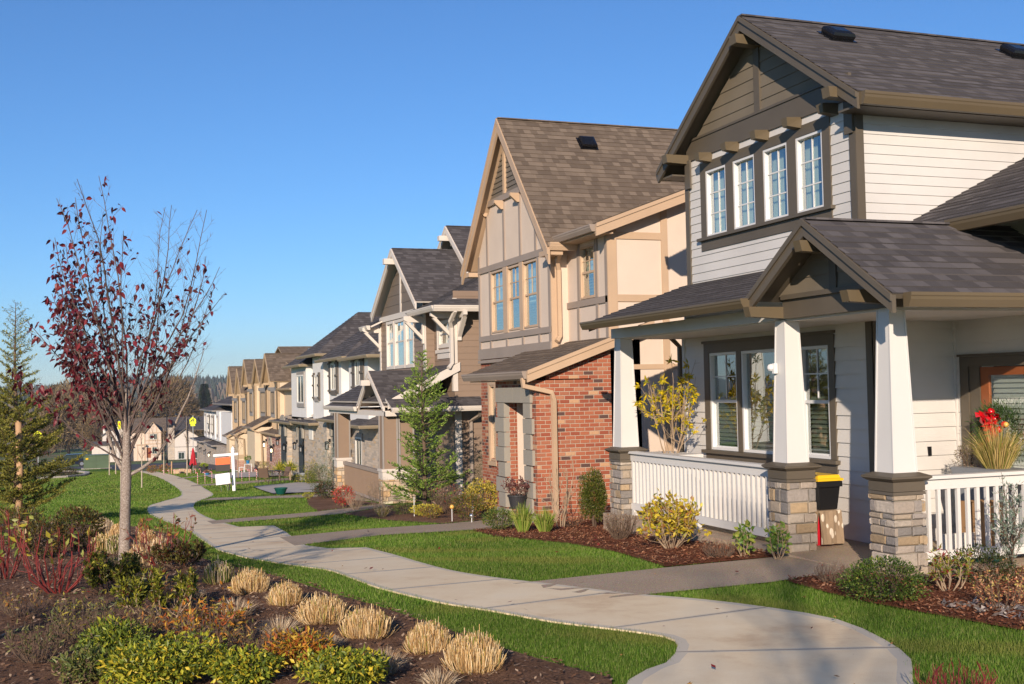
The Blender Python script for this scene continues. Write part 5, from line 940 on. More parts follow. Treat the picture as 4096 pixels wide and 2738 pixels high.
def blob(name, label, cat, x, y, w, h, n, ll, lw, cols, stem='twig', seed=0, z0=.12, up_=.5, shell=.55, lump=.28, group=None, z=None, mat='leaf', top=1.0, dome=.5, spread=False):
    """dense leafy shrub: lumpy crown of separate leaves on a few stems"""
    rs = np.random.RandomState(seed+int(abs(x*100)+abs(y*37))); r = root_at(name, x, y, label, cat, group, z); org = np.array(r['org'])
    d = unit(rs.normal(size=(n, 3))); k = unit(rs.normal(size=(7, 3))); f = 1+lump*np.max(np.maximum(d@k.T, 0)**5, 1)-lump*.5*np.max(np.maximum(d@unit(rs.normal(size=(6, 3))).T, 0)**6, 1)
    rad = (rs.uniform(shell**2, 1, n))**.5*f; e = np.array([w/2, w/2, h*(1-z0)/2]); P = d*rad[:, None]*e
    P[:, 2] = P[:, 2]*(1 if dome >= .5 else .9)+h*(z0+(1-z0)/2); keep = P[:, 2] > .01; P, d = P[keep], d[keep]; D = d*(.45 if spread else 1)+np.array([0, 0, up_*(.5 if spread else 1)])+rs.normal(size=d.shape)*(.75 if spread else .55)
    st = MB(); ns = max(4, min(9, int(w*14)))
    for i in range(ns):
        t = rs.uniform(0, 6.28); q = rs.uniform(.3, .75); p0 = org+np.array([math.cos(t)*w*.06, math.sin(t)*w*.06, -.03]); p2 = org+np.array([math.cos(t)*w*.45*q, math.sin(t)*w*.45*q, h*rs.uniform(.6, .9)]); p1 = (p0+p2)/2+np.array([0, 0, h*.08])
        st.tube([p0, p1, p2], [.009, .006, .003], 4, False)
        for _ in range(3):
            u = p1+(p2-p1)*rs.uniform(0, .8); v = u+np.append(rs.normal(size=2)*w*.16, h*rs.uniform(.1, .3)); st.tube([u, v], [.004, .002], 3, False)
    st.build('stems', stem, r); V, C = leafset(P+org, D, ll, lw, cols, rs); leaf_mesh('leaves', mat, r, V, C); return r
def twiggy(name, label, cat, x, y, w, h, ns, stem, sr, cols=None, n=0, ll=.05, lw=.025, seed=0, branch=3, leaf_lo=.4, arch=.15, droop=-.2, group=None, fine=2, z=None, mat='leaf', cluster=1):
    """many-stemmed open shrub with visible branching and leaves along the upper stems"""
    rs = np.random.RandomState(seed+int(abs(x*91)+abs(y*53))); r = root_at(name, x, y, label, cat, group, z); o = np.array(r['org']); mb = MB(); pts = []; dirs = []
    for i in range(ns):
        t = 6.283*(i+rs.uniform(-.4, .4))/ns; q = rs.uniform(.15, 1)**.7; tip = np.array([math.cos(t)*w/2*q, math.sin(t)*w/2*q, h*rs.uniform(.72, 1.0)*(1-.22*q*q)]); b = np.array([math.cos(t)*w*.07, math.sin(t)*w*.07, -.02]); out = np.array([math.cos(t), math.sin(t), 0])
        S = [b+(tip-b)*u+out*math.sin(u*3.14)*w*arch*(1 if q > .3 else .3)+rs.normal(size=3)*sr*1.2 for u in np.linspace(0, 1, 6)]; mb.tube([o+p for p in S], list(np.linspace(sr, sr*.35, 6)), 5 if sr > .006 else 4, False)
        for u in np.linspace(leaf_lo, 1, 9): k = min(4, int(u*5)); f = u*5-k; pts.append(S[k]*(1-f)+S[k+1]*f); dirs.append(S[k+1]-S[k])
        for j in range(branch):
            u = rs.uniform(.25, .9); k = min(4, int(u*5)); p = S[k]; dv = unit(unit(S[k+1]-S[k])+rs.normal(size=3)*.45+np.array([0, 0, .2])); L = h*rs.uniform(.18, .42)*(1.1-u*.5); e1 = p+dv*L*.55; e2 = p+dv*L+np.array([0, 0, L*.2]); mb.tube([o+p, o+e1, o+e2], [sr*.55, sr*.42, sr*.2], 4, False)
            for f in (.35, .6, .8, 1.0): pts.append(p+(e2-p)*f); dirs.append(dv)
            for m in range(fine):
                g = p+(e2-p)*rs.uniform(.3, .95); gv = unit(dv+rs.normal(size=3)*.6+np.array([0, 0, .25]))*L*rs.uniform(.25, .5); mb.tube([o+g, o+g+gv], [sr*.28, sr*.12], 3, False); pts += [g+gv*.6, g+gv]; dirs += [gv, gv]
    mb.build('stems', stem, r)
    if n and cols:
        pts = np.array(pts); dirs = unit(np.array(dirs)); ok = pts[:, 2] > h*leaf_lo*.6; pts, dirs = pts[ok], dirs[ok]; i = rs.randint(0, len(pts), max(1, n//cluster)); i = np.repeat(i, cluster)
        D = dirs[i]*.7+rs.normal(size=(len(i), 3))*.75+np.array([0, 0, droop]); V, C = leafset(pts[i]+o+rs.normal(size=(len(i), 3))*ll*.15, D, ll, lw, cols, rs); leaf_mesh('leaves', mat, r, V, C)
    return r
def tuft(name, label, cat, x, y, w, h, n, cols, bw=.003, cut=False, seed=0, group=None, z=None, lean=1.0):
    """clump of grass blades; cut = sheared to a mound"""
    rs = np.random.RandomState(seed+int(abs(x*77)+abs(y*31))); o = np.array([x, y, (gnd(x, y)+.02) if z is None else z]); t = rs.uniform(0, 6.283, n); q = rs.uniform(0, 1, n)**(.5 if cut else .6); bx = .36 if cut else .12
    base = np.column_stack([np.cos(t)*q*w*bx, np.sin(t)*q*w*bx, np.full(n, -.01)]); rr = q*w/2*rs.uniform(.85, 1.08, n)*lean
    hh = h*(np.sqrt(np.maximum(.05, 1-.62*q*q))*rs.uniform(.86, 1.06, n) if cut else rs.uniform(.55, 1.05, n)*(1-.35*q)); tip = np.column_stack([np.cos(t)*rr, np.sin(t)*rr, hh])+rs.normal(size=(n, 3))*w*.03
    if cut:
        lo = rs.rand(n) < .16; tip[lo, :2] *= rs.uniform(1.05, 1.5, (lo.sum(), 1)); tip[lo, 2] *= rs.uniform(.3, .85, lo.sum()); hi = rs.rand(n) < .05; tip[hi, 2] *= rs.uniform(1.05, 1.3, hi.sum())
    if not cut: mid = base*.45+tip*.55+np.column_stack([np.zeros((n, 2)), h*.16*q])
    else: mid = (base+tip)/2+np.column_stack([np.cos(t)*q*w*.05, np.sin(t)*q*w*.05, np.zeros(n)])
    th = rs.uniform(0, 3.14, n); s = np.column_stack([np.cos(th), np.sin(th), np.zeros(n)])*bw*rs.uniform(.6, 1.3, (n, 1)); e = s*(.8 if cut else .15)
    V = np.stack([base-s, base+s, mid+s, mid-s, mid-s, mid+s, tip+e, tip-e], 1).reshape(-1, 3)+o; C = np.array(cols)[rs.randint(0, len(cols), n)]*rs.uniform(.85, 1.12, (n, 1)); mb = MB(); mb.npfaces(V, 4)
    return tag(mb.build(name, 'dryleaf', at=o, colors=np.repeat(C, 8, 0)), label, cat, group)
TAN = [(.66, .46, .21), (.76, .57, .31), (.56, .36, .15), (.44, .27, .11), (.84, .68, .42)]; PALE = [(.60, .48, .32), (.72, .60, .43), (.46, .34, .21), (.36, .25, .15)]; GRN = [(.16, .20, .04), (.30, .30, .07), (.10, .13, .03)]
gm = 'cut back ornamental grasses along the lawn edge'
for x, y, w, h, lab in ((1.50, 11.7, .36, .22, 'tan cut grass mound, farthest but one of the row along the lawn edge'), (1.69, 10.72, .29, .20, 'small tan cut grass mound between two wider mounds on the lawn edge'), (1.84, 9.72, .40, .21, 'widest flat topped tan grass mound in the middle of the row'), (2.02, 8.9, .38, .22, 'tan cut grass mound, third from the near end of the row'), (2.31, 8.15, .31, .21, 'tan cut grass mound second from the near end beside the lawn tip'), (2.42, 7.44, .37, .24, 'nearest tan cut grass mound beside the tip of the lawn')):
    tuft('ornamental_grass', lab, 'grass mound', x, y, w, h, 2600, TAN+TAN+GRN[1:2], .0022, True, 5, gm)
for x, y, w, h, lab, c in ((1.29, 12.65, .32, .24, 'brownish green uncut grass clump at the far end of the tan row', PALE+GRN), (.62, 15.35, .34, .30, 'pale grass clump just right of the plum trunk', TAN+PALE), (.18, 18.4, .34, .28, 'greenish tan grass clump left of the plum trunk', TAN+GRN), (.36, 18.0, .28, .28, 'dry grass clump touching the left side of the plum trunk', PALE+GRN), (.46, 21.4, .26, .27, 'small tan clump far behind the plum trunk', TAN), (.88, 20.1, .32, .22, 'low tan clump behind the red stemmed bush by the path', TAN), (.26, 24.2, .36, .25, 'brown clump at the back of the bed beside the lawn', PALE), (.95, 17.2, .36, .25, 'straw coloured clump behind the leggy red stems', TAN+PALE)):
    tuft('ornamental_grass', lab, 'grass clump', x, y, w, h, 900, c, .0042, True, 7, 'grass clumps round the plum tree')
for x, y, w, h, lab in ((1.19, 10.25, .42, .21, 'feathery buff grass left of the wide tan mound'), (1.40, 9.2, .42, .20, 'feathery buff grass fanning out beside the bark'), (1.68, 8.55, .24, .14, 'small wispy grass between orange leaved shrub and mound'), (1.85, 7.6, .34, .2, 'wispy pale grass in front of the nearest mound'), (.95, 11.5, .24, .14, 'tiny wispy tan grass among the dark bark'), (1.62, 11.0, .2, .1, 'thin wispy grass leaning by the small mound'), (2.05, 7.0, .3, .16, 'wispy pale grass at the front corner of the bed')):
    tuft('ornamental_grass', lab, 'grass', x, y, w, h, 420, PALE, .0022, False, 9, 'wispy dry grasses in the dark bark', lean=1.15)
YG = [(.44, .42, .035, 2), (.28, .31, .03, 2), (.17, .22, .025, 2.2), (.62, .48, .045, 1.3), (.09, .13, .02, 1.6)]
blob('spirea_shrub', 'bright yellow green shrub at the bottom edge, broadest of the golden ones', 'shrub', .43, 7.95, .70, .29, 4200, .044, .019, YG, seed=1, z0=.1, spread=True, shell=.3, up_=.3, lump=LUMPY)
blob('spirea_shrub', 'olive green shrub with darker leaves behind the broad yellow one', 'shrub', .16, 8.75, .48, .31, 2000, .046, .017, [(.16, .22, .03, 2), (.25, .30, .03), (.45, .42, .04, .5), (.09, .12, .02)], seed=2, spread=True, shell=.35)
blob('spirea_shrub', 'yellow green shrub right of the broad one, below the brown twigs', 'shrub', .92, 7.68, .44, .21, 1900, .044, .020, YG, seed=3, spread=True, shell=.3, up_=.3, lump=LUMPY)
blob('spirea_shrub', 'yellow green shrub at the bottom edge under the orange leaves', 'shrub', 1.52, 7.25, .52, .25, 2600, .044, .020, YG, seed=4, spread=True, shell=.3, up_=.3, lump=LUMPY)
blob('spirea_shrub', 'orange tipped shrub behind the right hand yellow green one', 'shrub', 1.36, 8.08, .44, .25, 1100, .052, .018, [(.50, .22, .03, 2), (.55, .36, .05), (.28, .27, .03), (.36, .1, .03)], seed=5, shell=.3, spread=True)
blob('spirea_shrub', 'low dull green shrub at the lower left of the golden shrubs', 'shrub', -.02, 8.25, .36, .24, 700, .05, .017, [(.09, .12, .03), (.14, .17, .04), (.2, .18, .06)], seed=6, spread=True, shell=.3)
twiggy('spirea_shrub', 'brown twiggy shrub with orange leaves on its top', 'shrub', .83, 8.95, .66, .42, 46, 'twig', .0042, [(.50, .20, .03), (.58, .34, .05), (.36, .10, .03), (.30, .25, .04)], 520, .05, .02, 21, 4, .55, .1)
twiggy('spirea_shrub', 'sparse grey green shrub of thin brown stems on the dark bark', 'shrub', -.05, 9.8, .56, .40, 40, 'twig', .0035, [(.12, .15, .055), (.18, .19, .07), (.36, .30, .05)], 420, .045, .013, 22, 4, .3, .12)
AZ = [(.12, .14, .02, 2), (.19, .20, .025, 2), (.07, .075, .018, 2), (.32, .30, .04, 1), (.16, .06, .025, .8)]
twiggy('azalea_shrub', 'green leaved azalea left of the plum trunk base', 'shrub', .19, 12.55, .60, .44, 14, 'twig', .006, AZ, 3200, .05, .02, 23, 6, .35, .12, .35, cluster=5)
twiggy('azalea_shrub', 'leggy azalea with bare pale stems and yellow green tufts', 'shrub', .60, 10.45, .72, .48, 8, 'paletwig', .007, AZ+[(.32, .32, .03, 1.5)], 2600, .05, .02, 24, 6, .5, .16, .35, cluster=6)
twiggy('azalea_shrub', 'dark maroon tinted azalea below the leggy red stems', 'shrub', 1.06, 14.7, .66, .33, 14, 'twig', .006, [(.05, .05, .018), (.09, .085, .02), (.11, .04, .02), (.16, .14, .03)], 2600, .05, .02, 25, 6, .35, .1, .35, cluster=5)
DKA = [(.06, .058, .018, 2), (.10, .085, .02, 2), (.14, .06, .02, 1), (.20, .16, .03, .8)]
blob('azalea_shrub', 'big dark azalea behind the large red stemmed bush', 'shrub', -.15, 19.2, .72, .68, 2000, .06, .024, DKA, seed=8, z0=.05); blob('azalea_shrub', 'second dark azalea farther left behind the red stems', 'shrub', -.62, 17.9, .70, .55, 1500, .06, .024, DKA, seed=9, z0=.05); blob('azalea_shrub', 'dark azalea under the fir branches', 'shrub', -1.1, 21.5, .8, .6, 1300, .06, .024, DKA, seed=10, z0=.05)
DL = [(.50, .42, .05), (.34, .36, .08), (.46, .34, .16), (.22, .27, .05)]
twiggy('dogwood_shrub', 'large red stemmed bush standing in the dark bark', 'shrub', -.30, 12.85, .98, .80, 15, 'redtwig', .0105, DL, 26, .10, .045, 31, 3, .7, .10, -.3, fine=2)
twiggy('dogwood_shrub', 'red stemmed bush with yellow leaves at the left edge', 'shrub', -.92, 14.9, .62, .86, 10, 'redtwig', .010, DL, 60, .12, .05, 32, 3, .5, .10, -.3, fine=2)
twiggy('dogwood_shrub', 'leggy red stemmed bush between the plum trunk and the path', 'shrub', .84, 15.2, .92, .84, 9, 'redtwig', .0095, [(.30, .24, .06), (.40, .20, .05), (.20, .22, .06), (.2, .07, .04)], 70, .09, .038, 33, 4, .75, .12, -.3, fine=2)
twiggy('dogwood_shrub', 'dark red twigs poking up at the bottom edge beside the path', 'shrub', 4.72, 5.45, .5, .22, 30, 'redtwig', .005, None, 0, seed=34, branch=3)
for x, y, w, h, ns, lf, lab in ((.35, 9.4, .5, .34, 40, 260, 'rust brown twiggy shrub behind the broad yellow one'), (1.10, 8.45, .46, .30, 40, 200, 'rust leaved twiggy shrub between the two yellow green ones'), (-.35, 9.1, .5, .34, 34, 240, 'thin grey green shrub at the left of the golden shrubs'), (.75, 11.2, .5, .3, 34, 200, 'low brown leaved shrub behind the leggy azalea'), (-.55, 11.2, .5, .3, 30, 120, 'sparse brown twigs in the open bark'), (.35, 13.7, .6, .36, 30, 500, 'dark leaved low shrub at the foot of the plum tree')):
    twiggy('spirea_shrub', lab, 'shrub', x, y, w, h, ns, 'twig', .0034, [(.42, .20, .05), (.30, .12, .04), (.20, .19, .05), (.50, .34, .08)] if 'grey' not in lab and 'dark' not in lab else [(.13, .15, .05), (.20, .19, .06), (.08, .07, .03)], lf, .042, .015, 61, 4, .35, .12)
# shrubs by the white porch
GY2 = [(.52, .40, .03, 2), (.58, .46, .05, 2), (.40, .27, .04), (.30, .31, .04)]
twiggy('euonymus_shrub', 'round bush with yellow autumn leaves in front of the white railing', 'shrub', 6.72, 12.72, .70, .70, 20, 'paletwig', .006, GY2+[(.34, .16, .04)], 1500, .066, .036, 41, 6, .35, .10, -.25)
twiggy('barberry_shrub', 'bare brown twiggy shrub left of the yellow bush', 'shrub', 6.8, 14.35, .48, .47, 60, 'twig', .004, [(.22, .10, .05), (.3, .17, .08)], 60, .035, .015, 42, 4, .3, .10)
blob('yew_shrub', 'upright dark green yew against the red brick wall', 'shrub', 7.55, 16.85, .42, .85, 6000, .045, .013, [(.06, .085, .014), (.11, .135, .02), (.18, .18, .035)], seed=12, z0=.16, shell=.3, lump=.4)
twiggy('young_tree', 'thin bare sapling in front of the brick wall', 'sapling', 7.15, 17.3, .62, 1.28, 4, 'paletwig', .012, [(.3, .1, .05)], 14, .04, .02, 43, 6, .5, .05)
twiggy('spirea_shrub', 'low pinkish leaved shrub at the foot of the brick wall', 'shrub', 7.4, 17.45, .55, .30, 40, 'twig', .003, [(.45, .18, .09), (.55, .30, .15), (.36, .1, .06)], 350, .035, .015, 44, 3, .2, .1)
tuft('ornamental_grass', 'green arching grass left of the bare sapling', 'grass clump', 6.36, 16.95, .50, .52, 420, [(.15, .24, .03), (.24, .32, .05), (.34, .36, .09)], .005, False, 3, 'green grasses by the brick entry'); tuft('ornamental_grass', 'green arching grass nearer the bare sapling', 'grass clump', 6.55, 16.5, .50, .44, 420, [(.15, .24, .03), (.24, .32, .05), (.34, .36, .09)], .005, False, 4, 'green grasses by the brick entry')
blob('nandina_shrub', 'low green shrub beside the walkway to the brick entry', 'shrub', 6.25, 17.7, .52, .36, 1400, .042, .015, [(.06, .11, .02), (.10, .17, .03), (.2, .2, .04)], seed=14)
blob('euonymus_shrub', 'golden variegated shrub left of the brick doorway', 'shrub', 7.5, 22.2, .70, .66, 1500, .055, .03, [(.58, .45, .06, 2), (.5, .42, .1), (.18, .2, .03)], seed=15)
blob('yew_shrub', 'tall dark yew between the brown wall and the brick', 'shrub', 8.85, 26.0, .55, 1.25, 2600, .03, .009, [(.03, .05, .012), (.06, .08, .018)], seed=16, z0=.05)
blob('nandina_shrub', 'reddish green shrub left of the golden shrub', 'shrub', 6.75, 21.0, .60, .50, 1500, .045, .016, [(.09, .12, .02), (.15, .15, .03), (.26, .12, .04)], seed=17); blob('nandina_shrub', 'orange green low shrub at the corner of the walkway', 'shrub', 6.25, 21.6, .4, .28, 500, .04, .016, [(.16, .15, .03), (.3, .16, .04)], seed=18)
twiggy('hydrangea_shrub', 'bare reddish brown shrub at the foot of the tall conifer', 'shrub', 7.05, 23.2, .85, .68, 46, 'twig', .005, [(.26, .07, .05), (.4, .28, .2)], 200, .05, .025, 45, 4, .4, .10)
blob('juniper_shrub', 'low golden yellow shrub under the tall conifer', 'shrub', 6.5, 22.9, .66, .22, 900, .045, .02, [(.60, .50, .05), (.45, .42, .06)], seed=19); blob('juniper_shrub', 'low green shrub left of the golden yellow one', 'shrub', 6.2, 23.6, .46, .26, 700, .04, .014, [(.08, .12, .03), (.15, .18, .04)], seed=20)
tuft('ornamental_grass', 'pale tan grass at the bend of the brown house walkway', 'grass clump', 5.72, 23.5, .40, .27, 450, PALE+GRN, .005, False, 6)
twiggy('young_shrub', 'tall bare twigs in front of the brown railing', 'shrub', 5.95, 24.8, .62, .92, 24, 'paletwig', .004, [(.36, .25, .08)], 24, .04, .02, 46, 4, .4, .06); twiggy('young_shrub', 'bare fan shaped twigs beside the red leaved shrub', 'shrub', 5.97, 27.2, .50, .48, 34, 'paletwig', .004, None, 0, seed=47, branch=4)
blob('nandina_shrub', 'bright red leaved shrub at the left end of the brown railing', 'shrub', 5.95, 28.4, .55, .52, 1100, .05, .022, [(.55, .05, .05, 2), (.45, .10, .06), (.2, .18, .04)], seed=22)
SIL = [(.30, .35, .29), (.40, .45, .38), (.2, .25, .19)]
blob('juniper_shrub', 'pointed silvery blue juniper before the grey stone wall', 'shrub', 9.0, 44.8, .98, 1.65, 2600, .06, .016, SIL, seed=23, z0=.02, lump=.5, shell=.3, mat='needle'); blob('heather_shrub', 'dark green upright shrub left of the silvery juniper', 'shrub', 7.8, 41.2, .85, .95, 2400, .05, .012, [(.04, .075, .015), (.09, .13, .02), (.14, .17, .03)], seed=24, z0=.02, up_=1.2)
blob('rhododendron_shrub', 'dark broad leaved shrub between heather and red shrub', 'shrub', 6.65, 34.6, .62, .46, 700, .075, .028, [(.03, .055, .02), (.06, .08, .025), (.12, .06, .03)], seed=25); blob('juniper_shrub', 'tiny yellow grassy shrub at the patio corner', 'shrub', 6.25, 35.2, .34, .18, 300, .045, .02, [(.5, .45, .08), (.3, .3, .05)], seed=26)
VAR = [(.45, .40, .08), (.20, .23, .04), (.10, .13, .03)]
for i, (x, y, w, h, lab) in enumerate(((8.9, 52.6, .55, .38, 'yellow variegated shrub at the patio edge'), (9.0, 50.2, .45, .56, 'variegated shrub right of the grey planters'), (8.15, 57.5, .75, 1.0, 'green variegated shrub behind the brown patio chairs'), (9.6, 58.8, .8, .85, 'shrub under the spiky palms'), (10.3, 57.0, .8, .9, 'variegated shrub before the stone wall'))): blob('euonymus_shrub', lab, 'shrub', x, y, w, h, 600, .06, .03, VAR, seed=50+i, z0=.03)
# bed right of the porch steps
blob('boxwood_shrub', 'round glossy green shrub in front of the corner stone column', 'shrub', 6.52, 8.42, .68, .36, 4200, .026, .013, [(.045, .085, .012, 2), (.075, .13, .02, 2), (.13, .19, .03), (.28, .28, .05, .3)], seed=27, z0=.02)
twiggy('pieris_shrub', 'small red topped shrub with yellow green leaves', 'shrub', 7.3, 8.5, .40, .40, 9, 'paletwig', .007, [(.24, .27, .03, 2), (.36, .33, .05), (.13, .17, .03), (.26, .03, .03, 1.2)], 700, .045, .013, 48, 5, .5, .14, .2, cluster=6)
twiggy('barberry_shrub', 'bare red brown twigs behind the round green shrub', 'shrub', 6.7, 9.4, .40, .21, 60, 'twig', .0028, [(.25, .06, .04)], 40, .02, .01, 49, 3, .3, .12)
twiggy('spirea_shrub', 'upright stems clothed in pinkish orange leaves', 'shrub', 7.0, 7.55, .46, .38, 16, 'twig', .0035, [(.55, .25, .12), (.62, .38, .2), (.45, .15, .08), (.5, .42, .12)], 700, .026, .012, 50, 3, .1, .12)
blob('boxwood_shrub', 'dark leaved shrub under the corner railing', 'shrub', 7.9, 8.75, .62, .32, 1800, .03, .013, [(.035, .05, .015), (.06, .075, .02)], seed=28, z0=.02)
twiggy('juniper_shrub', 'blue green conifer sprig at the right edge by the railing', 'shrub', 8.45, 8.95, .22, .95, 5, 'twig', .008, SIL+[(.12, .2, .14)], 1100, .05, .012, 51, 8, .15, .08, .2, mat='needle')
HY = [(.10, .19, .03), (.18, .28, .05), (.34, .38, .07)]
twiggy('hydrangea_shrub', 'leafy green shrub at the foot of the middle stone column', 'shrub', 7.22, 11.15, .34, .38, 9, 'paletwig', .005, HY, 120, .085, .05, 52, 3, .3, .12, -.2); twiggy('hydrangea_shrub', 'leafy green shrub left of the middle stone column', 'shrub', 7.0, 11.5, .30, .37, 9, 'paletwig', .005, HY, 110, .085, .05, 53, 3, .3, .12, -.2)
twiggy('barberry_shrub', 'low red brown shrub between the railing and the walkway', 'shrub', 6.72, 11.55, .46, .22, 60, 'twig', .0028, [(.3, .12, .06)], 90, .02, .01, 54, 3, .3, .12)

# ------------------------------------------------------------------ the plum tree
RV = np.array([math.cos(YAW), -math.sin(YAW), 0]); DV = np.array([math.sin(YAW), math.cos(YAW), 0]); ZV = np.array([0, 0, 1.0])
def plum():
    rs = np.random.RandomState(17); x, y = .43, 15.9; T = root_at('plum_tree', x, y, 'young purple leaved plum tree, half bare, with speckled grey trunk', 'tree'); o = np.array(T['org'])-np.array([0, 0, .03]); mb = MB(); tw = MB(); lm = MB(); LP = []; LD = []
    tr = [o+RV*(a)+ZV*b for a, b in ((0, 0), (.005, .35), (.015, .8), (.03, 1.2), (.035, 1.55), (.05, 1.95), (.06, 2.35))]; mb.tube(tr, [.085, .072, .066, .068, .052, .043, .03], 10, False)
    limbs = [(1.18, -36, 3.0, .030), (1.17, 66, 2.0, .026)]+[(1.35+.85*((i*7) % 11)/11, -56+i*4.35+rs.uniform(-2.5, 2.5), 0, 0) for i in range(25)]
    limbs = [(h, a, L or (3.35-.013*abs(a)-.00016*a*a-.25*(h-1.4))*rs.uniform(.86, 1.10), r or rs.uniform(.011, .017)) for h, a, L, r in limbs]
    for li, (h0, ang, L, r0) in enumerate(limbs):
        k = 0
        while k < 5 and h0 > (tr[k+1]-o)[2]: k += 1
        f = (h0-(tr[k]-o)[2])/max(1e-6, (tr[k+1]-tr[k])[2]); p = tr[k]*(1-f)+tr[k+1]*f; a = R(ang); dep = rs.uniform(-.5, .5); d = unit(RV*math.sin(a)+ZV*math.cos(a)+DV*dep); S = [p]; ns = 9; bare = (ang > 55)
        for i in range(ns):
            if bare and i == 2: d = unit(d+ZV*.55)
            elif li == 0 and i == 1: d = unit(d+ZV*.5)
            d = unit(d+ZV*(.06 if abs(ang) > 20 else .02)+rs.normal(size=3)*.075); S.append(S[-1]+d*L/ns)
        (mb if li < 2 else lm).tube(S, list(np.linspace(r0, .0035, ns+1)), 6, False); nsec = int(L/.125)
        for j in range(nsec):
            u = .16+.8*(j+rs.uniform(0, .8))/nsec; kk = min(ns-1, int(u*ns)); q = S[kk]+(S[kk+1]-S[kk])*(u*ns-kk); dd = unit(S[kk+1]-S[kk]); sd = unit(np.cross(dd, rs.normal(size=3))); sg = 1 if j % 2 else -1
            sdv = unit(dd*.8+(RV*sg*.5+sd*.4)); l = L*(1.05-u)*rs.uniform(.16, .34)+.10; pts = [q]; e = sdv
            for m in range(4): e = unit(e+ZV*.10+rs.normal(size=3)*.06); pts.append(pts[-1]+e*l/4)
            tw.tube(pts, list(np.linspace(max(.0028, r0*.26*(1-u*.6)), .0013, 5)), 4, False)
            for m in range(3):
                w0 = rs.uniform(.2, .95); km = min(3, int(w0*4)); b = pts[km]+(pts[km+1]-pts[km])*(w0*4-km); tv = unit(e*.7+rs.normal(size=3)*.45+ZV*.2)*l*rs.uniform(.2, .45); tw.tube([b, b+tv*.5, b+tv], [.0018, .0014, .0009], 3, False); pts2 = [b+tv*.5, b+tv]
                for z in pts2: LP.append(z); LD.append(tv)
            for m in range(1, 5): LP.append(pts[m]); LD.append(e); LP.append((pts[m]+pts[m-1])/2); LD.append(e)
    LP = np.array(LP); LD = unit(np.array(LD)); rel = LP-o; xr = rel@RV; zz = rel[:, 2]
    pr = .42*np.exp(-((xr+.22)/.85)**2-((zz-2.35)/.95)**2)+.17*(xr < 0)*(zz > 1.9)+.06*(zz < 3.9)+.015; pr[zz < 1.4] *= .2; pr[(xr > .6) & (zz < 2.7)] *= .12; keep = rs.rand(len(LP)) < pr; LP, LD = LP[keep], LD[keep]
    mb.build('trunk', 'bark2', T, smooth=True); tw.build('twigs', 'darktwig', T); lm.build('limbs', 'darktwig', T, smooth=True)
    D = LD*.35+rs.normal(size=LP.shape)*.5+np.array([0, 0, -.55]); n = len(LP); D = unit(D); S = unit(np.cross(D, rs.normal(size=(n, 3)))); N = np.cross(S, D); L = (.080*rs.uniform(.6, 1.25, n))[:, None]; Wd = L*.30; dr = np.array([0, 0, -1.0])
    m1 = LP+D*L*.3; m2 = LP+D*L*.65+dr*L*.08; t = LP+D*L+dr*L*.30; cv = -N*L*.10
    V = np.stack([LP, m1+S*Wd, m1+cv, LP, LP, m1+cv, m1-S*Wd, LP, m1+S*Wd, m2+S*Wd*.85, m2+cv, m1+cv, m1+cv, m2+cv, m2-S*Wd*.85, m1-S*Wd, m2+S*Wd*.85, t, t, m2+cv, m2+cv, t, t, m2-S*Wd*.85], 1)
    q = [(1, 2, 0), (5, 6, 4), (8, 9, 10, 11), (12, 13, 14, 15), (16, 17, 19), (20, 21, 23)]
    cm = MB(); base = V.reshape(-1, 3); cm.v = [tuple(p) for p in base.tolist()]
    for i in range(n):
        for f in q: cm.f.append(tuple(i*24+k for k in f))
    cm.uv = [None]*len(cm.f); cm.mi = [0]*len(cm.f); cols = np.array([(.13, .013, .024), (.18, .02, .03), (.085, .012, .02), (.24, .035, .04), (.11, .02, .022)])[rs.randint(0, 5, n)]*rs.uniform(.7, 1.25, (n, 1)); cm.build('leaves', 'leaf', T, colors=np.repeat(cols, 24, 0))
plum()

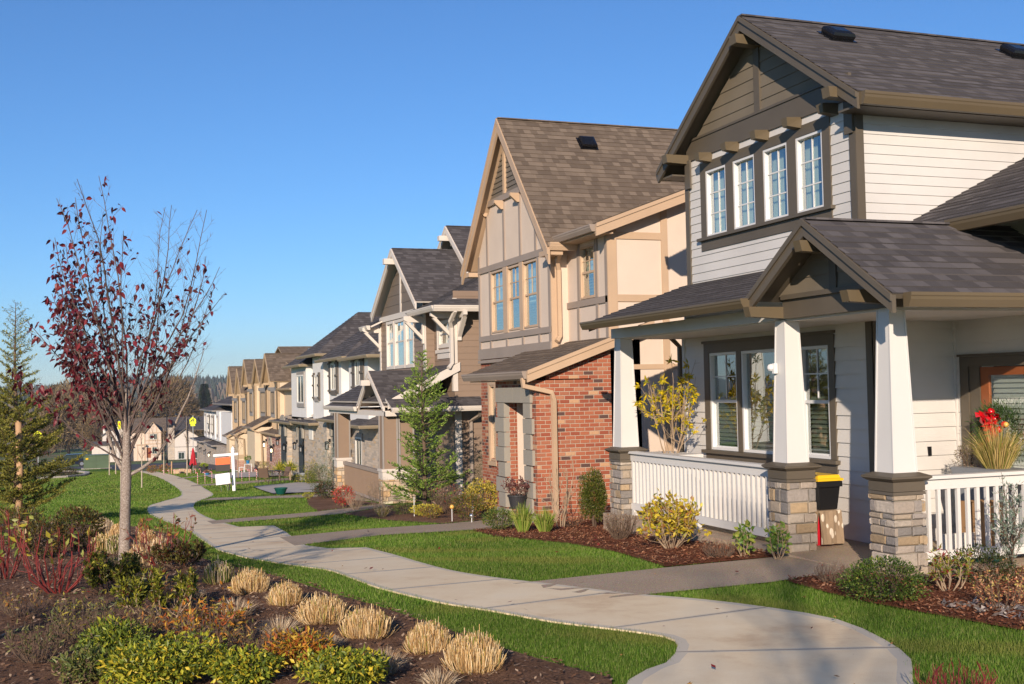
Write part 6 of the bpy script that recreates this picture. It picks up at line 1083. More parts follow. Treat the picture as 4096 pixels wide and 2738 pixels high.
# ------------------------------------------------------------------ conifers
def conifer(name, label, x, y, h, w, nb, cols, seed, droop, kind, stem='twig', z0=.02, bare_top=.0, dense=1.0):
    rs = np.random.RandomState(seed); T = root_at(name, x, y, label, 'tree'); o = np.array(T['org']); mb = MB(); P = []; D = []; F = []
    mb.tube([o+np.array([0, 0, -.05]), o+np.array([.02, 0, h*.35]), o+np.array([-.02, .02, h*.7]), o+np.array([0, 0, h])], [h*.012+.012, h*.010+.008, h*.006, .004], 7, False)
    for i in range(nb):
        u = (i+rs.uniform(0, 1))/nb; u = z0+(1-z0)*u**.92; t = i*2.399+rs.uniform(-.3, .3); prof = (1-u)**.75*(.75+.25*math.sin(u*9+seed))*(1 if u > .12 else .7+u*2.5); L = w/2*prof*rs.uniform(.7, 1.15)+.06; out = np.array([math.cos(t), math.sin(t), 0]); p = o+np.array([0, 0, u*h]); S = [p]; d = unit(out+ZV*(droop+.35*u)); ns = 6
        for k in range(ns): d = unit(d+ZV*(.085 if kind == 'fir' else .06)+rs.normal(size=3)*.06); S.append(S[-1]+d*L/ns)
        mb.tube(S, list(np.linspace(.012*(1-u)+.004, .002, ns+1)), 4, False); sub = max(3, int(L/(.045 if kind == 'fir' else .042)*dense)); side_ = unit(np.cross(d, ZV))
        for j in range(sub):
            v = .12+.88*(j+rs.uniform(0, 1))/sub; k = min(ns-1, int(v*ns)); q = S[k]+(S[k+1]-S[k])*(v*ns-k); dd = unit(S[k+1]-S[k]); sg = 1 if j % 2 else -1; sl = (L*.42*(1.05-v)+.05)*rs.uniform(.6, 1.15); sv = unit(dd*.75+side_*sg*rs.uniform(.4, .95)+ZV*rs.uniform(-.12, .38)); mb.tube([q, q+sv*sl], [.0025, .0012], 3, False)
            nn = max(6, int(sl/(.0055 if kind == 'fir' else .0095)*dense)); a = rs.uniform(.05, 1.0, nn)[:, None]; P.append(q+sv*sl*a); F.append(np.full(nn, u)); D.append(np.tile(sv, (nn, 1))*(.75 if kind == 'fir' else 1.1)+rs.normal(size=(nn, 3))*(.75 if kind == 'fir' else .42)+np.array([0, 0, .12]))
    mb.build('trunk', stem, T); P = np.concatenate(P); D = np.concatenate(D); F = np.concatenate(F)
    if bare_top: k = rs.rand(len(P)) < np.clip((1-F)/bare_top, .06, 1); P, D = P[k], D[k]
    V, C = leafset(P, D, (.062 if kind == 'fir' else .085), (.017 if kind == 'fir' else .024), cols, rs, fold=.05); leaf_mesh('crown', 'needle', T, V, C)
conifer('fir_tree', 'young olive green fir at the left edge tied to a wooden stake', -1.5, 27.6, 4.95, 3.7, 110, [(.17, .18, .03, 2), (.27, .26, .045, 2), (.40, .34, .07), (.10, .115, .03, 1.3)], 5, .05, 'fir', bare_top=.42, dense=.9)
conifer('cypress_tree', 'feathery bright green conifer in front of the brown porch', 7.5, 26.6, 3.65, 3.1, 95, [(.15, .26, .035, 2), (.24, .36, .06, 2), (.085, .15, .028, 1.3), (.34, .44, .10)], 8, .12, 'cyp', z0=.01, dense=.7)
mb = MB(); g = gnd(-1.4, 27.3); mb.tube([(-1.44, 27.25, g-.1), (-1.40, 27.2, g+1.2), (-1.43, 27.25, g+2.35)], [.072, .07, .066], 10, True); tag(mb.build('wooden_stake', 'stake', smooth=True), 'round wooden stake standing against the fir trunk', 'stake')

# ------------------------------------------------------------------ saplings, far trees, wooded hill
def sapling(x, y, h, w, label, stem='birch', leaves=None, n=0, seed=0, r=.035, staked=True):
    rs = np.random.RandomState(seed+int(y*13)); T = root_at('sapling', x, y, label, 'sapling', 'staked young trees along the path'); o = np.array(T['org']); mb = MB(); tw = MB(); pts = []
    mb.tube([o, o+np.array([.01, 0, h*.45]), o+np.array([0, 0, h])], [r, r*.75, r*.15], 7, False); mb.build('trunk', stem, T, smooth=True)
    for i in range(26):
        u = rs.uniform(.42, .95); t = rs.uniform(0, 6.28); L = w*.75*(1.1-u)+.12; d = unit(np.array([math.cos(t)*.55, math.sin(t)*.55, 1])); p = o+np.array([0, 0, u*h]); e = p+d*L; tw.tube([p, (p+e)/2+ZV*.02, e], [r*.25, r*.15, r*.06], 4, False); pts.append(e)
        for j in range(4): q = p+(e-p)*rs.uniform(.3, .95); v = unit(d+rs.normal(size=3)*.5)*L*.4; tw.tube([q, q+v], [r*.08, r*.04], 3, False); pts.append(q+v)
    tw.build('twigs', 'twig', T)
    if n: i = rs.randint(0, len(pts), n); V, C = leafset(np.array(pts)[i], rs.normal(size=(n, 3)), .07, .045, leaves, rs); leaf_mesh('leaves', 'leaf', T, V, C)
sapling(1.09, 44.2, 2.6, .5, 'pale barked sapling with leaning base left of the plum trunk', seed=1); sapling(2.32, 56.7, 3.0, .6, 'pale thin sapling standing alone in the lawn left of the path', seed=2); sapling(1.97, 95.4, 4.0, .8, 'farthest sapling of the left hand group', seed=3, r=.05); sapling(2.15, 84.0, 3.6, .8, 'sapling behind the pale leaning one', seed=4, r=.05); sapling(1.45, 92.0, 3.8, .8, 'sapling near the green utility cabinet', seed=8, r=.05)
sapling(6.1, 79.2, 3.9, .9, 'taller sapling beside the red umbrella', seed=5, r=.045, stem='birch'); sapling(5.3, 90.7, 3.6, .9, 'brown staked sapling in front of the stone chimney', seed=6, r=.045, stem='birch'); sapling(7.9, 66.5, 2.8, .9, 'sapling with a few red brown leaves behind the sign post', stem='paletwig', leaves=[(.22, .07, .05), (.16, .05, .04)], n=90, seed=7, r=.03)
for x, y, w, h, lab in ((4.65, 94.2, .85, .55, 'orange tinged round bush left of the two by the path end'), (5.5, 93.5, .95, .65, 'orange tinged round bush right of the two by the path end')): blob('nandina_shrub', lab, 'shrub', x, y, w, h, 420, .09, .05, [(.30, .18, .04), (.2, .2, .04), (.4, .12, .04)], seed=61, z0=.02)
def far_tree(name, label, x, y, h, w, col, seed, n=2600, ev=False, trunk=True, group=None, z=None):
    n = int(n*2.2); rs = np.random.RandomState(seed); T = root_at(name, x, y, label, 'tree', group, z); o = np.array(T['org']); mb = MB(); mb.tube([o, o+ZV*h*.3, o+ZV*h*.75], [h*.022, h*.016, h*.005], 6, False); P = []; D = []
    if not ev:
        for i in range(26):
            u = rs.uniform(.12, .6); t = rs.uniform(0, 6.28); el = rs.uniform(.5, 1.5); d = unit(np.array([math.cos(t), math.sin(t), el])); L = min(w*.62, h*(1-u))*rs.uniform(.6, 1); p = o+ZV*u*h; mb.tube([p, p+d*L*.5, p+d*L+ZV*L*.08], [h*.007, h*.004, h*.001], 4, False)
    d = unit(rs.normal(size=(n, 3))); k = unit(rs.normal(size=(12, 3))); f = .72+.38*np.max(np.maximum(d@k.T, 0)**6, 1); rad = rs.uniform(.15, 1, n)**.5*f
    if ev: u = rs.uniform(.05, 1, n)**.8; t = rs.uniform(0, 6.28, n); q = (1-u)*w/2*rs.uniform(.5, 1.1, n); P = np.column_stack([np.cos(t)*q, np.sin(t)*q, u*h]); DD = np.column_stack([np.cos(t), np.sin(t), rs.uniform(-.5, .2, n)])
    else: P = d*rad[:, None]*np.array([w/2, w/2, h*.44])+np.array([0, 0, h*.56]); DD = d+np.array([0, 0, .6])+rs.normal(size=d.shape)*.5
    mb.build('trunk', 'twig', T); V, C = leafset(P+o, DD, h*.085 if not ev else h*.07, h*.011 if not ev else h*.03, col, rs); leaf_mesh('crown', 'needle' if ev else 'dryleaf', T, V, C)
BR = [(.22, .155, .075), (.28, .20, .10), (.17, .12, .065), (.13, .095, .06)]; RB = [(.20, .09, .06), (.15, .075, .055)]
far_tree('bare_tree', 'big round bare brown tree beyond the far rooftops', 28.0, 440, 29, 18, BR, 1, 5200); far_tree('bare_tree', 'broad pale brown bare tree left of the plum branches', -6.5, 430, 27, 20, [(.30, .22, .12), (.24, .17, .09), (.2, .15, .09)], 2, 5200); far_tree('bare_tree', 'reddish tree beside the white house at the row end', 50.5, 520, 17, 10, [(.26, .07, .045), (.20, .06, .04)], 3, 2200); far_tree('bare_tree', 'brown tree right behind the far street lamp', 41, 500, 19, 13, BR, 4, 2800)
far_tree('bare_tree', 'brown tree seen through the middle of the plum crown', 10, 480, 25, 17, BR, 5, 3200); far_tree('bare_tree', 'grey brown tree behind the fir branches', -34, 470, 17, 17, [(.17, .13, .10), (.22, .17, .13)], 6, 2600); far_tree('bare_tree', 'low russet tree left of the broad bare one', -16, 410, 11, 10, RB, 7, 1600); far_tree('bare_tree', 'tan tree between the two large bare ones', 3, 420, 16, 12, BR, 9, 2400)
far_tree('conifer_tree', 'dark conifer rising left of the plum trunk line', -12.5, 500, 27, 12, [(.02, .035, .02), (.03, .048, .026)], 8, 2400, True); far_tree('conifer_tree', 'tall dark conifer rising behind the tan gables', 66, 560, 28, 12, [(.02, .035, .02), (.03, .048, .026)], 10, 2200, True); far_tree('conifer_tree', 'dark conifer standing right of the round bare tree', 55, 600, 27, 12, [(.02, .035, .02), (.03, .048, .026)], 12, 2200, True)
def hills():
    rs = np.random.RandomState(2); mb = MB(); xs = np.linspace(-1400, 2400, 90); ys = np.linspace(900, 3000, 40)
    def hz(x, y):
        t = np.clip((y-1000)/1500, 0, 1); return -21+t*t*(3-2*t)*(33+7*np.sin(x*.0035+1.0)+4*np.sin(x*.009)+3*np.sin(x*.021)+10*np.clip((x-300)/700, -.6, 1))
    mb.v = [(x, y, float(hz(x, y))) for y in ys for x in xs]; n = len(xs); mb.f = [(j*n+i, j*n+i+1, (j+1)*n+i+1, (j+1)*n+i) for j in range(39) for i in range(n-1)]; mb.uv = [None]*len(mb.f); mb.mi = [0]*len(mb.f); tag(mb.build('hills', 'hill', at=(0, 0, 0), smooth=True), kind='structure')
    k = 7500; x = rs.uniform(-500, 1500, k); y = 950+1650*rs.uniform(0, 1, k)**.6; z = hz(x, y); brown = (rs.rand(k) < np.clip(1.15-(y-950)/1100, .04, .85)); hh = np.where(brown, rs.uniform(10, 17, k), rs.uniform(12, 25, k)); w = np.where(brown, hh*.42, hh*.19)
    V = []; C = []
    for i in range(5):
        a0, a1 = i*1.2566, (i+1)*1.2566
        for (z0, z1, r0, r1) in ((.05, .62, 1, .6), (.45, 1.0, .75, 0)):
            r1b = np.where(brown, np.maximum(r1, .35), r1)
            V.append(np.stack([np.column_stack([x+np.cos(a)*w*r, y+np.sin(a)*w*r, z+hh*zz]) for a, r, zz in ((a0, r0, z0), (a1, r0, z0), (a1, r1b, z1), (a0, r1b, z1))], 1)); C.append(np.where(brown[:, None], np.array([[.145, .11, .075]])*rs.uniform(.6, 1.2, (k, 1)), np.array([[.022, .042, .024]])*rs.uniform(.6, 1.3, (k, 1))))
    V = np.concatenate(V).reshape(-1, 3); C = np.repeat(np.concatenate(C), 4, 0); m = MB(); m.npfaces(V, 4); tag(m.build('hillside_woods', 'needle', at=(0, 0, 0), colors=C), 'distant wooded hillside of dark conifers and brown trees', 'woods', kind='stuff')
    # brushy woodland on the valley floor
    k = 1500; x = rs.uniform(-220, 260, k); y = rs.uniform(640, 950, k); hh = rs.uniform(6, 15, k); m = 14; t = rs.uniform(0, 6.28, (k, m)); q = rs.uniform(.1, 1, (k, m)); base = np.stack([np.repeat(x[:, None], m, 1), np.repeat(y[:, None], m, 1), np.full((k, m), -20.0)], 2); tip = base+np.stack([np.cos(t)*q*hh[:, None]*.4, np.sin(t)*q*hh[:, None]*.4, hh[:, None]*(1-.4*q*q)], 2); s = np.stack([-np.sin(t), np.cos(t), 0*t], 2)*hh[:, None, None]*.07; mid = (base*.45+tip*.55)
    V = np.stack([base, mid-s, tip, mid+s], 2).reshape(-1, 3); C = np.array(BR+RB+[(.16, .13, .10), (.06, .07, .04)])[rs.randint(0, 8, k)]; C = np.repeat(C, m*4, 0); mm = MB(); mm.npfaces(V, 4); tag(mm.build('valley_brush', 'dryleaf', at=(0, 0, 0), colors=C), 'brown leafless brush and trees on the valley floor', 'woods', kind='stuff')
hills()
# ------------------------------------------------------------------ things on the porch
def dress(o, label, cat, group=None): return tag(o, label, cat, group)
P0 = .0
def bm_pot(mb, x, y, z0, z1, r0, r1, n=20): mb.lathe(x, y, [(r0, z0), (r1*.97, z1-.03), (r1*1.06, z1-.03), (r1*1.06, z1), (r1*.92, z1), (r1*.9, z1-.05), (1e-4, z1-.05)], n)
T = thing('wreath', (9.97, 10.63, 1.32), 'green pine wreath with shiny red bow hung on the wooden door', 'wreath'); o = np.array(T['org']); rs = np.random.RandomState(4)
t = rs.uniform(0, 6.283, 2600); q = .25+rs.normal(size=2600)*.05; P = np.column_stack([rs.normal(size=2600)*.045-.05, np.cos(t)*q, np.sin(t)*q]); D = np.column_stack([-rs.uniform(.1, 1, 2600), np.cos(t)+rs.normal(size=2600)*.7, np.sin(t)+rs.normal(size=2600)*.7]); V, C = leafset(P+o, D, .085, .009, [(.03, .075, .022), (.05, .11, .03), (.10, .16, .04)], rs, fold=.05); leaf_mesh('greenery', 'needle', T, V, C)
mb = MB()
for a, b, r in ((.10, .02, .05), (-.02, .12, .045), (.08, -.12, .045), (.02, .02, .05), (-.10, -.20, .05), (-.08, .0, .04), (.20, -.22, .06), (.0, -.06, .05), (-.16, .06, .04), (.04, .2, .05)): mb.ball((o[0]-.12, o[1]+a, o[2]+b+.04), r, 8)
mb.build('bow', 'ribbon', T, smooth=True)
n = 34; c = np.array([o[0]-.13, o[1]+.03, o[2]+.12]); D = np.column_stack([-rs.uniform(.2, 1, n), rs.normal(size=(n, 2))]); V, C = leafset(c+rs.normal(size=(n, 3))*.05, D, .12, .075, [(.5, .01, .015)], rs, fold=.3); leaf_mesh('bow', 'ribbon', T, V, C); mb = MB()
for a, b in ((.05, -.22), (-.02, -.12), (-.2, .1)): mb.ball((o[0]-.13, o[1]+a, o[2]+b), .032, 8)
mb.build('bauble', 'bauble', T, smooth=True)
mb = MB(); mb.taper(9.5, 10.3, .55, .95, .17, .22, .34, .42); mb.box(9.3, 9.7, 10.0, 10.6, .003, .545); dress(mb.build('porch_planter', 'graypot'), 'grey box planter behind the corner railing', 'planter')
tuft('ornamental_grass', 'arching tan and green grass growing above the corner railing', 'grass clump', 9.5, 10.22, .80, .62, 800, [(.46, .33, .12), (.56, .42, .18), (.24, .25, .05), (.36, .30, .09)], .0026, False, 2, None, .90)
blob('sedum_plant', 'small grey pink flowering plant left of the tan grass', 'plant', 9.45, 10.62, .34, .30, 700, .022, .012, [(.28, .20, .17), (.22, .19, .08), (.36, .30, .22)], seed=3, z=.90, z0=.02)
mb = MB(); mb.box(8.95, 9.25, 9.86, 10.2, .003, .62); mb.box(8.94, 9.26, 9.98, 10.08, .621, .625); dress(mb.build('cardboard_box', 'cardboard'), 'tall brown cardboard box behind the corner railing', 'box'); mb = MB(); mb.box(8.55, 8.95, 10.0, 10.04, .003, .30); mb.box(8.6, 8.9, 10.041, 10.05, .04, .26); dress(mb.build('boxed_package', 'offwhite'), 'small white package leaning behind the balusters', 'package')
mb = MB(); mb.lathe(9.0, 9.9, [(.16, .003), (.17, .05), (.165, .09), (.17, .13), (.16, .17), (.10, .17), (.09, .03), (1e-4, .03)], 20); dress(mb.build('garden_hose', 'greenpot'), 'coiled dark green garden hose on the porch floor', 'hose')
# lidded tote with a blanket
X0, X1, Y0, Y1 = 8.15, 8.62, 11.72, 12.5
T = thing('storage_tote', (8.35, 11.95, .42), 'black storage tote with bright yellow lid behind the middle column', 'tote'); mb = MB(); mb.hexa([(8.16, 11.66, .43), (8.40, 11.66, .43), (8.40, 12.3, .43), (8.16, 12.3, .43), (8.12, 11.62, .77), (8.43, 11.62, .77), (8.43, 12.34, .77), (8.12, 12.34, .77)]); mb.box(8.10, 8.44, 11.60, 11.64, .70, .765); mb.build('bin', 'black', T); mb = MB(); mb.box(8.09, 8.45, 11.59, 12.37, .771, .80); mb.taper(8.27, 11.98, .801, .84, .16, .15, .36, .35); mb.build('lid', 'yellow', T)
mb = MB(); n = 12
for j in range(3):
    for i in range(n):
        f = lambda i, j: (8.10-.012*math.sin(i*1.9+j)-.01*j, 11.60+.06*i, .42-.13*j+.012*math.sin(i*.9))
        mb.poly([f(i, j), f(i+1, j), f(i+1, j+1), f(i, j+1)])
    for i in range(7):
        f = lambda i, j: (8.10+.045*i, 11.595-.012*math.sin(i*1.7+j)-.008*j, .42-.13*j)
        mb.poly([f(i, j), f(i+1, j), f(i+1, j+1), f(i, j+1)])
mb.box(8.10, 8.41, 11.60, 12.32, .405, .425); dress(mb.build('blanket', 'blanket'), 'tan blanket with pale floral pattern draped under the black tote', 'blanket')
mb = MB(); mb.taper(8.29, 11.98, .003, .38, .14, .15, .26, .28); dress(mb.build('plastic_bin', 'red'), 'red plastic bin peeping out below the blanket', 'bin')
mb = MB(); mb.box(8.02, 8.42, 14.95, 15.92, .003, .86); mb.box(7.99, 8.45, 14.92, 15.95, .861, .93); dress(mb.build('white_planter', 'whitetrim'), 'white planter box at the far end of the porch', 'planter')
YL = [(.62, .46, .015, 3), (.52, .42, .02, 2), (.34, .36, .03)]
twiggy('wisteria_shrub', 'tall twiggy plant with hanging yellow leaves on the white porch', 'plant', 8.2, 15.45, .95, 1.55, 10, 'paletwig', .010, YL, 800, .09, .034, 71, 4, .45, .05, -.9, z=.82, cluster=9)

# ------------------------------------------------------------------ at the brick house
T = thing('plant_stand', (7.2, 19.44, gnd(7, 19.4)+.02), 'black metal plant stand in the brick doorway', 'plant stand'); z = T['org'][2]; mb = MB()
for a in (0, 2.09, 4.19): mb.tube([(7.2+.13*math.cos(a), 19.44+.13*math.sin(a), z), (7.2+.10*math.cos(a), 19.44+.10*math.sin(a), -.20)], .008, 5)
mb.lathe(7.2, 19.44, [(.16, -.20), (.16, -.185), (.11, -.185), (.11, -.20)], 16); mb.build('legs', 'blackmetal', T)
mb = MB(); bm_pot(mb, 7.2, 19.44, -.183, .04, .12, .165); dress(mb.build('flower_pot', 'pot', smooth=False), 'charcoal pot on the black stand by the brick doorway', 'pot')
twiggy('coleus_plant', 'purple brown leafy plant in the charcoal pot', 'plant', 7.2, 19.44, .52, .36, 22, 'twig', .004, [(.16, .05, .055), (.22, .09, .075), (.30, .16, .12), (.11, .035, .04)], 520, .06, .02, 72, 3, .2, .16, .0, z=.0)
for x, y, lab in ((6.38, 20.75, 'solar garden light with gold globe on a white stake'), (6.62, 20.3, 'low glass globe garden light beside the walkway')):
    z = gnd(x, y); T = thing('garden_light', (x, y, z), lab, 'garden light'); mb = MB(); h = .26 if y > 20.5 else .10; mb.tube([(x, y, z-.02), (x, y, z+h)], .008, 6); mb.build('stake', 'vinyl', T); mb = MB(); mb.ball((x, y, z+h+.035), .042, 10); mb.build('globe', 'bauble' if h > .2 else 'steel', T, smooth=True)
for x, y, h, lab in ((6.25, 22.95, .42, 'thin white stake left of the red brown shrub'), (7.0, 21.4, .36, 'thin white stake beside the golden shrub')):
    z = gnd(x, y); mb = MB(); mb.tube([(x, y, z-.02), (x, y, z+h)], .009, 6); mb.box(x-.02, x+.02, y-.012, y+.012, z+.16, z+.24); dress(mb.build('plant_label_stake', 'vinyl'), lab, 'stake')
scatter_bits('pebbles', [([(6.75, 8.0), (7.05, 7.9), (7.2, 7.3), (6.8, 7.1), (6.65, 7.6)], 260)], 0, .03, [(.30, .25, .22), (.22, .19, .18), (.38, .33, .28), (.14, .13, .13)], 'chips', 'small grey river pebbles at the edge of the bark', 'pebbles', 21, .8, .04)

# ------------------------------------------------------------------ for sale post, yard sign, candy canes
def at(x, y, a=0, d=0, h=0): return np.array([x, y, gnd(x, y)])+RV*a+DV*d+np.array([0, 0, h])
def pbox(mb, c, a0, a1, d0, d1, h0, h1, lean=0.0):
    f = lambda a, d, h: tuple(c+RV*(a+lean*h)+DV*d+ZV*h)
    mb.hexa([f(a0, d0, h0), f(a1, d0, h0), f(a1, d1, h0), f(a0, d1, h0), f(a0, d0, h1), f(a1, d0, h1), f(a1, d1, h1), f(a0, d1, h1)])
c = at(5.35, 46.36); T = thing('sign_post', c, 'white wooden post with crossarm holding an orange and black panel', 'sign'); mb = MB(); ln = -.024
pbox(mb, c, -.055, .055, -.055, .055, -.1, 1.56, ln); pbox(mb, c, -.07, .07, -.07, .07, 1.56, 1.60, ln); x, y = (c-RV*.04)[:2]; mb.lathe(x, y, [(.05, c[2]+1.60), (.075, c[2]+1.65), (.05, c[2]+1.70), (.012, c[2]+1.76)], 12); mb.build('post', 'signwhite', T)
mb = MB(); f = lambda a, d, h: tuple(c+RV*a+DV*d+ZV*(h+.05*a)); mb.hexa([f(-.80, -.045, 1.41), f(.17, -.045, 1.41), f(.17, .045, 1.41), f(-.80, .045, 1.41), f(-.80, -.045, 1.495), f(.17, -.045, 1.495), f(.17, .045, 1.495), f(-.80, .045, 1.495)]); mb.build('arm', 'signwhite', T)
for nm, mt, h0, h1 in (('panel', 'orange', 1.075, 1.345), ('panel', 'signblack', .82, 1.072)): mb = MB(); mb.hexa([f(-.72, -.012, h0), f(-.155, -.012, h0), f(-.155, .012, h0), f(-.72, .012, h0), f(-.72, -.012, h1), f(-.155, -.012, h1), f(-.155, .012, h1), f(-.72, .012, h1)]); mb.build(nm, mt, T)
mb = MB(); mb.tube([f(-.66, 0, 1.40), f(-.66, 0, 1.34)], .006, 5); mb.tube([f(-.22, 0, 1.40), f(-.22, 0, 1.34)], .006, 5); mb.build('hanger', 'steel', T)
c = at(4.94, 46.1); T = thing('yard_sign', c, 'tilted white yard sign with thin red border on two wire stakes', 'sign'); g = lambda a, d, h: tuple(c+RV*(a-.05+(h-.5)*-.09)+DV*d+ZV*(h+a*.12)); mb = MB(); mb.hexa([g(-.28, -.006, .30), g(.28, -.006, .30), g(.28, .006, .30), g(-.28, .006, .30), g(-.28, -.006, .71), g(.28, -.006, .71), g(.28, .006, .71), g(-.28, .006, .71)]); mb.build('board', 'signwhite', T); mb = MB()
for q in ((-.25, .25, .33, .337), (-.25, .25, .673, .68), (-.25, -.243, .337, .673), (.243, .25, .337, .673)): mb.hexa([g(q[0], -.009, q[2]), g(q[1], -.009, q[2]), g(q[1], -.0065, q[2]), g(q[0], -.0065, q[2]), g(q[0], -.009, q[3]), g(q[1], -.009, q[3]), g(q[1], -.0065, q[3]), g(q[0], -.0065, q[3])])
mb.build('border', 'pink', T); mb = MB(); mb.tube([g(-.1, 0, .3), tuple(c+RV*-.1)], .005, 5); mb.tube([g(.12, 0, .3), tuple(c+RV*.15)], .005, 5); mb.build('stake', 'steel', T)
c = at(5.30, 47.6); T = thing('marker_post', c, 'slim marker stake, dark below and tan above, beside the white sign post', 'stake'); mb = MB(); pbox(mb, c, -.02, .02, -.02, .02, -.05, .30); mb.build('base', 'pot', T); mb = MB(); pbox(mb, c, -.018, .018, -.018, .018, .301, .86, -.03); mb.build('upper', 'stake', T)
def cane(x, y, h, lab, grp, r=.016, hk=.05):
    z = gnd(x, y); pts = [(x, y, z-.03), (x, y, z+h-hk)]+[(x-RV[0]*hk*(1-math.cos(t)), y-RV[1]*hk*(1-math.cos(t)), z+h-hk+hk*math.sin(t)) for t in (.5, 1.0, 1.57, 2.1, 2.7, 3.3)]; mb = MB(); mb.tube(pts, r, 7); dress(mb.build('candy_cane_light', 'candy', smooth=True, at=(x, y, z)), lab, 'decoration', grp)
for i, (x, y) in enumerate(((5.01, 58.6), (5.36, 58.6), (5.75, 59.2), (7.32, 60.1), (7.72, 60.3), (8.1, 60.4))): cane(x, y, .58, ('red and white striped candy cane stake nearest the path, left of the white yard sign', 'striped candy cane stake in the middle of the three left of the yard sign', 'striped candy cane stake right beside the white yard sign', 'striped candy cane stake just right of the white post', 'striped candy cane stake between the post and the patio chairs', 'striped candy cane stake next to the brown patio chair')[i], 'candy canes along the lawn')
for i in range(10): cane(4.95+.36*i, 84.6+.35*math.sin(i*2.1), .34, 'small striped candy cane in the row edging the far lawn', 'small candy canes edging the far lawn', .018, .06)

# ------------------------------------------------------------------ patio things
def pot(name, x, y, r0, r1, h, mat, lab, cat='pot', z=None): z = gnd(x, y)+.03 if z is None else z; mb = MB(); bm_pot(mb, x, y, z, z+h, r0, r1); return dress(mb.build(name, mat), lab, cat)
pot('glazed_bowl', 6.1, 39.5, .14, .22, .21, 'greenpot', 'dark green glazed bowl on the concrete beside the lawn', 'bowl', gnd(6, 39.5)+.05); pot('grey_planter', 10.25, 61, .15, .19, .30, 'graypot', 'smaller grey planter before the stone wall', 'planter'); pot('grey_planter', 9.75, 56.3, .14, .18, .34, 'graypot', 'grey planter in front of the other grey one', 'planter')
pot('tall_pot', 7.57, 83.4, .20, .28, .48, 'pot', 'big black pot holding bright green leaves', 'pot'); blob('potted_plant', 'bright yellow green plant in the big black pot', 'plant', 7.57, 83.4, .55, .26, 300, .08, .045, [(.28, .40, .03), (.42, .46, .05)], seed=70, z=gnd(7.5, 83.4)+.46, z0=.0)
pot('glazed_bowl', 7.15, 76.8, .12, .17, .13, 'bluepot', 'blue bowl with a dry reddish plant on the patio', 'bowl', gnd(7, 76.8)+.06); blob('potted_plant', 'dry reddish plant in the blue bowl', 'plant', 7.15, 76.8, .36, .2, 200, .06, .03, [(.4, .2, .12), (.3, .15, .1)], seed=71, z=gnd(7.15, 76.8)+.16, z0=0)
x, y = 9.9, 80.0; z = gnd(x, y); T = thing('white_stand', (x, y, z), 'white stepped metal plant stand by the tan wall', 'plant stand'); mb = MB()
for a, b, h in ((-.75, -.35, .20), (-.35, .0, .42), (.02, .5, .62)): mb.box(x+a, x+b, y-.12, y+.12, z+h-.03, z+h); mb.box(x+a, x+a+.03, y-.12, y+.12, z, z+h-.031); mb.box(x+b-.03, x+b, y-.12, y+.12, z, z+h-.031)
mb.build('frame', 'vinyl', T); pot('blue_pot', x+.26, y, .10, .13, .24, 'bluepot', 'bright blue pot on the white stepped stand', 'pot', z+.622); blob('potted_plant', 'green leafy plant in the bright blue pot', 'plant', x+.26, y, .42, .32, 220, .08, .04, [(.10, .2, .03), (.2, .28, .05)], seed=73, z=z+.82, z0=0)
for i, (x, y) in enumerate(((9.05, 59.0), (9.5, 58.4))):
    T = root_at('yucca_palm', x, y, ('spiky yellow green palm, left of the two before the brick wing', 'spiky yellow green palm, right of the two before the brick wing')[i], 'plant'); o = np.array(T['org']); rs = np.random.RandomState(80+i); mb = MB(); mb.tube([o-ZV*.05, o+ZV*.55], [.04, .03], 6); mb.build('trunk', 'paletwig', T); n = 130; t = rs.uniform(0, 6.28, n); el = rs.uniform(-.1, 1.5, n); D = np.column_stack([np.cos(t)*np.cos(el), np.sin(t)*np.cos(el), np.sin(el)]); V, C = leafset(np.tile(o+ZV*.5, (n, 1)), D, .52, .035, [(.36, .36, .03), (.22, .28, .03), (.5, .44, .06)], rs, fold=.25); leaf_mesh('leaves', 'leaf', T, V, C)
def patio_chair(x, y, ang, lab, mats=('chair', 'bronze'), k=1.0, grp='patio chairs'):
    z = gnd(x, y)+.06; T = thing('patio_chair', (x, y, z), lab, 'chair', grp); ca, sa = math.cos(ang), math.sin(ang); Q = lambda a, b, h: (x+(a*ca-b*sa)*k, y+(a*sa+b*ca)*k, z+h*k)
    mb = MB(); mb.hexa([Q(-.25, -.22, .36), Q(.25, -.22, .36), Q(.25, .22, .40), Q(-.25, .22, .40), Q(-.25, -.22, .38), Q(.25, -.22, .38), Q(.25, .22, .42), Q(-.25, .22, .42)]); mb.build('seat', mats[0], T)
    mb = MB(); mb.hexa([Q(-.25, -.22, .38), Q(.25, -.22, .38), Q(.25, -.20, .38), Q(-.25, -.20, .38), Q(-.25, -.38, .84), Q(.25, -.38, .84), Q(.25, -.36, .84), Q(-.25, -.36, .84)]); mb.build('backrest', mats[0], T)
    for s in (-1, 1):
        mb = MB(); mb.tube([Q(.27*s, .24, 0), Q(.27*s, .22, .56), Q(.27*s, .1, .60), Q(.27*s, -.28, .58)], .014*k, 5); mb.build('arm', mats[1], T); mb = MB(); mb.tube([Q(.27*s, -.30, 0), Q(.27*s, -.2, .36), Q(.27*s, -.39, .86)], .014*k, 5); mb.build('leg', mats[1], T)
patio_chair(7.3, 51.6, -.5, 'brown sling patio chair with its back to the lawn', k=.86); patio_chair(8.1, 52.0, 1.9, 'brown sling patio chair turned sideways to the table', k=.86); patio_chair(6.6, 84.6, 1.2, 'dark mesh chair left of the closed red umbrella', ('bronze', 'bronze'), .8, 'dark patio chairs'); patio_chair(7.3, 87.3, 2.6, 'dark mesh chair behind the closed red umbrella', ('bronze', 'bronze'), .8, 'dark patio chairs')
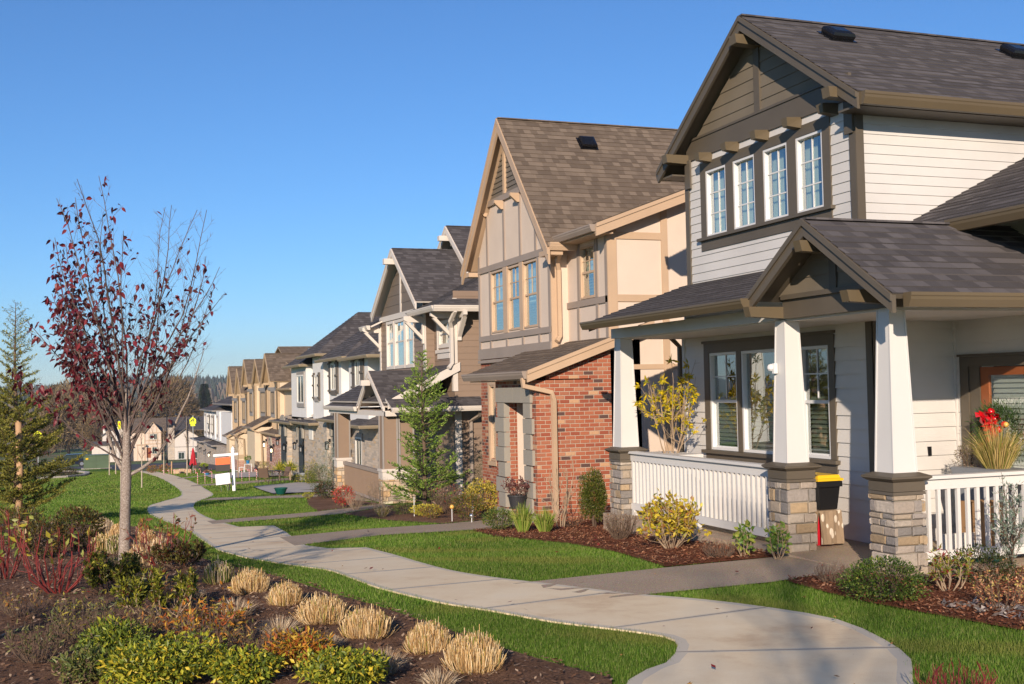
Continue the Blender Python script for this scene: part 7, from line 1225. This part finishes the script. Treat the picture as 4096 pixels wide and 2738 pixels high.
x, y = 7.85, 52.9; z = gnd(x, y)+.06; T = thing('patio_table', (x, y, z), 'small dark round table between the brown patio chairs', 'table'); mb = MB(); mb.lathe(x, y, [(.34, z+.54), (.35, z+.56), (1e-4, z+.565)], 18); mb.build('table_top', 'bronze', T)
for a in (0, 1.57, 3.14, 4.71): mb = MB(); mb.tube([(x+.26*math.cos(a), y+.26*math.sin(a), z), (x+.15*math.cos(a), y+.15*math.sin(a), z+.3), (x+.3*math.cos(a), y+.3*math.sin(a), z+.54)], .013, 5); mb.build('leg', 'bronze', T)
x, y = 7.05, 86; z = gnd(x, y); T = thing('patio_umbrella', (x, y, z), 'closed red patio umbrella on a pole', 'umbrella'); mb = MB(); mb.tube([(x, y, z), (x, y, z+1.86)], .022, 6); mb.build('pole', 'steel', T); mb = MB(); n = 14
pr = [(.03, 1.84), (.07, 1.72), (.12, 1.45), (.19, 1.0), (.27, .66), (.24, .60)]
for (r0, h0), (r1, h1) in zip(pr[:-1], pr[1:]):
    for j in range(n):
        w = lambda r, j: r*(1.0 if j % 2 else .72); a0, a1 = 6.2832*j/n, 6.2832*(j+1)/n; q = lambda r, jj, a, h: (x+w(r, jj)*math.cos(a), y+w(r, jj)*math.sin(a), z+h); mb.poly([q(r0, j, a0, h0), q(r0, j+1, a1, h0), q(r1, j+1, a1, h1), q(r1, j, a0, h1)])
mb.build('canopy', 'umbrella', T)
mb = MB(); x, y = 5.95, 87.3; z = gnd(x, y); mb.box(x-.2, x+.2, y-.2, y+.2, z, z+.30); mb.box(x-.22, x+.22, y-.22, y+.22, z+.301, z+.33); dress(mb.build('wooden_planter', 'woodbox'), 'pale square wooden planter near the stakes', 'planter'); mb = MB(); x, y = 6.7, 88.3; z = gnd(x, y); mb.box(x-.5, x+.4, y-.2, y+.2, z, z+.34); dress(mb.build('wooden_planter', 'woodbox'), 'long wooden planter behind the square one', 'planter')
x, y = 5.65, 87.6; z = gnd(x, y); mb = MB(); mb.tube([(x, y, z), (x+.02, y, z+.92)], .05, 6); dress(mb.build('wooden_stake', 'stake'), 'short wooden stake standing alone beside the sapling', 'stake')

# ------------------------------------------------------------------ street
def bell(mb, x, y, z): mb.lathe(x, y, [(.03, z+.42), (.05, z+.30), (.10, z+.24), (.13, z+.10), (.27, z-.02), (.26, z-.04), (1e-4, z)], 12)
def lamp(x, y, h, heads, lab):
    z = gnd(x, y); T = thing('street_lamp', (x, y, z), lab, 'street lamp', 'black street lamps'); mb = MB(); mb.tube([(x, y, z-.1), (x, y, z+.8), (x, y, z+h)], [.14, .085, .06], 10); mb.build('post', 'blackmetal', T, smooth=True)
    for s in heads:
        p = lambda a, hh: (x+RV[0]*a*s, y+RV[1]*a*s, z+h+hh); mb = MB(); mb.tube([p(0, -.3), p(.25, -.32), p(.55, .0), p(.8, .30), p(1.1, .32), p(1.15, .22)], .03, 6); mb.build('arm', 'blackmetal', T); mb = MB(); q = p(1.15, -.22); bell(mb, q[0], q[1], q[2]); mb.build('lamp_shade', 'blackmetal', T, smooth=True)
lamp(9.3, 152, 6.3, (-1, 1), 'black street lamp with two bell shaped heads'); lamp(10.0, 128.5, 4.9, (1,), 'single headed black street lamp beside the white end house'); lamp(-.88, 278, 5.3, (1,), 'distant single headed black street lamp behind the fir branches')
def cross_sign(x, y, hz, w, lab):
    z = gnd(x, y); T = thing('crossing_sign', (x, y, z), lab, 'sign', 'school crossing signs'); f = lambda a, d, h: (x+RV[0]*a+DV[0]*d, y+RV[1]*a+DV[1]*d, hz+h); w2 = w/2
    mb = MB(); mb.tube([(x+DV[0]*.05, y+DV[1]*.05, z), (x+DV[0]*.05, y+DV[1]*.05, hz+w2*1.5)], .04, 6); mb.build('post', 'steel', T); v = Vector((DV[0]*.02, DV[1]*.02, 0))
    mb = MB(); mb.prism([f(-w2, 0, -w2), f(w2, 0, -w2), f(w2, 0, w2*.25), f(0, 0, w2*1.1), f(-w2, 0, w2*.25)], v); mb.build('sign_board', 'lime', T); mb = MB(); mb.prism([f(-w2*.7, 0, -w2*1.75), f(w2*.7, 0, -w2*1.75), f(w2*.7, 0, -w2*1.04), f(-w2*.7, 0, -w2*1.04)], v); mb.build('arrow_plate', 'lime', T); mb = MB()
    for a, k in ((-w2*.28, .8), (w2*.28, 1.0)):   # two walking figures
        B = lambda pts: mb.prism([f(a+p*w2*k, -.012, q*w2*k-.1*w2) for p, q in pts], v*.4)
        B([(-.07, .40), (.07, .40), (.09, .53), (0, .60), (-.09, .53)]); B([(-.14, -.05), (.14, -.05), (.13, .35), (-.13, .35)]); B([(-.14, -.06), (-.02, -.06), (-.2, -.68), (-.32, -.66)]); B([(.02, -.06), (.14, -.06), (.30, -.62), (.18, -.68)]); B([(.13, .33), (.13, .2), (.36, .02), (.40, .1)]); B([(-.13, .33), (-.13, .2), (-.36, .02), (-.40, .1)])
    A = lambda pts: mb.prism([f(p*w2, -.012, -w2*1.4+q*w2) for p, q in pts], v*.4); A([(-.32, -.16), (.0, -.22), (-.09, -.10), (.3, .16), (.24, .24), (-.14, -.02), (-.22, .08)]); mb.build('symbols', 'signblack', T)
EY = 1.95
def hz_at(x, y, dy): return EY
cross_sign(11.4, 139, -1.05, .75, 'yellow green school crossing sign above the red umbrella'); cross_sign(-4.2, 110, -1.35, .75, 'yellow green school crossing sign seen through the fir branches')
z = gnd(4.0, 175); T = thing('yellow_street_sign', (4.2, 178, gnd(4, 178)), 'narrow yellow sign turned edgeways behind the plum trunk', 'sign'); mb = MB(); mb.tube([(4.2, 178, gnd(4, 178)), (4.2, 178, -1.6)], .04, 6); mb.build('post', 'steel', T); mb = MB(); mb.box(4.02, 4.38, 177.9, 177.93, -2.9, -1.75); mb.build('sign_board', 'lime', T); mb = MB(); mb.box(4.12, 4.28, 177.88, 177.895, -2.3, -1.95); mb.build('symbol', 'red', T)
x, y = .75, 128.0; z = gnd(x, y); T = thing('utility_cabinet', (x, y, z), 'dark green utility cabinet at the edge of the far lawn', 'utility box'); mb = MB(); mb.hexa([(x-1.25, y-.7, z+.08), (x+1.25, y-.7, z+.08), (x+1.25, y+.9, z+.08), (x-1.25, y+.9, z+.08), (x-1.25, y-.7, z+1.38), (x+1.25, y-.7, z+1.38), (x+1.25, y+.9, z+1.38), (x-1.25, y+.9, z+1.38)]); mb.box(x-.05, x-.02, y-.72, y-.701, z+.1, z+1.36); mb.box(x-1.2, x+1.2, y-.715, y-.701, z+.85, z+.87); mb.build('body', 'utility', T); mb = MB(); mb.box(x-1.32, x+1.32, y-.78, y+.98, z+1.381, z+1.46); mb.build('lid', 'utility', T); mb = MB(); mb.box(x-1.5, x+1.5, y-.95, y+1.1, z-.2, z+.08); mb.build('pad', 'patio', T); mb = MB(); mb.box(x-1.05, x-.8, y-.722, y-.702, z+1.0, z+1.18); mb.build('warning_label', 'yellow', T)
def car(name, x, y, z, L, H, Wd, paintm, lab, cat, pickup=False):
    T = thing(name, (x, y, z), lab, cat); g = .22*H/1.5; mb = MB(); hl = L/2
    body = [(-hl, .32), (-hl+.05, .72), (-hl*.55, .86), (hl*.95, .86), (hl, .7), (hl, .3)] if not pickup else [(-hl, .38), (-hl, .84), (-hl*.52, .92), (hl, .90), (hl, .38)]
    s = H/1.5; mb.prism([(x+a, y-Wd/2, z+b*s) for a, b in body], (0, Wd, 0)); b_ = mb.build('body', paintm, T)
    cab = [(-hl*.52, .86), (-hl*.2, 1.42), (hl*.72, 1.45), (hl*.95, .87)] if not pickup else [(-hl*.45, .91), (-hl*.22, 1.42), (hl*.18, 1.42), (hl*.26, .91)]
    mb = MB(); mb.prism([(x+a, y-Wd/2+.08, z+b*s) for a, b in cab], (0, Wd-.16, 0)); mb.build('cabin', paintm, T)
    mb = MB(); i = [(a*.93+.02, .90+(b-.86)*.80) for a, b in cab]; mb.prism([(x+a, y-Wd/2+.065, z+b*s) for a, b in i], (0, .01, 0)); mb.build('window', 'darkpane', T)
    for a in (-hl*.62, hl*.62):
        mb = MB(); r = .34*s; P = [(x+a+r*math.cos(t), y-Wd/2-.02, z+r+r*math.sin(t)) for t in np.linspace(0, 6.283, 17)[:-1]]; mb.prism(P, (0, .2, 0)); w = mb.build('wheel', 'tyre', T); mb = MB(); P = [(x+a+r*.6*math.cos(t), y-Wd/2-.03, z+r+r*.6*math.sin(t)) for t in np.linspace(0, 6.283, 13)[:-1]]; mb.prism(P, (0, .008, 0)); h = mb.build('hub', 'steel', T); h.parent = w
    mb = MB(); mb.box(x-hl-.01, x-hl+.10, y-Wd/2-.005, y-Wd/2+.2, z+.62*s, z+.74*s); mb.build('headlight', 'steel', T)
car('parked_car', -2.3, 164, gnd(0, 164)+.03, 4.6, 1.75, 1.85, 'cardark', 'dark blue car parked behind the green utility cabinet', 'car'); car('pickup_truck', -7.8, 598, -19.85, 5.6, 1.8, 1.9, 'carwhite', 'white pickup truck far away on the valley road', 'truck', True)
# curved kerb of the planting island on the left lawn
mb = MB(); pts = [(-9, 118), (-6, 121), (-3.2, 120.5), (-1.1, 114.7), (-.1, 105), (-.15, 98.9), (-.5, 93), (-1.6, 90), (-3.5, 89)]; pts = [Vector((x, y, gnd(x, y)+.05)) for x, y in pts]
for a, b in zip(pts[:-1], pts[1:]): mb.beam(a, b, .35, .2)
tag(mb.build('kerb', 'pavement' if 'pavement' in MT else 'patio'), kind='structure'); tag(drape('mulch_bed', [(-9, 117.6), (-6, 120.5), (-3.4, 120), (-1.3, 114.5), (-.35, 105), (-.4, 98.9), (-.7, 93.2), (-1.7, 90.4), (-3.5, 89.4), (-9, 95)], 'mulch', .03, 2.0, seed=31), kind='structure')
for x, y, w, h in ((-2.2, 101, 2.2, .9), (-3.6, 108, 2.4, 1.0), (-1.5, 94, 1.4, .6)): blob('juniper_shrub', 'dark low shrub in the kerbed island on the left lawn', 'shrub', x, y, w, h, 600, .16, .05, [(.03, .045, .018), (.06, .07, .03), (.12, .09, .04)], seed=90, z0=.0, group='dark shrubs in the kerbed island')
# trees standing beside and behind the camera, known by their shadows on the path
def shade_tree(x, y, h, w, seed, leaves):
    rs = np.random.RandomState(seed); T = root_at('young_tree', x, y, 'young tree standing beside the camera, %s' % ('left of the bark bed' if h < 6 else 'taller and farther behind the path'), 'tree'); o = np.array(T['org']); mb = MB(); mb.tube([o, o+ZV*h*.5, o+ZV*h], [h*.0125, h*.009, .008], 7, False); pts = []
    for i in range(34):
        u = rs.uniform(.36, .95); t = rs.uniform(0, 6.28); d = unit(np.array([math.cos(t), math.sin(t), 1.1])); L = w*.62*(1.15-u); p = o+ZV*u*h; mb.tube([p, p+d*L*.5+ZV*.03, p+d*L+ZV*.08], [h*.0034, h*.0022, .004], 4, False)
        for j in range(7):
            q = p+d*L*rs.uniform(.2, 1); v = unit(d+rs.normal(size=3)*.6)*L*rs.uniform(.2, .45); mb.tube([q, q+v], [h*.0012, .002], 3, False); pts += [q+v, q+v*.6]
    mb.build('trunk', 'bark2', T); i = rs.randint(0, len(pts), leaves); V, C = leafset(np.array(pts)[i], rs.normal(size=(leaves, 3)), .09, .05, [(.12, .02, .025)], rs); leaf_mesh('leaves', 'leaf', T, V, C)
shade_tree(-3.6, 5.2, 4.9, 2.4, 1, 700); shade_tree(-7.9, -15.0, 11.0, 5.5, 2, 300)

# ------------------------------------------------------------------ the air: one even haze from the camera to the far hills
mb = MB(); mb.box(-1750, 2550, -450, 3150, -23, 100); hz = mb.build('haze', [], at=(0, 0, 0)); n = bpy.data.materials.new('haze'); n.use_nodes = True; nt = n.node_tree; nt.nodes.remove(nt.nodes['Principled BSDF'])
v = nt.nodes.new('ShaderNodeVolumePrincipled'); v.inputs['Color'].default_value = (.80, .87, .95, 1); v.inputs['Density'].default_value = .00014; v.inputs['Anisotropy'].default_value = .1; nt.links.new(v.outputs[0], nt.nodes['Material Output'].inputs['Volume']); hz.data.materials.append(n); tag(hz, 'pale blue distance haze over the valley and hills', 'haze', kind='stuff')
